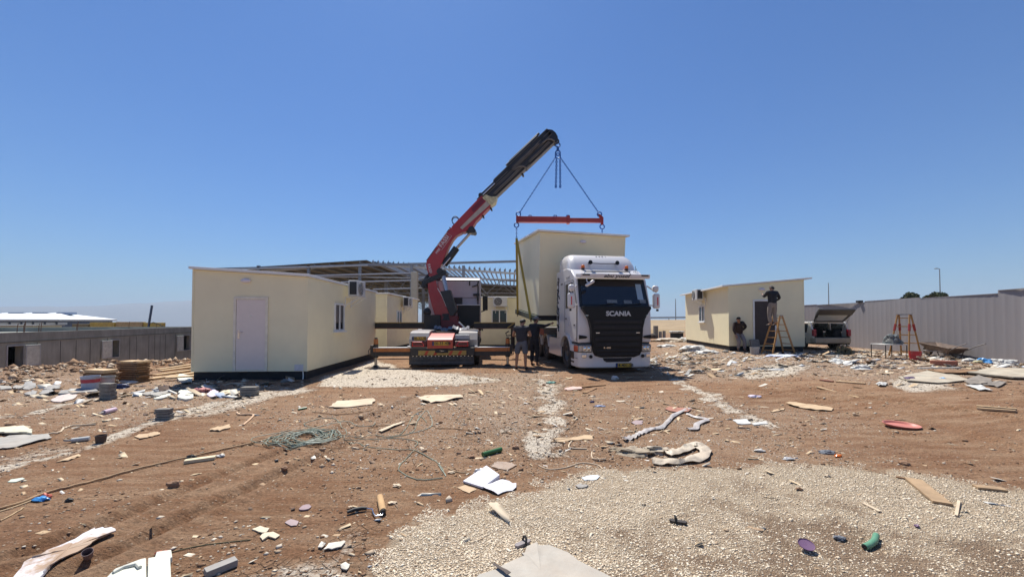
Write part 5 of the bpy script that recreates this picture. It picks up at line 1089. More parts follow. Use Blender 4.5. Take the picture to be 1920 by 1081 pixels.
# man leaning near the right cabin
g = G(1392, 659)
person(g, R(178), 'person in brown sweater leaning forward with one hand on hip by the cabin wall',
    pose(pelvis=(-.02, -.30, .82), chest=(.07, -.16, 1.16), neck=(.11, -.06, 1.32), head=(.15, 0, 1.45), face=(.3, 1, -.1),
         shL=(-.11, -.16, 1.30), elL=(-.34, -.30, 1.12), wrL=(-.18, -.32, .93), hdL=(-.10, -.30, .90), shR=(.25, -.14, 1.24), elR=(.32, -.10, .96), wrR=(.28, .02, .74), hdR=(.27, .06, .64),
         hipL=(-.10, -.28, .80), knL=(-.11, .0, .46), anL=(-.13, -.06, .085), toeL=(-.14, .08, .035), hipR=(.09, -.28, .80), knR=(.12, -.04, .45), anR=(.10, -.16, .085), toeR=(.12, -.02, .035)),
    mat('sweater_brown', (.03, .016, .013), .9, var=.2, bump=.005, bs=14), M_jog, M_shoe)
# ---------------- step ladders
M_lw = mat('ladder_wood', (.42, .22, .07), .65, var=.2, vs_=10, strk=(1, 1, .15)); M_lr = mat('ladder_red', (.35, .03, .03), .6)
def stepladder(loc, rz, label, Hh, w0, w1, spread, nr, red=False, x_tilt=0):
    """two hinged ladder halves; local x is the opening direction"""
    t = thing('step_ladder', loc, label, 'ladder', 'wooden step ladders', rz)
    for s in (-1, 1):
        def pt(side, h):  # side -1/1, height fraction
            return Vector((s * (.05 + spread * (1 - h)), side * (w0 / 2 * (1 - h) + w1 / 2 * h), Hh * h))
        hf = MB()
        for sd in (-1, 1): hf.beam(pt(sd, 0), pt(sd, 1), .03, .07, up=(1, 0, 0))
        o = hf.build('ladder_half', M_lw, t, bevel=.005)
        for k in range(nr):
            h = (k + .6) / nr; MB().beam(pt(-1, h), pt(1, h), .055 if s < 0 else .035, .03).build('rung', M_lw, o)
        if red:
            for sd in (-1, 1): MB().beam(pt(sd, .62), pt(sd, .78), .045, .085, up=(1, 0, 0)).build('red_tape', M_lr, o)
    MB().box((0, 0, Hh + .01), (.16, w1 + .06, .03)).build('top_hinge', mat('hinge_grey', (.3, .3, .3), .5, .5), t)
    return t
g1 = G(1450, 660); g1.y = 16.35; g1 = Vector((P(1459, 658, 16.4).x, 16.4, float(gz(11.3, 16.4))))
stepladder(g1, R(10), 'taller wooden step ladder with a workman standing on it at the cabin door', 1.62, .56, .34, .50, 6)
g2 = G(1697, 668)
stepladder(g2, R(20), 'wooden step ladder with red taped stiles standing alone by the white fence', 1.62, .60, .36, .36, 5, True)
# man on the ladder, back to us
stand = P(1448, 609, 16.15)
lz = stand.z
person((stand.x, 16.12, lz - .03), R(2), 'person in black jacket and khaki trousers standing high on the wooden ladder, back turned',
    pose(head=(.03, .07, 1.58), shL=(-.19, .02, 1.40), elL=(-.22, .20, 1.22), wrL=(-.14, .38, 1.32), hdL=(-.10, .46, 1.38), shR=(.19, .02, 1.39), elR=(.36, .06, 1.16), wrR=(.27, .26, 1.02), hdR=(.24, .34, .98), knL=(-.12, .04, .49), knR=(.12, .06, .48), anL=(-.10, -.01, .085), anR=(.10, -.01, .085), face=(-.1, 1, .15)),
    M_jkt, M_chino, M_shoe)

# ------------------------------------------------------------------ estate car with open tailgate
M_car = mat('car_silver', (.70, .67, .60), .3, .1, var=.05, dust=.25, coat=.4); M_in = mat('car_interior', (.012, .012, .013), .8)
gc = Vector((15.0, 18.0, float(base_z(15, 18)))); CR = thing('estate_car', gc, 'silver estate car with its tailgate wide open parked beside the white fence', 'car', rz=R(-1))
W2 = .86
def shell(x, name):
    s = 1 if x > 0 else -1
    b = MB(); b.yz([(.02, .36), (0, .62), (.05, .82), (4.35, .82), (4.5, .55), (4.45, .3), (3.95, .28)] + arc((3.55, .32), .36, 0, 180, 8) + [(1.25, .28)] + arc((.88, .32), .36, 0, 180, 8) + [(.45, .30)], x, x - s * .05); 
    return b.build(name, M_car, CR, bevel=.02)
for s in (-1, 1):
    sh = shell(s * W2, 'side_panel')
    for ys in ((.12, .05, .34, .30), (1.15, 1.12, 1.25, 1.22), (2.25, 2.22, 2.35, 2.32), (3.55, 3.15, 3.65, 2.75)):
        y0_, _, y1_, _2 = ys
    yz_ = lambda q: MB().yz(q, s * W2, s * (W2 - .07)).build('pillar', M_car, CR)
    [yz_(q) for q in ([(.05, .82), (.22, 1.30), (.34, 1.33), (.34, 1.26), (.42, .88), (.42, .82)], [(1.12, .82), (1.16, 1.30), (1.24, 1.30), (1.24, .82)], [(2.2, .82), (2.2, 1.3), (2.28, 1.3), (2.30, .82)], [(3.35, .82), (2.75, 1.31), (2.82, 1.34), (3.48, .82)])]
    0 and MB().yz([(.05, .82), (.22, 1.30), (.34, 1.33), (.34, 1.26), (.42, .88), (.42, .82)], s * W2, s * (W2 - .08)).yz([(1.12, .82), (1.16, 1.30), (1.24, 1.30), (1.24, .82)], s * W2, s * (W2 - .06)).yz([(2.2, .82), (2.2, 1.3), (2.28, 1.3), (2.30, .82)], s * W2, s * (W2 - .06)).yz([(3.35, .82), (2.75, 1.31), (2.82, 1.34), (3.48, .82)], s * W2, s * (W2 - .06))
    MB().yz([(.43, .86), (.36, 1.24), (1.13, 1.26), (1.11, .86)], s * (W2 - .02), s * (W2 - .026)).build('side_glass', M_glass, CR)
    MB().yz([(1.25, .86), (1.25, 1.26), (2.19, 1.26), (2.19, .86)], s * (W2 - .02), s * (W2 - .026)).build('side_glass', M_glass, CR)
    MB().bb((s * (W2 - .13), -.02, .66), (s * (W2 + .008), .13, .98)).build('tail_light', mat('car_tail_red', (.30, .015, .03), .25, coat=.5), CR, bevel=.03)
    MB().tube([(s * (W2 - .12), .35, 1.375), (s * (W2 - .12), .5, 1.41), (s * (W2 - .12), 2.5, 1.41), (s * (W2 - .12), 2.65, 1.37)], .015).build('roof_rail', M_ink, CR)
    for yy in (.88, 3.55): wheel(CR, s * (W2 - .1), yy, .31, .31, .2, s)
    MB().bb((s * (W2 + .004), .5, .50), (s * (W2 + .02), 3.2, .55)).build('side_trim', mat('trim_black', (.03, .03, .03), .6), CR)
MB().add([(-.72, .26, 1.34), (.72, .26, 1.34), (.68, 2.8, 1.36), (-.68, 2.8, 1.36), (-.80, .26, 1.28), (.80, .26, 1.28), (.78, 2.85, 1.29), (-.78, 2.85, 1.29)], [(0, 1, 2, 3), (0, 4, 5, 1), (1, 5, 6, 2), (2, 6, 7, 3), (3, 7, 4, 0), (4, 7, 6, 5)]).build('roof', M_car, CR, bevel=.02)
MB().bb((-.80, .0, .28), (.80, 4.3, .42)).build('floor_pan', M_in, CR)
MB().xy([(-.88, .22), (-.88, .05), (-.8, -.07), (-.4, -.12), (.4, -.12), (.8, -.07), (.88, .05), (.88, .22)], .34, .60).build('rear_bumper', mat('bumper_dusty', (.36, .33, .26), .45, .2, dust=.35), CR, bevel=.04)
MB().bb((-.8, -.05, .60), (.8, .2, .635)).build('load_sill', M_in, CR)
MB().bb((-.76, .1, .42), (.76, 1.5, .50)).bb((-.70, 1.42, .45), (-.05, 1.55, 1.08)).bb((.05, 1.42, .45), (.70, 1.55, 1.08)).build('seat_back', M_in, CR, bevel=.03)
for x in (-.38, .38): MB().box((x, 1.48, 1.17), (.24, .09, .15)).build('headrest', M_in, CR, bevel=.03)
MB().bb((.35, .3, .5), (.70, .9, .95)).build('cargo_bundle', M_in, CR, bevel=.08)
MB().yz([(2.85, 1.30), (3.45, .84), (3.47, .86), (2.87, 1.32)], -.74, .74).build('windscreen', M_glass, CR)
MB().yz([(3.4, .80), (4.35, .74), (4.48, .55), (4.48, .50), (3.4, .6)], -.82, .82).build('bonnet', M_car, CR, bevel=.03)
# tailgate: frame hinged at the roof edge, swung up
TM = Matrix.Translation((0, .22, 1.34)) @ Matrix.Rotation(R(-137), 4, 'X')
def tg(f, name, m, par=CR, **k): b = MB(); f(b); b.v = [TM @ v for v in b.v]; return b.build(name, m, par, **k)
def fr_t(b):
    b.bb((-.70, -.03, -.07), (.70, .03, -.0)).add([(-.72, -.03, -.07), (-.62, -.03, -.07), (-.70, -.03, -.46), (-.82, -.03, -.46), (-.72, .03, -.07), (-.62, .03, -.07), (-.70, .03, -.46), (-.82, .03, -.46)], [(0, 1, 2, 3), (4, 7, 6, 5), (0, 4, 5, 1), (1, 5, 6, 2), (2, 6, 7, 3), (3, 7, 4, 0)])
    b.add([(.72, -.03, -.07), (.62, -.03, -.07), (.70, -.03, -.46), (.82, -.03, -.46), (.72, .03, -.07), (.62, .03, -.07), (.70, .03, -.46), (.82, .03, -.46)], [(0, 3, 2, 1), (4, 5, 6, 7), (0, 1, 5, 4), (1, 2, 6, 5), (2, 3, 7, 6), (3, 0, 4, 7)])
    b.bb((-.82, -.05, -.80), (.82, .05, -.46))
tgo = tg(fr_t, 'tailgate', mat('tailgate_dark', (.05, .048, .045), .45, dust=.1), bevel=.015)
tg(lambda b: b.bb((-.66, -.008, -.455), (.66, .006, -.075)), 'rear_glass', mat('tailgate_glass', (.42, .45, .44), .2, var=.05), tgo)
for s in (-1, 1): MB().tube([(s * .74, .2, 1.08), (s * .76, -.05, 1.52)], .012).build('gas_strut', M_galv, CR)
MB().tube([(.55, -.06, .33), (.55, -.14, .25)], .02).build('exhaust_tip', M_ink, CR)

# ------------------------------------------------------------------ white sheet fence
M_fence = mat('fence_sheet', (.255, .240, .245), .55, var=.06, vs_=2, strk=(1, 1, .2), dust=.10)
FX = [(13.5, 2.0), (15.9, 9.0), (16.75, 12.6), (17.35, 17.0), (17.9, 20.3), (18.0, 26.0)]
FN = thing('metal_fence', (16.5, 12, float(base_z(16.5, 12)) - .1), 'long pale corrugated sheet metal fence running back behind the car', 'fence')
tot = 0; pan_i = 0; acc = 0
b_ = MB(); y = FX[0][1]; ztop = [2.66, 2.70, 2.64, 2.60, 2.56, 2.52]
def fx(y):
    for (x0, y0), (x1, y1) in zip(FX[:-1], FX[1:]):
        if y0 <= y <= y1: u = (y - y0) / (y1 - y0); u2 = u; return x0 + (x1 - x0) * u2
panels = [(2.0, 6.2), (6.2, 9.4), (9.4, 12.6 + .7), (13.3, 16.2), (16.2, 19.3), (19.3, 22.6), (22.6, 26)]
for k, (ya, yb) in enumerate(panels):
    b_ = MB(); n = int((yb - ya) / .045); zt = [2.72, 2.70, 2.68, 2.57, 2.60, 2.545, 2.57][k]; base_ = []; 
    prof_ = [0, 0, 0, .004, .004, 0]
    for i in range(n + 1):
        yy = ya + (yb - ya) * i / n; off = prof_[i % 6] + .01 * math.sin(yy * 1.3); xx = fx(min(max(yy, 2.0), 26)) - off + (.006 if k % 2 else 0)
        b_.v += [Vector((xx, yy, float(base_z(xx, yy)) - .08 + .02 * math.sin(yy * 3))), Vector((xx, yy, zt))]
    b_.f = [(2 * i, 2 * i + 2, 2 * i + 3, 2 * i + 1) for i in range(n)]
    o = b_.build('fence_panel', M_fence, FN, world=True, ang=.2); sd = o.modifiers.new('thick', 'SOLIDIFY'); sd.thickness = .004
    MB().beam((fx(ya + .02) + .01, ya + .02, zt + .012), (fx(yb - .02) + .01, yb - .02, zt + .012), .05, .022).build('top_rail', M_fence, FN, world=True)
for yy in np.arange(2.5, 26, 2.5): MB().bb((fx(yy) + .03, yy - .04, 0), (fx(yy) + .11, yy + .04, 2.5)).build('post', M_galv, FN, world=True)
MB().box((17.75, 19.6, 2.62), (.2, .2, .1)).build('cap_block', M_ink, FN, world=True)
# ------------------------------------------------------------------ debris on the ground
M_card = mat('cardboard', (.50, .36, .22), .85, var=.15, vs_=5, bump=.003, bs=20, dust=.2)
M_card2 = mat('cardboard_pale', (.60, .48, .34), .85, var=.12, vs_=5, dust=.25)
M_wood = mat('board_wood', (.55, .39, .22), .8, var=.25, vs_=9, strk=(1, 1, 1), dust=.2)
M_woodd = mat('board_brown', (.24, .135, .065), .85, var=.35, vs_=7)
M_white = mat('dusty_white', (.54, .54, .51), .6, var=.08, dust=.3)
M_foam = mat('foam_white', (.58, .58, .50), .8, var=.05, dust=.12)
M_plast = mat('dusty_plastic', (.50, .43, .33), .5, var=.25, vs_=9, dust=.45, bump=.01, bs=18)
M_gsh = mat('grey_sheet', (.34, .33, .30), .85, var=.2, dust=.35)
M_gblk = mat('grey_block', (.20, .195, .18), .95, var=.25, vs_=12, dust=.35, bump=.006, bs=40)
M_slate = mat('slate_grey', (.28, .275, .26), .7, var=.2, dust=.35)
M_grn = mat('hose_green', (.10, .26, .16), .5, var=.1, dust=.1); M_cab = mat('cable_green', (.20, .24, .18), .55, var=.3, vs_=12, dust=.4)
M_blu = mat('bag_blue', (.06, .28, .62), .4, var=.15); M_rd = mat('plastic_red', (.50, .03, .03), .4, var=.1, dust=.15)
M_dirt = mat('dirt_clod', (.24, .14, .085), .95, var=.3, bump=.01, bs=30)
def gp(x, y, dz=0): return Vector((x, y, float(gz(x, y)) + dz))
def hull_center(pts): return sum(pts, Vector()) / len(pts)
def sheet_(name, label, cat, px, m, th=.008, lift=.012, curl=.0, group=None, tilt=None, jag=0):
    th *= .7; lift *= .55; curl *= .8
    """flat scrap outlined on the ground, with thickness and a slight warp"""
    pts = [G(x, y) for x, y in px]; c = hull_center(pts); b = MB(); ring_ = []; jag = jag or min(.03, .05 * max((q - c).length for q in pts))
    for i, p_ in enumerate(pts):
        q = pts[(i + 1) % len(pts)]; n = 4 if (q - p_).length > .10 else 2
        for k in range(n):
            w = p_.lerp(q, k / n); 
            if k and jag: w += Vector((random.uniform(-jag, jag), random.uniform(-jag, jag), 0))
            ring_.append(w)
    z_ = max(p_.z for p_ in ring_) if th > .02 else None
    for w in ring_: w.z = (c.z * .4 + w.z * .6 if z_ is None else z_ - th * .3) + lift + random.uniform(0, 1) * curl
    n = len(ring_); cc = hull_center(ring_); cc.z += curl * .6; mids = [w.lerp(cc, .5) + Vector((0, 0, curl * random.uniform(-.3, .5))) for w in ring_]
    top = ring_ + mids + [cc]; low = [w - Vector((0, 0, th)) for w in top]; N = len(top)
    f = [(i, (i + 1) % n, n + (i + 1) % n, n + i) for i in range(n)] + [(n + i, n + (i + 1) % n, 2 * n) for i in range(n)]
    f += [tuple(N + j for j in g_[::-1]) for g_ in f] + [(i, N + i, N + (i + 1) % n, (i + 1) % n) for i in range(n)]
    b.add(top + low, f); o = b.build(name, m, ang=.5); return tag(o, label, cat, group)
def strip_(name, label, cat, px, w, m, th=.006, wav=.02, group=None, twist=.6):
    pts = [G(x, y, .012) for x, y in px]; P_ = []; v = []; f = []
    for i in range(len(pts) - 1):
        p0, p1, p2, p3 = pts[max(i - 1, 0)], pts[i], pts[i + 1], pts[min(i + 2, len(pts) - 1)]
        for k in range(8):
            u = k / 8; q = .5 * ((2 * p1) + (p2 - p0) * u + (2 * p0 - 5 * p1 + 4 * p2 - p3) * u * u + (3 * p1 - p0 - 3 * p2 + p3) * u ** 3); q.z = float(gz(q.x, q.y)) + .012; P_.append(q)
    P_.append(pts[-1])
    for i, p_ in enumerate(P_):
        d = (P_[min(i + 1, len(P_) - 1)] - P_[max(i - 1, 0)]); d.z = 0; d.normalize(); s = Vector((-d.y, d.x, 0)); ww = w * (.75 + .4 * float(vn(i * .22, len(px) * 3.1, 7)))
        for j in range(5):
            u = (j - 2) / 2; h_ = wav * (.25 + 1.1 * float(vn(i * .35 + 9 * len(px), j * .9, 17))) * (1 - .55 * u * u) + .004
            v.append(p_ + s * (u * ww / 2) + Vector((0, 0, h_)))
    f = [(5 * i + j, 5 * i + j + 1, 5 * i + j + 6, 5 * i + j + 5) for i in range(len(P_) - 1) for j in range(4)]
    b = MB().add(v, f); o = b.build(name, m, ang=1.2); sd = o.modifiers.new('thick', 'SOLIDIFY'); sd.thickness = th; return tag(o, label, cat, group)
def line_(name, label, cat, px, r, m, n=7, lift=.0, group=None, sub=5, wob=0):
    pts = [G(x, y, r + lift) for x, y in px]; P_ = []
    for i in range(len(pts) - 1):
        p0, p1, p2, p3 = pts[max(i - 1, 0)], pts[i], pts[i + 1], pts[min(i + 2, len(pts) - 1)]
        for k in range(sub):
            t = k / sub; q = .5 * ((2 * p1) + (p2 - p0) * t + (2 * p0 - 5 * p1 + 4 * p2 - p3) * t * t + (3 * p1 - p0 - 3 * p2 + p3) * t ** 3)
            if wob: q += Vector((random.uniform(-wob, wob), random.uniform(-wob, wob), random.uniform(0, wob)))
            q.z = max(q.z, float(gz(q.x, q.y)) + r * .8 + lift); P_.append(q)
    P_.append(pts[-1]); return tag(MB().tube(P_, r, n).build(name, m), label, cat, group)
def board_(name, label, cat, pa, pb, w, th, m, group=None, lift=0):
    a, b = G(*pa), G(*pb); z = th / 2 + .004 + lift; a.z += z; b.z += z; o = MB().beam(a, b, w, th).build(name, m, bevel=min(th, w) * .08); return tag(o, label, cat, group)
def rock_(px, py, r, label, m, group='stones and clods'):
    g_ = G(px, py); o = MB().ball((g_.x, g_.y, g_.z + r * .25), (r, r * random.uniform(.7, 1), r * random.uniform(.45, .7)), 10, 7, .45).build('rock', m, ang=.7); return tag(o, label, 'stone', group)
def crumple(name, label, cat, px, py, r, m, h=.6, group=None, dens=1):
    g_ = G(px, py); b = MB(); rx, ry, rz2 = r if isinstance(r, tuple) else (r, r, r * h)
    n, mm = 26, 14
    if g_.y < 7: rx *= .62; ry *= .62; rz2 *= .7
    for i in range(mm + 1):
        th_ = math.pi * i / mm
        for k in range(n):
            a = 2 * math.pi * k / n; q = Vector((math.sin(th_) * math.cos(a), math.sin(th_) * math.sin(a), math.cos(th_)))
            j = .62 + .62 * float(vn(q.x * 2.2 + px, q.y * 2.2 + q.z * 2, 3)) + .22 * (float(vn(q.x * 6 + px, q.y * 6 + q.z * 5, 5)) - .5)
            b.v.append(Vector((g_.x + q.x * rx * j, g_.y + q.y * ry * j, g_.z + max(q.z, -.12) * rz2 * j + .01)))
    b.f = [(i * n + k, (i + 1) * n + k, (i + 1) * n + (k + 1) % n, i * n + (k + 1) % n) for i in range(mm) for k in range(n)]
    return tag(b.build(name, m, ang=.45), label, cat, group)
S = sheet_
# near boards and cardboards
S('cardboard_sheet', 'flat tan cardboard sheet with folded edge beyond the tangled green cable', 'cardboard', [(616, 764), (632, 754), (700, 749), (704, 752), (698, 759), (630, 766)], M_card2, .02, .03, .03, 'cardboard pieces')
S('cardboard_sheet', 'widest pale cardboard sheet lying near the crane truck outriggers', 'cardboard', [(784, 746), (800, 742), (862, 741), (868, 747), (842, 751), (808, 756)], M_card2, .015, .03, .03, 'cardboard pieces')
S('cardboard_strip', 'bow shaped tan cardboard strip on the brown soil before the lorry', 'cardboard', [(1034, 829), (1052, 831), (1076, 826), (1112, 824), (1112, 817), (1094, 816), (1072, 822), (1044, 824)], M_card, .01, .02, .02, 'cardboard pieces')
t = thing('torn_box', G(918, 900), 'torn open white cardboard box with tan flap at the gravel edge', 'box', 'cardboard pieces')
def part_sheet(px, m, th, lift, curl, par, nm): o = S(nm, None, None, px, m, th, lift, curl); o.data.transform(Matrix.Translation(-par.location)); o.parent = par; return o
M_bxw = mat('box_board_white', (.60, .59, .63), .6, var=.04, dust=.05)
bx = MB(); a, b, c, d = G(868, 906), G(905, 918), G(937, 900), G(912, 880)
bx.add([a + Vector((0, 0, .01)), b + Vector((0, 0, .01)), c + Vector((0, 0, .01)), d + Vector((0, 0, .01)), a + Vector((.0, 0, .03)), b + Vector((0, 0, .03)), c + Vector((0, .0, .06)), d + Vector((0, .0, .05))], [(0, 3, 2, 1), (4, 5, 6, 7), (0, 1, 5, 4), (1, 2, 6, 5), (2, 3, 7, 6), (3, 0, 4, 7)]).build('box_body', M_bxw, t, world=True, bevel=.004)
part_sheet([(904, 917), (940, 902), (968, 910), (968, 917), (934, 929)], M_bxw, .006, .02, .03, t, 'flap'); part_sheet([(857, 915), (872, 910), (894, 917), (880, 925)], M_card, .005, .01, .005, t, 'flap')
crumple('plastic_scrap', 'crumpled clear grey plastic behind the torn white box', 'plastic', 900, 886, (.14, .10, .06), mat('film_grey', (.42, .42, .42), .35, dust=.3))
S('dusty_board', 'long white board smeared with brown mud at the near left', 'board', [(20, 1100), (45, 1058), (62, 1050), (90, 1038), (178, 998), (196, 996), (216, 998), (204, 1008), (170, 1026), (112, 1055), (86, 1068), (70, 1100)], mat('muddy_white', (.66, .66, .70), .6, var=.1, dust=1., vs_=9), .012, .045, .02, 'loose boards')
cp = thing('paint_pot', G(166, 1047), 'small brown paint pot lying tilted under the muddy white board', 'pot', 'small pots'); Mr = Euler((R(25), R(20), 0)).to_matrix(); bq = MB().lathe([(.001, 0), (.03, 0), (.042, .09), (.038, .09), (.028, .01)], (0, 0, 0), 'z', 18); bq.v = [Mr @ q * .72 + cp.location + Vector((0, 0, .01)) for q in bq.v]; bq.build('pot_wall', mat('pot_brown', (.13, .09, .10), .5, dust=.3), cp, world=True)
t = thing('foam_moulding', G(270, 1070), 'broken cream foam packing moulding at the bottom picture edge', 'packing')
fm = MB(); zt_ = float(gz(G(270, 1070).x, G(270, 1070).y)) + .07
fm.prism([Vector((*flat(x, y), zt_ - .07)) for x, y in [(190, 1100), (215, 1074), (262, 1056), (274, 1053), (275, 1100)]], (0, 0, .035)); fm.build('moulding', M_foam, t, world=True, bevel=.008)
fm = MB(); fm.prism([Vector((*flat(x, y), zt_ - .06)) for x, y in [(276, 1100), (277, 1058), (290, 1056), (293, 1046), (321, 1042), (323, 1056), (319, 1058), (321, 1100)]], (0, 0, .04)); fm.build('moulding', M_foam, t, world=True, bevel=.008)
tag(MB().tube([gp(*flat(x, y), .045) for x, y in [(212, 1084), (232, 1074), (256, 1069), (262, 1075)]], .012, 8).build('moulded_rib', M_foam, None), 'curved rib on the cream foam moulding', 'packing')
o = crumple('red_rag', 'small bright red plastic scrap beside the cream foam moulding', 'rag', 304, 1040, (.075, .04, .035), M_rd)
line_('twine', 'thin dark cord running over the soil from the red scrap', 'cord', [(278, 1052), (320, 1036), (370, 1024), (430, 1016), (470, 1012)], .004, mat('cord_olive', (.11, .10, .05), .8))
t = board_('metal_channel', 'short blue grey metal channel offcut at the bottom edge', 'offcut', (384, 1082), (443, 1058), .07, .045, M_slate)
S('cement_sheet', 'large grey cement panel with a broken corner on the gravel', 'panel', [(850, 1150), (898, 1081), (985, 1045), (978, 1040), (1006, 1022), (1030, 1026), (1160, 1095), (1200, 1150)], mat('cement_grey', (.40, .37, .32), .85, var=.12, dust=.35, bump=.002, bs=30), .014, .035, .012)
S('broken_chip', 'dark split strip along the left edge of the grey cement panel', 'chip', [(922, 1066), (928, 1064), (958, 1082), (950, 1086)], mat('split_dark', (.10, .08, .07), .9), .004, .062, .004)
for px, labels in (([(472, 993), (488, 988), (505, 993), (498, 1001), (484, 999)], 'larger beige tile shard beside the cracked dry mud'), ([(487, 1008), (497, 1000), (512, 999), (525, 1005), (516, 1012), (503, 1008), (492, 1015)], 'jagged beige tile shard just below the larger one')):
    S('tile_shard', labels, 'shard', px, mat('shard_beige', (.58, .50, .36), .7, dust=.2), .012, .02, .008, 'beige tile shards')
S('plaster_flake', 'mauve grey flat flake above the beige tile shards', 'flake', [(534, 980), (545, 974), (560, 978), (556, 986), (546, 987)], mat('flake_mauve', (.33, .25, .25), .7), .008, .012, .004)
S('shoe_insole', 'dusty dark oval insole lying on bare soil', 'insole', [(560, 956), (567, 949), (580, 947), (584, 951), (578, 956), (565, 958)], mat('insole', (.28, .20, .21), .7), .015, .02, .006)
# paint roller
t = thing('paint_roller', G(700, 962), 'used paint roller with dark handle and tan sleeve on soil', 'paint roller')
MB().cyl(G(712, 937, .03), G(718, 965, .03), .029, n=22).build('roller_sleeve', mat('roller_tan', (.50, .32, .16), .95, var=.15, bump=.004, bs=120), t, world=True, bevel=.006)
MB().cyl(G(717.6, 963.5, .03), G(718.2, 966.5, .03), .021, n=18).build('end_cap', M_ink, t, world=True)
MB().tube([G(718, 966, .03), G(717, 969, .02), G(704, 971, .02), G(700, 966, .02), G(698, 958, .02), G(686, 957, .02)], .006, 8).build('wire_frame', M_chrome, t, world=True)
MB().tube([G(687, 957, .022), G(678, 958, .026), G(664, 960, .024), G(651, 964, .02)], [.014, .017, .017, .013], 12).build('handle', M_ink, t, world=True)
for px, py, r, lab in ((736, 944, .07, 'pale crumpled paper beside the paint roller sleeve'), (657, 951, .03, 'tiny white crumb above the roller handle'), (744, 911, .07, 'torn cream paper scrap above the paint roller'), (846, 886, .07, 'small cluster of cream flakes by the green cable loop')):
    crumple('paper_scrap', lab, 'paper', px, py, (r, r * .7, r * .25), M_card2, group='paper scraps')
for q, lab in (([(606, 1033), (616, 1023), (640, 1017), (648, 1018), (640, 1027), (622, 1032)], 'white and grey plaster flake on cracked mud'), ([(638, 1063), (648, 1056), (656, 1062), (650, 1072), (640, 1070)], 'star shaped cream flake near the bottom edge'), ([(596, 1028), (603, 1018), (611, 1022), (603, 1030)], 'rounded cream flake next to the white plaster flake')):
    S('plaster_flake', lab, 'flake', q, mat('flake_pale', (.62, .58, .50), .8, dust=.2), .01, .02, .015)
# things on the gravel
def sandal(px, py, rz, lab, m):
    g_ = G(px, py); t = thing('sandal', g_, lab, 'sandal', 'worn sandals', R(rz))
    so_ = [(-.035, -.10), (-.042, .02), (-.045, .08), (-.02, .125), (.015, .125), (.035, .08), (.03, 0), (.03, -.10), (0, -.125)]; t.scale = (.62, .55, .7)
    MB().xy(so_, .008, .034).build('sole', m, t, bevel=.006)
    MB().tube([(-.043, .03, .02), (-.03, .045, .07), (0, .05, .08), (.025, .04, .065), (.036, .02, .02)], .014, 6).build('strap', M_ink, t)
sandal(980, 1022, -55, 'upright worn sandal with pale sole by the grey cement panel', mat('sole_grey', (.22, .19, .19), .6)); sandal(1272, 980, 70, 'dark strapped sandal half sunk in the pale gravel', M_shoe)
t = thing('pot_lid', G(1512, 1032), 'purple plastic lid lying tilted on the gravel', 'lid'); l_ = MB().lathe([(.001, 0), (.046, 0), (.052, .009), (.050, .012), (.044, .006), (.001, .004)], (0, 0, 0), 'z', 26); Mr = Euler((R(20), R(-6), 0)).to_matrix(); l_.v = [Mr @ q + t.location + Vector((0, 0, .04)) for q in l_.v]; l_.build('disc', mat('lid_purple', (.13, .065, .14), .5, dust=.15), t, world=True)
t = thing('hose_elbow', G(1632, 1016), 'short bent green hose piece on the gravel', 'hose'); MB().tube([G(1621, 1030, .022), G(1630, 1027, .024), G(1640, 1019, .024), G(1643, 1008, .022)], .021, 18).build('hose_tube', M_grn, t, world=True); MB().cyl(G(1620.6, 1030.6, .022), G(1621.4, 1030, .022), .016, n=16).build('hose_mouth', M_ink, t, world=True)
crumple('bottle_cap', 'tiny purple cap on the gravel beyond the green hose piece', 'cap', 1719, 988, (.03, .03, .02), mat('lid_purple', (.13, .065, .14)))
crumple('dark_rag', 'small slate grey rag between purple lid and green hose', 'rag', 1574, 1011, (.07, .05, .03), mat('rag_slate', (.14, .15, .17), .9))
board_('weathered_plank', 'broad old brown plank pressed into the gravel at the right', 'plank', (1712, 900), (1768, 946), .13, .02, mat('plank_old', (.34, .23, .13), .85, var=.3, dust=.4), 'loose boards')
board_('weathered_plank', 'thin plank splinter lying just left of the broad old plank', 'plank', (1680, 895), (1712, 900), .03, .012, M_woodd, 'loose boards')
board_('weathered_plank', 'dark edged plank at the far right gravel margin', 'plank', (1828, 914), (1884, 920), .08, .02, mat('plank_old', (.34, .23, .13)), 'loose boards')
board_('stick', 'pale straight stick upright lying on gravel right of the broad plank', 'stick', (1793, 968), (1798, 940), .02, .012, M_card2, 'sticks')
board_('stick', 'pale split lath in the worn gravel left of the broad plank', 'stick', (1618, 944), (1650, 960), .03, .01, M_card2, 'sticks')
for px, py, lab in ((1552, 893, 'pale curled leaf like scrap in the middle right gravel'), (1498, 918, 'dark twig heap bit in the right gravel')): crumple('scrap', lab, 'scrap', px, py, (.06, .03, .02), M_card2 if px > 1500 else M_dirt, group='scraps on the gravel')
S('magazine', 'white and blue paper leaflet at the top edge of the gravel', 'leaflet', [(1090, 896), (1112, 891), (1126, 893), (1118, 900), (1096, 901)], mat('paper_bluewhite', (.60, .66, .72), .5, var=.3, vs_=25), .004, .012, .008)
S('metal_scrap', 'bent grey metal scrap at the gravel edge below the leaflet', 'scrap', [(1078, 912), (1083, 909), (1103, 911), (1100, 915), (1084, 916)], M_slate, .006, .02, .015)
S('film_sheet', 'see-through tan film sheet right of the torn white box', 'film', [(921, 876), (929, 866), (955, 868), (970, 872), (951, 882)], mat('film_tan', (.50, .38, .29), .4, var=.15, alpha=.6), .003, .012, .012)
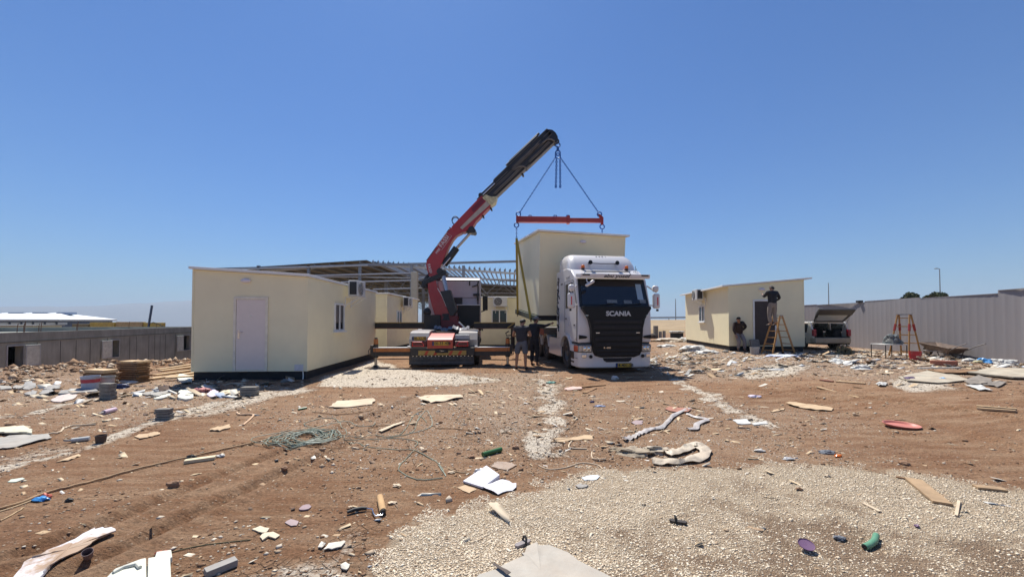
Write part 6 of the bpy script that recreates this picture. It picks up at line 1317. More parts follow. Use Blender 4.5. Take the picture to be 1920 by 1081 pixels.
# hoses and cables
tg_ = thing('cable_tangle', G(570, 818), 'tangled heap of thin green cable with long loose ends', 'cable')
cc_ = G(574, 820)
def coil(n, rx, ry, r, seed):
    rnd = random.Random(seed); pts = []
    for i in range(n * 14):
        a = 2 * math.pi * i / 14; q_ = i // 14; u = (i % 14) / 14; c0 = [(((seed * 7 + (q_ + e) * 13) * .618) % 1 - .5, ((seed * 3 + (q_ + e) * 17) * .414) % 1 - .5, .35 + .65 * (((q_ + e) * .731 + seed * .17) % 1)) for e in (0, 1)]; ox, oy, k = [c0[0][m_] * (1 - u) + c0[1][m_] * u for m_ in range(3)]; x = cc_.x + rx * (k * math.cos(a) + ox * .8); y = cc_.y + ry * (k * math.sin(a * (1 if q_ % 2 else 1)) + oy * .9); pts.append(gp(x, y, .012 + .05 * rnd.random() * (1 - k) + .03 * abs(math.sin(a * .7))))
    return MB().tube(pts, r, 6)
coil(9, .55, .40, .0055, 1).build('cable_coil', M_cab, tg_, world=True); coil(7, .45, .42, .005, 5).build('cable_coil', mat('cable_pale', (.30, .36, .30), .55, var=.3, dust=.3), tg_, world=True); coil(3, .55, .30, .005, 9).build('cable_coil', M_cab, tg_, world=True)
def cabl(px, m=None, r=.0055): 
    o = line_('loose_cable', None, None, px, r, m or M_cab, 6, wob=.004); o.data.transform(Matrix.Translation(-tg_.location)); o.parent = tg_
cabl([(545, 806), (523, 812), (503, 822), (505, 830), (530, 833), (560, 830)]); cabl([(590, 803), (570, 795), (600, 785), (628, 785), (640, 800), (650, 812), (640, 817), (600, 812)])
cabl([(560, 812), (600, 800), (650, 790), (668, 798), (695, 799), (704, 793)]); cabl([(620, 824), (680, 821), (740, 818), (760, 805), (775, 780), (792, 770)]); cabl([(620, 826), (700, 824), (770, 812), (782, 790), (788, 780), (800, 792)])
cabl([(590, 838), (620, 841), (680, 841), (690, 836)], M_woodd, .006); cabl([(655, 830), (690, 838), (740, 843), (775, 844), (808, 860), (826, 874), (834, 890)]); cabl([(782, 790), (800, 770), (810, 797), (778, 811), (768, 811)], mat('cable_pale', (.30, .36, .30)))
cabl([(778, 843), (760, 862), (747, 880), (770, 895), (792, 900), (830, 896)]); cabl([(822, 872), (836, 893)], mat('cable_pale', (.30, .36, .30))); cabl([(840, 878), (858, 885), (884, 888)], mat('cord_tan', (.42, .30, .18), .8)); cabl([(690, 803), (735, 796), (770, 788)], M_woodd); cabl([(724, 822), (760, 823), (783, 829), (778, 838)])
cabl([(586, 772), (612, 775), (640, 777), (690, 771), (700, 766)], M_woodd); cabl([(816, 803), (850, 804), (884, 808)], M_woodd, .006)
line_('long_hose', 'long thin brown hose winding across the left soil', 'hose', [(-30, 962), (30, 947), (90, 924), (140, 912), (180, 902), (240, 885), (310, 868), (360, 857), (420, 843), (470, 832), (512, 822)], .011, mat('hose_tan', (.36, .22, .11), .75, var=.2, dust=.3), 8, wob=.006)
line_('long_stick', 'thin pale lath running below the brown hose at left edge', 'lath', [(-20, 966), (30, 950), (72, 934)], .007, M_wood); line_('thin_root', 'thin bent root below the lath at the left edge', 'root', [(0, 977), (22, 966), (45, 952)], .005, M_wood, wob=.004)
line_('pale_rope', 'short pale rope piece on the chalky strip at left', 'rope', [(88, 815), (110, 812), (122, 803), (140, 799), (180, 796)], .012, M_card2, wob=.01)
line_('bent_tube', 'tan bent plastic tube shaped like a hook on the soil', 'tube', [(444, 774), (450, 778), (474, 778), (470, 786), (456, 798)], .015, mat('tube_tan', (.60, .40, .25), .6), sub=4)
t = thing('green_tube', G(922, 852), 'straight dark green tube piece on bare soil', 'tube'); MB().cyl(G(905, 856, .03), G(940, 846, .03), .028, n=16).build('tube_wall', mat('tube_darkgreen', (.035, .12, .035), .4), t, world=True, bevel=.003)
line_('short_green_tube', 'tiny green tube stub left of the folded cardboard', 'tube', [(559, 769), (575, 766)], .02, mat('tube_darkgreen', (.035, .12, .035), .4))
strip_('white_strap', 'white plastic strip ending in a point inside the cable loops', 'strap', [(712, 810), (735, 800), (757, 792)], .07, M_card2, wav=.02)
line_('wire_frame', 'thin pale right angled wire on soil above the gravel', 'wire', [(1110, 847), (1111, 860), (1136, 861)], .007, M_card2, sub=2); line_('packing_strap', 'pale curved packing strap on soil above the leaflet', 'strap', [(1010, 873), (1030, 880), (1060, 877), (1090, 868), (1120, 872), (1130, 880)], .006, M_card2)
line_('packing_strap', 'pale strap kink below the bow shaped cardboard', 'strap', [(1072, 828), (1067, 840), (1100, 842)], .01, M_card2, sub=3)
strip_('film_strip', 'long twisted pale film strip trailing towards a knotted end', 'film', [(1170, 826), (1190, 819), (1202, 812), (1222, 806), (1240, 803), (1252, 792), (1262, 781), (1280, 772), (1292, 767)], .085, mat('film_lilac', (.44, .41, .39), .45, var=.3, dust=.35), wav=.03)
strip_('film_strip', 'hooked pale film strip right of the long twisted one', 'film', [(1290, 778), (1306, 784), (1326, 788), (1308, 796), (1304, 805), (1288, 806)], .09, mat('film_lilac', (.44, .41, .39)), wav=.025)
S('brown_board', 'small red brown board under the knot of film', 'board', [(1246, 768), (1254, 764), (1296, 768), (1290, 774), (1262, 773)], mat('board_redbrown', (.33, .14, .09), .7), .012, .03, .02, 'loose boards')
strip_('plastic_wrap', 'thick curved loop of dusty clear plastic wrap at the gravel edge', 'plastic', [(1222, 868), (1245, 870), (1275, 868), (1305, 863), (1322, 852), (1316, 842), (1302, 838), (1290, 842), (1270, 850), (1250, 855)], .15, M_plast, wav=.05, th=.008)
for i, (px, py, r, lab) in enumerate(((1190, 850, (.42, .22, .09), 'crumpled grey brown tarpaulin heap left of the plastic loop'), (1232, 846, (.38, .20, .10), 'torn canvas pile between tarpaulin heap and plastic loop'), (1160, 845, (.22, .12, .06), 'ragged brown cloth end of the tarpaulin heap'))):
    crumple('tarpaulin', lab, 'tarpaulin', px, py, r, mat('tarp_brown%d' % i, ((.30, .25, .18), (.36, .31, .24), (.26, .20, .13))[i], .8, var=.45, vs_=7, dust=.3, bump=.02, bs=14), group='torn tarpaulin pieces')
S('flat_scrap', 'grey oval flake on soil left of the twisted film', 'flake', [(1183, 792), (1192, 788), (1206, 790), (1204, 796), (1192, 797)], mat('flake_mauve', (.33, .25, .25)), .012, .015, .01)
S('pink_sheet', 'pale pink torn sheet right before the lorry shadow', 'sheet', [(1058, 729), (1072, 725), (1092, 725), (1090, 730), (1064, 732)], mat('sheet_pink', (.62, .42, .36), .7), .01, .02, .02)
board_('brown_lath', 'dark brown lath lying across the pink torn sheet', 'lath', (1089, 727), (1135, 722), .07, .02, M_woodd, 'loose boards'); board_('brown_lath', 'short dark brown lath pointing to the camera below the other', 'lath', (1096, 737), (1116, 728), .10, .02, M_woodd, 'loose boards')
crumple('blue_scrap', 'small pale blue plastic bit before the lorry', 'plastic', 1125, 762, (.12, .03, .02), mat('film_blue', (.40, .48, .66), .4)); crumple('navy_scrap', 'tiny navy wrapper on the tyre tracks', 'wrapper', 1110, 754, (.05, .03, .03), mat('wrap_navy', (.05, .04, .12), .5))
crumple('green_net', 'small teal net scrap on the chalky strip', 'net', 1034, 718, (.14, .08, .05), mat('net_teal', (.16, .34, .27), .7)); crumple('white_foam_block', 'white foam lump in the lorry shadow', 'foam', 1152, 711, (.12, .09, .10), M_white)
# right side scraps
t = thing('red_tray', G(1690, 800), 'shallow round red plastic tray on the right hand soil', 'tray'); tr = MB().lathe([(.001, .012), (.19, .01), (.215, .035), (.232, .038), (.232, .03), (.195, 0), (.001, 0)], (0, 0, 0), 'z', 40, (1, .8)); Mr = Euler((R(3), R(2), R(-10))).to_matrix(); tr.v = [Mr @ q + t.location + Vector((0, 0, .01)) for q in tr.v]; tr.build('tray_shell', mat('tray_red', (.50, .17, .13), .5, dust=.35), t, world=True)
for a, b, lab in (((1831, 763), (1907, 769), 'upper of two parallel pale laths near the right edge'), ((1832, 766), (1905, 772), 'lower of two parallel pale laths near the right edge')): board_('pale_lath', lab, 'lath', a, b, .045, .03, M_wood, 'pair of pale laths')
S('cardboard_strip', 'long tan cardboard strip with raised end right of the chalk line', 'cardboard', [(1472, 756), (1490, 756), (1530, 762), (1563, 766), (1560, 771), (1520, 769), (1488, 763)], M_card, .012, .03, .03, 'cardboard pieces'); S('cardboard_strip', 'small cardboard piece below the long tan strip', 'cardboard', [(1444, 772), (1460, 767), (1474, 766), (1470, 769), (1450, 773)], M_card, .012, .02, .01, 'cardboard pieces')
S('white_tile', 'row of white plastic strips on the chalk line end', 'strip', [(1374, 788), (1400, 785), (1408, 795), (1384, 796)], M_white, .02, .02, .01, 'white plastic strips'); S('white_tile', 'single white plastic strip right of the row', 'strip', [(1409, 795), (1436, 790), (1440, 795), (1414, 798)], M_white, .02, .02, .01, 'white plastic strips')
crumple('lilac_scrap', 'lilac paper ball beside the chalk line', 'paper', 1415, 744, (.13, .08, .04), mat('paper_lilac', (.62, .54, .64), .6), group='paper scraps'); crumple('orange_scrap', 'bright orange scrap among dark rags', 'scrap', 1572, 856, (.07, .05, .03), M_orange); crumple('dark_rags', 'small heap of dark rags beside the orange scrap', 'rags', 1550, 849, (.16, .09, .05), mat('rag_slate', (.14, .15, .17)))
crumple('white_bag', 'small clear white bag above the gravel', 'bag', 1424, 846, (.10, .07, .04), M_white, group='plastic bags'); crumple('clear_bag', 'clear grey film bag just above the gravel margin', 'bag', 1478, 861, (.12, .06, .03), mat('film_grey', (.42, .42, .42)), group='plastic bags')
S('white_paper', 'white curled paper before the pile of sheets', 'paper', [(1642, 721), (1650, 718), (1664, 720), (1660, 725), (1648, 725)], M_white, .006, .03, .05, 'paper scraps')
for i, (pts, m, th, lift, lab) in enumerate((
    ([(1684, 708), (1740, 697), (1790, 704), (1818, 714), (1760, 720), (1700, 716)], mat('sheet_khaki', (.40, .36, .28), .85, var=.35, vs_=3, dust=.6), .02, .05, 'wide khaki sheet on the left of the sheet pile'),
    ([(1812, 702), (1860, 693), (1990, 696), (2010, 712), (1900, 712)], mat('sheet_khaki', (.45, .42, .33)), .05, .13, 'large raised khaki board at the right edge'),
    ([(1740, 698), (1790, 699), (1838, 697), (1830, 702), (1770, 704)], M_woodd, .03, .12, 'narrow brown board over the khaki sheet'),
    ([(1808, 718), (1835, 707), (1862, 715), (1850, 722), (1820, 724)], mat('rug_grey', (.22, .19, .16), .95, var=.3), .03, .08, 'dark grey crumpled rug in the sheet pile'),
    ([(1842, 722), (1866, 716), (1888, 718), (1870, 727)], mat('rug_grey', (.22, .19, .16)), .02, .04, 'smaller dark rug piece right of the grey rug'),
    ([(1810, 724), (1838, 722), (1850, 730), (1862, 734), (1836, 733)], M_white, .01, .04, 'white plastic sheet hanging off the dark rug'),
    ([(1694, 711), (1712, 709), (1716, 712), (1700, 714)], mat('rag_purple', (.08, .05, .10), .8), .03, .07, 'dark purple cloth on the khaki sheet'))):
    S('waste_sheet', lab, 'sheet', pts, m, th, lift, .03, 'sheet pile near the fence')
crumple('blue_bag_bit', 'small light blue bag on the khaki sheet', 'bag', 1768, 713, (.12, .08, .06), mat('bag_sky', (.30, .55, .80), .5), group='plastic bags'); crumple('blue_bag', 'bright blue plastic bag at the fence foot', 'bag', 1850, 680, (.26, .18, .16), M_blu, group='plastic bags')
for px, py, r, lab in ((1870, 681, .26, 'first white bag right of the bright blue bag'), (1890, 684, .30, 'big white crumpled bag near the fence at right'), (1818, 677, .2, 'white bag left of the bright blue bag'), (1834, 680, .15, 'dull yellow bag touching the blue bag')): crumple('waste_bag', lab, 'bag', px, py, (r, r * .8, r * .5), M_white if 'white' in lab else mat('bag_dull', (.42, .38, .22), .6), group='plastic bags')
t = board_('brown_pipe', 'thick red brown pipe lying before the wheelbarrow', 'pipe', (1744, 684), (1796, 686), .16, .15, mat('pipe_redbrown', (.36, .12, .07), .6, dust=.3)); 
board_('long_batten', 'pale batten lying before the white fence near the bucket', 'batten', (1715, 687), (1762, 683), .09, .03, M_card2, 'loose boards'); board_('long_batten', 'white batten in front of the brown pipe', 'batten', (1722, 691), (1800, 690), .07, .03, M_white, 'loose boards')
board_('long_batten', 'straight brown batten in the middle right soil', 'batten', (1532, 728), (1610, 742), .05, .02, M_wood, 'loose boards'); board_('long_batten', 'pale long batten before the curled white paper', 'batten', (1568, 716), (1622, 720), .08, .03, M_wood, 'loose boards'); board_('long_batten', 'short red brown batten with pale stripe above it', 'batten', (1538, 713), (1562, 716), .08, .03, mat('board_redbrown', (.33, .14, .09)), 'loose boards')
# camping table, bundle, bucket, wheelbarrow
g_ = G(1666, 671); t = thing('small_table', g_, 'small thin legged table with white top before the lone ladder', 'table'); x0, x1 = P(1646, 660, g_.y).x - g_.x, P(1687, 660, g_.y).x - g_.x
MB().bb((x0, -.3, .50), (x1, .3, .53)).build('table_top', M_white, t, bevel=.005)
for x in (x0 + .02, x1 - .02):
    for y in (-.28, .28): MB().cyl((x, y, 0), (x, y, .5), .014, n=8).build('leg', M_ink, t)
crumple('canvas_bundle', 'dark teal canvas bundle heaped on the small white table', 'bundle', 1674, 671, (.30, .24, .34), mat('canvas_teal', (.10, .13, .14), .8, var=.6, vs_=7, dust=.35)).location.z = .55
def bucket(px, py, r, h, lab, m, band=None, fill=None, grp='paint buckets'):
    g_ = G(px, py); t = thing('bucket', g_, lab, 'bucket', grp)
    MB().lathe([(.001, .004), (r * .86, .004), (r, h), (r * 1.04, h), (r * 1.04, h - .03), (r * .99, h - .03)], (0, 0, 0), 'z', 26).lathe([(r * .97, h), (r * .84, .02), (.001, .02)], (0, 0, 0), 'z', 26).build('bucket_wall', m, t)
    if band: MB().lathe([(r * .953, h * .55), (r * .995, h * .8)], (0, 0, 0), 'z', 26).build('label_band', band, t)
    if fill: MB().cyl((0, 0, h * .85), (0, 0, h * .9), r * .93, n=20).build('paint_fill', fill, t)
    MB().tube([(r * math.cos(a) * 1.03, -.02 - r * .3 * math.sin(a), h - .04 - r * .75 * math.sin(a)) for a in np.linspace(0, math.pi, 12)], .004, 5).build('wire_handle', M_chrome, t)
M_bk = mat('bucket_grey', (.36, .36, .35), .6, var=.15, dust=.4)
bucket(1716, 674, .165, .30, 'red topped dirty bucket standing beside the lone ladder', mat('bucket_red', (.40, .02, .03), .5, var=.2, dust=.45), mat('bucket_red2', (.45, .02, .03), .45), M_dirt)
bucket(169, 731, .165, .34, 'white paint bucket with red and blue label by the wooden crate', mat('bucket_blue', (.36, .40, .50), .5, dust=.3), mat('band_red', (.42, .04, .06), .5), M_gsh)
bucket(199, 726, .16, .28, 'grey dirty paint bucket right of the red labelled one', M_bk, mat('band_faded', (.46, .38, .36), .6), M_gsh)
bucket(1415, 664, .17, .30, 'small grey plastered bucket at the cabin corner near the leaning workman', M_bk, None, M_gsh)
g_ = gp(16.62, 14.75); t = thing('wheelbarrow', g_, 'rusty brown wheelbarrow with raised handles before the white fence', 'wheelbarrow', rz=R(-98)); M_wb = mat('barrow_rust', (.14, .10, .08), .7, .2, var=.4, dust=.35)
tb = MB(); top = [(-.78, -.32, .52), (.55, -.34, .36), (.55, .34, .36), (-.78, .32, .52)]; bot = [(-.45, -.18, .22), (.30, -.22, .16), (.30, .22, .16), (-.45, .18, .22)]
tb.add(top + bot, [(4, 5, 6, 7), (0, 1, 5, 4), (1, 2, 6, 5), (2, 3, 7, 6), (3, 0, 4, 7)]); o = tb.build('tray', M_wb, t); sd = o.modifiers.new('thick', 'SOLIDIFY'); sd.thickness = .012
MB().tube([Vector(q) for q in top], .016, 8, True).build('rim', M_wb, t)
for s in (-1, 1): MB().tube([(-.82, s * .07, .20), (-.3, s * .2, .20), (.45, s * .26, .28), (.80, s * .28, .46), (1.12, s * .29, .58)], .02, 8).build('handle', mat('handle_grey', (.30, .28, .27), .5, .3), t); MB().tube([(-.1, s * .2, .22), (.05, s * .24, .0), (.3, s * .24, .0), (.42, s * .24, .27)], .016, 8).build('leg', M_wb, t)
wh = MB().lathe([(.12, -.04), (.17, -.045), (.2, 0), (.17, .045), (.12, .04), (.12, -.04)], (-.72, 0, .2), 'y', 28).build('wheel', M_rub, t); MB().cyl((-.72, -.03, .2), (-.72, .03, .2), .125, n=20).build('rim', M_wb, wh)
# --- left side: crate, boards, blocks
def block_stack(pxc, py, w, n, hgt, lab, rz=0):
    g_ = G(pxc, py); t = thing('block_stack', g_, lab, 'blocks', 'stacks of grey blocks', R(rz))
    for k in range(n): MB().box((random.uniform(-.012, .012), random.uniform(-.012, .012), hgt * (k + .5)), (w, w * .5, hgt - .006), (0, 0, R(random.uniform(-2.5, 2.5)))).build('block', M_gblk, t, bevel=.006)
    return t
block_stack(202, 748, .27, 4, .085, 'four grey blocks stacked in front of the two paint buckets', -10)
b2_ = block_stack(308, 785, .22, 4, .045, 'grey block stack carrying a loose plank on top', 8)
board_('thin_plank', 'thin dark plank balanced on the grey block stack', 'plank', (280, 785), (352, 776), .09, .018, M_woodd, 'loose boards').location.z = .10
block_stack(468, 741, .32, 3, .065, 'low grey block stack near the cabin shadow tip', 4)
def wood_stack(pxa, pxb, py, hgt, n, lab, dep=.9, rz=0):
    g_ = G((pxa + pxb) / 2, py); w = (pxb - pxa) / F * g_.y; t = thing('board_stack', g_, lab, 'boards', 'stacked wooden boards', R(rz)); th = hgt / n
    for k in range(n): MB().box((random.uniform(-.04, .04), dep / 2 + random.uniform(-.03, .03), th * (k + .5)), (w * random.uniform(.94, 1.02), dep, th * .78), (0, 0, R(random.uniform(-3, 3)))).build('board', M_woodd if k < n - 1 else M_wood, t, bevel=.004)
    for k in range(0, n, 2): [MB().bb((w * a_, -.012, th * k + th * .75), (w * (a_ + .08), dep, th * k + th * 1.02)).build('spacer', M_woodd, t) for a_ in (-.44, .34)]
    return t
wood_stack(212, 262, 716, .56, 9, 'tall tidy stack of brown boards before the concrete wall', .32, -12)
wood_stack(146, 200, 722, .40, 4, 'low brown wooden crate of boards behind the paint buckets', .3, -12)
for k, (a, b) in enumerate((((283, 712), (366, 700)), ((290, 708), (368, 697)), ((300, 703), (372, 693)), ((286, 710), (372, 705)), ((310, 714), (368, 709)), ((296, 700), (360, 690)))):
    board_('scaffold_plank', ['lowest plank', 'second plank', 'topmost narrow plank', 'wide front plank', 'separate short plank', 'rear plank'][k] + ' of the loose pile left of the big cabin', 'plank', a, b, .16, .045, M_wood, 'plank pile beside the cabin', lift=.05 * (k % 3))
board_('prop_plank', 'plank leaning up on the soil mound behind the crate', 'plank', (176, 702), (206, 690), .08, .03, M_wood, 'loose boards', lift=.12)
for q, m, th, lift, lab in (([(333, 748), (336, 735), (352, 731), (367, 737), (362, 748), (348, 752)], M_foam, .12, .10, 'thick white foam block in the scrap line before the cabin'), ([(287, 748), (300, 741), (318, 738), (320, 744), (304, 749)], M_foam, .04, .04, 'thin white foam slab left of the thick block'),
    ([(282, 742), (292, 728), (316, 728), (320, 736), (298, 744)], M_gsh, .02, .06, 'grey board scrap behind the thin foam slab'), ([(330, 708), (336, 704), (361, 706), (360, 716), (336, 716)], M_foam, .16, .14, 'white foam box at the corner of the big cabin'),
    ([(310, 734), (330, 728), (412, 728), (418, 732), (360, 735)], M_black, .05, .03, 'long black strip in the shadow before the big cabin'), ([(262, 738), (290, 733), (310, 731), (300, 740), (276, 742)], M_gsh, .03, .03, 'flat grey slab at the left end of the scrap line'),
    ([(404, 740), (420, 733), (436, 732), (448, 737), (430, 742)], mat('shard_beige', (.58, .50, .36)), .03, .03, 'beige slab near the low block stack'), ([(388, 742), (394, 732), (402, 730), (410, 741), (398, 745)], mat('paper_lilac', (.62, .54, .64)), .06, .05, 'lilac grey sack right of the foam blocks')):
    S('building_scrap', lab, 'scrap', q, m, th, lift, .02, 'scrap line before the big cabin')
crumple('red_bag', 'red and white bag in the scrap line before the cabin', 'bag', 377, 735, (.22, .12, .09), mat('bag_redwhite', (.55, .22, .20), .5, var=.5, vs_=5), group='plastic bags')
for i, (q, lab) in enumerate((([(45, 739), (60, 733), (70, 735), (66, 741), (50, 742)], 'leftmost grey slab of the slab row'), ([(74, 740), (80, 733), (98, 731), (104, 737), (90, 741)], 'second grey slab of the slab row'), ([(82, 731), (92, 724), (112, 723), (112, 729), (96, 732)], 'upper grey slab of the slab row'), ([(108, 739), (114, 733), (140, 731), (180, 731), (184, 734), (140, 738)], 'longest grey slab touching the paint bucket'), ([(42, 729), (46, 718), (60, 716), (68, 726), (54, 731)], 'tilted pale grey slab above the row'), ([(24, 728), (30, 723), (44, 724), (44, 728), (34, 731)], 'flat white slab left of the tilted one'), ([(0, 731), (0, 725), (18, 725), (22, 730)], 'white slab at the left picture edge'))):
    S('grey_slab', lab, 'slab', q, M_slate if i not in (5, 6) else M_gsh, .05, .05, .02, 'row of grey slabs')
S('cement_sack', 'flattened pale pink cement sack below the slab row', 'sack', [(97, 753), (104, 746), (130, 740), (144, 741), (140, 748), (114, 755)], mat('sack_pink', (.52, .44, .40), .8), .02, .03, .03)
crumple('blue_tub', 'dark blue plastic lump beside the board stack', 'plastic', 226, 727, (.22, .14, .10), mat('tub_navy', (.03, .045, .12), .5), group=None); S('white_cloth', 'white folded cloth behind the dark blue lump', 'cloth', [(222, 717), (232, 713), (254, 715), (256, 719), (238, 721)], M_white, .03, .04, .03)
S('cream_panel_piece', 'large cream panel piece at the left edge of the chalk strip', 'panel', [(-20, 814), (-20, 806), (8, 803), (44, 801), (61, 809), (60, 817), (30, 816)], mat('panel_cream', (.60, .57, .42), .6, dust=.2), .03, .06, .01, 'discarded panels at left'); S('grey_panel_piece', 'wide grey sheet lying under the cream panel piece', 'panel', [(-20, 845), (-10, 824), (30, 817), (90, 816), (98, 822), (84, 826), (30, 840)], M_gsh, .01, .03, .02, 'discarded panels at left')
board_('dark_strip', 'dark strip lying over the wide grey sheet', 'strip', (0, 833), (40, 823), .05, .02, M_slate, 'loose boards')
def tube_(name, lab, cat, pa, pb, r, m, m2): t = thing(name, G(*pa), lab, cat); MB().cyl(G(*pa, r), G(*pb, r), r, n=14).build('tube_body', m, t, world=True, bevel=.004); d = (G(*pa) - G(*pb)).normalized(); MB().cyl(G(*pa, r), G(*pa, r) + d * r * 2.4, r * .5, r * .2, 10).build('nozzle', m2, t, world=True)
tube_('sealant_tube', 'white sealant cartridge lying at the chalk strip', 'cartridge', (134, 829), (168, 825), .03, M_white, M_slate); tube_('spray_can', 'pinkish spray can lying on soil below the grey blocks', 'can', (194, 777), (216, 771), .04, mat('can_pink', (.55, .42, .50), .4), M_slate)
t = thing('small_pot', G(189, 829), 'small dark pot standing right of the sealant cartridge', 'pot', 'small pots'); MB().lathe([(.001, 0), (.05, 0), (.062, .1), (.056, .1), (.045, .015), (.001, .015)], (0, 0, 0), 'z', 18).build('pot_wall', mat('pot_dark', (.07, .045, .035), .7), t)
S('cardboard_strip', 'tan cardboard strip on soil right of the small dark pot', 'cardboard', [(252, 819), (270, 814), (296, 811), (300, 815), (280, 820), (262, 824)], M_card, .012, .02, .02, 'cardboard pieces'); S('cardboard_strip', 'curved tan bark like strip below the chalk strip', 'cardboard', [(105, 867), (125, 860), (148, 852), (150, 856), (128, 864)], M_card, .01, .012, .02, 'cardboard pieces')
S('cardboard_strip', 'rolled tan cardboard piece left of the bent tube', 'cardboard', [(392, 808), (408, 802), (430, 797), (432, 803), (412, 809)], M_card, .02, .03, .02, 'cardboard pieces')
board_('cream_batten', 'cream batten with dark end lying beside the brown hose', 'batten', (346, 868), (404, 860), .075, .035, mat('batten_cream', (.62, .52, .34), .7), 'loose boards'); crumple('rubber_scrap', 'black torn rubber piece above the cream batten', 'rubber', 358, 858, (.10, .06, .04), M_ink); crumple('white_rag', 'white and grey crumb right of the cream batten', 'scrap', 414, 856, (.09, .05, .03), M_white)
t = thing('chips_bag', G(80, 937), 'crumpled blue and red wrapper near the brown hose', 'wrapper'); 
for dx, m, r in ((0, M_blu, (.11, .05, .04)), (.06, mat('wrap_red', (.60, .13, .08), .5), (.09, .05, .055))):
    o = crumple('wrapper_fold', None, None, 76 + dx * 160, 938 - dx * 60, r, m); o.data.transform(Matrix.Translation(-t.location)); o.parent = t
crumple('black_chip', 'square black chip on soil right of the wrapper', 'chip', 131, 939, (.05, .04, .03), M_ink); S('pale_tile', 'pale greenish tile strip at the left edge of the soil', 'tile', [(14, 904), (20, 899), (42, 896), (47, 898), (30, 904)], mat('tile_green', (.50, .54, .44), .6), .008, .012, .004)
for i, (px, py, r, lab) in enumerate(((325, 911, .06, 'dark round clod right of the wrapper on open soil'), (533, 879, .035, 'small red brown stone below the cable tangle'), (1020, 722, .05, 'reddish stone in front of the lorry axle'), (967, 840, .05, 'dark clod between green tube and bow shaped cardboard'), (884, 857, .04, 'pale pink stone left of the green tube'), (915, 1000, .0, ''), (860, 850, .03, 'dark crumb near the cable loop'), (1015, 898, .025, 'little stone near the gravel tip'), (1696, 870, .05, 'flat brown stone above the right gravel edge'), (780, 739, .03, 'round stone left of the widest cardboard'), (893, 735, .04, 'small brown stone right of the widest cardboard'), (120, 745, .05, 'brown clod near the cement sack'), (1360, 660, .12, 'grey stone at the near corner of the right cabin'), (535, 716, .10, 'grey stone below the socket box of the big cabin'))):
    if r: rock_(px, py, r, lab, M_dirt if i not in (12, 13) else M_gblk)
# mounds and rubble near the buildings
for px, py, r, m, lab in ((1255, 640, (1.1, .7, .25), M_plast, 'far rubble mound beside the lorry nose'),):
    crumple('soil_mound', lab, 'mound', px, py, r, m, group='mounds of soil and rubble')
for px, py, r, lab in ((1300, 657, (.7, .5, .24), 'big white plastic heap under the cabin wall corner'), (1328, 662, (.5, .35, .14), 'smaller white plastic heap before the cabin wall'), (1250, 650, (.5, .3, .14), 'white rubble heap right of the lorry headlight'), (1283, 640, (.5, .4, .30), 'white sack at the far end of the right cabin'), (1472, 668, (.5, .3, .08), 'blue white plastic sheet before the tall ladder'), (1450, 668, (.35, .2, .06), 'white plastic scrap left of the blue white sheet'), (1568, 678, (.28, .2, .10), 'white crumpled bag on soil in front of the car'), (1590, 680, (.25, .15, .06), 'pale grey bag right of the bag before the car'), (1612, 691, (.3, .2, .10), 'heap of greyish plaster pieces left of the khaki sheet')):
    crumple('plastic_heap', lab, 'plastic', px, py, r, M_white if 'blue' not in lab else mat('plastic_bluewhite', (.60, .66, .82), .5, dust=.2), group='white plastic waste')
g_ = G(1269, 636); t = thing('enamel_sink', g_, 'white basin on a dark stand far behind near the right cabin', 'basin'); MB().box((0, 0, .55), (.95, .5, .14)).build('basin', M_white, t, bevel=.04); MB().box((0, 0, .24), (.8, .4, .46)).build('stand', M_black, t); MB().tube([(.0, -.27, .57), (.2, -.27, .57)], .03).build('tap_hole', M_ink, t)
g_ = G(1226, 634); t = thing('concrete_kerb', g_, 'dark block with grey pipes beyond the lorry front corner', 'block'); MB().box((.15, 0, .5), (.30, .3, 1.0)).build('block_body', M_gblk, t, bevel=.02); MB().cyl((.55, .1, 0), (.55, .1, .55), .12).cyl((.85, .1, 0), (.85, .1, .6), .12).build('pipe', M_slate, t); MB().ball((-.2, -.1, .12), (.5, .4, .28), 14, 8, .2).build('tyre_heap', M_rub, t)
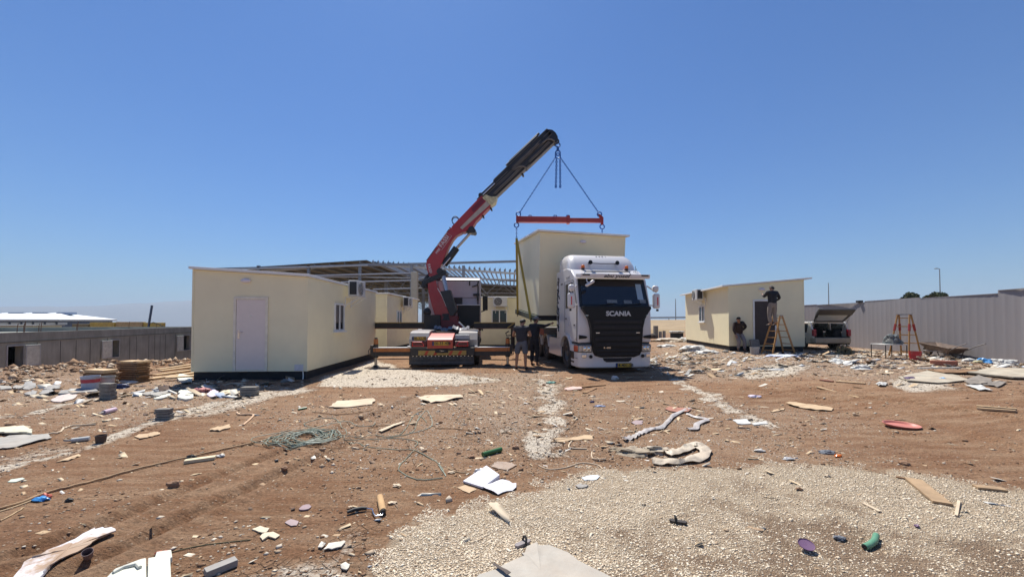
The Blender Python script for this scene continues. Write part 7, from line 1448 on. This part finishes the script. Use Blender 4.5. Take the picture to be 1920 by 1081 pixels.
for px, py, cc, lab in ((1368, 682, 'w', 'short white lath standing out before the right cabin'), (1290, 700, 'g', 'flat grey board at the tip of the lorry shadow')): board_('lath', lab, 'lath', (px - 3, py + 4), (px + 4, py - 6), .1, .03, M_white if cc == 'w' else M_slate, 'loose boards')
g_ = Vector((P(1408, 650, 17.6).x, 17.15, .25)); t = thing('leaning_sack', g_, 'grey cloth sack leaning on the cabin base behind the small bucket', 'sack'); MB().box((0, .15, .28), (.42, .12, .55), (R(-14), 0, R(6))).build('sack_body', M_gblk, t, bevel=.04)
# weeds beside the car
g_ = G(1583, 664); t = thing('dry_shrub', g_, 'small dry grey green shrub growing before the car bumper', 'shrub'); leaf_mass('foliage', (g_.x, g_.y, g_.z + .08), (.38, .25, .34), 260, mat('dry_leaf', (.19, .17, .10), .9, var=.5), t, .05)
st = MB(); [st.tube([(g_.x, g_.y, g_.z), (g_.x + random.uniform(-.25, .25), g_.y + random.uniform(-.1, .1), g_.z + random.uniform(.2, .4))], .008, 5) for _ in range(12)]; tag(st.build('stem', M_bark, t, world=True), kind='stuff')
# ------------------------------------------------------------------ haze
if True:
    b = MB(); b.bb((-9000, -600, -420), (9000, 9000, 620)); o = b.build('haze', None) if 0 else None
    me = bpy.data.meshes.new('haze'); v = [(x, y, z) for z in (-430, 300) for y in (-800, 9200) for x in (-9200, 9200)]
    me.from_pydata(v, [], [(0, 2, 3, 1), (4, 5, 7, 6), (0, 1, 5, 4), (2, 6, 7, 3), (0, 4, 6, 2), (1, 3, 7, 5)])
    m = bpy.data.materials.new('haze_air'); m.use_nodes = True; t = m.node_tree; t.nodes.clear(); out = t.nodes.new('ShaderNodeOutputMaterial'); pv = t.nodes.new('ShaderNodeVolumePrincipled')
    pv.inputs['Color'].default_value = (.68, .83, 1, 1); pv.inputs['Density'].default_value = 2.2e-4; t.links.new(pv.outputs[0], out.inputs['Volume'])
    me.materials.append(m); o = bpy.data.objects.new('haze', me); C.objects.link(o); tag(o, 'thin pale haze lying over the whole place', 'haze', kind='stuff')
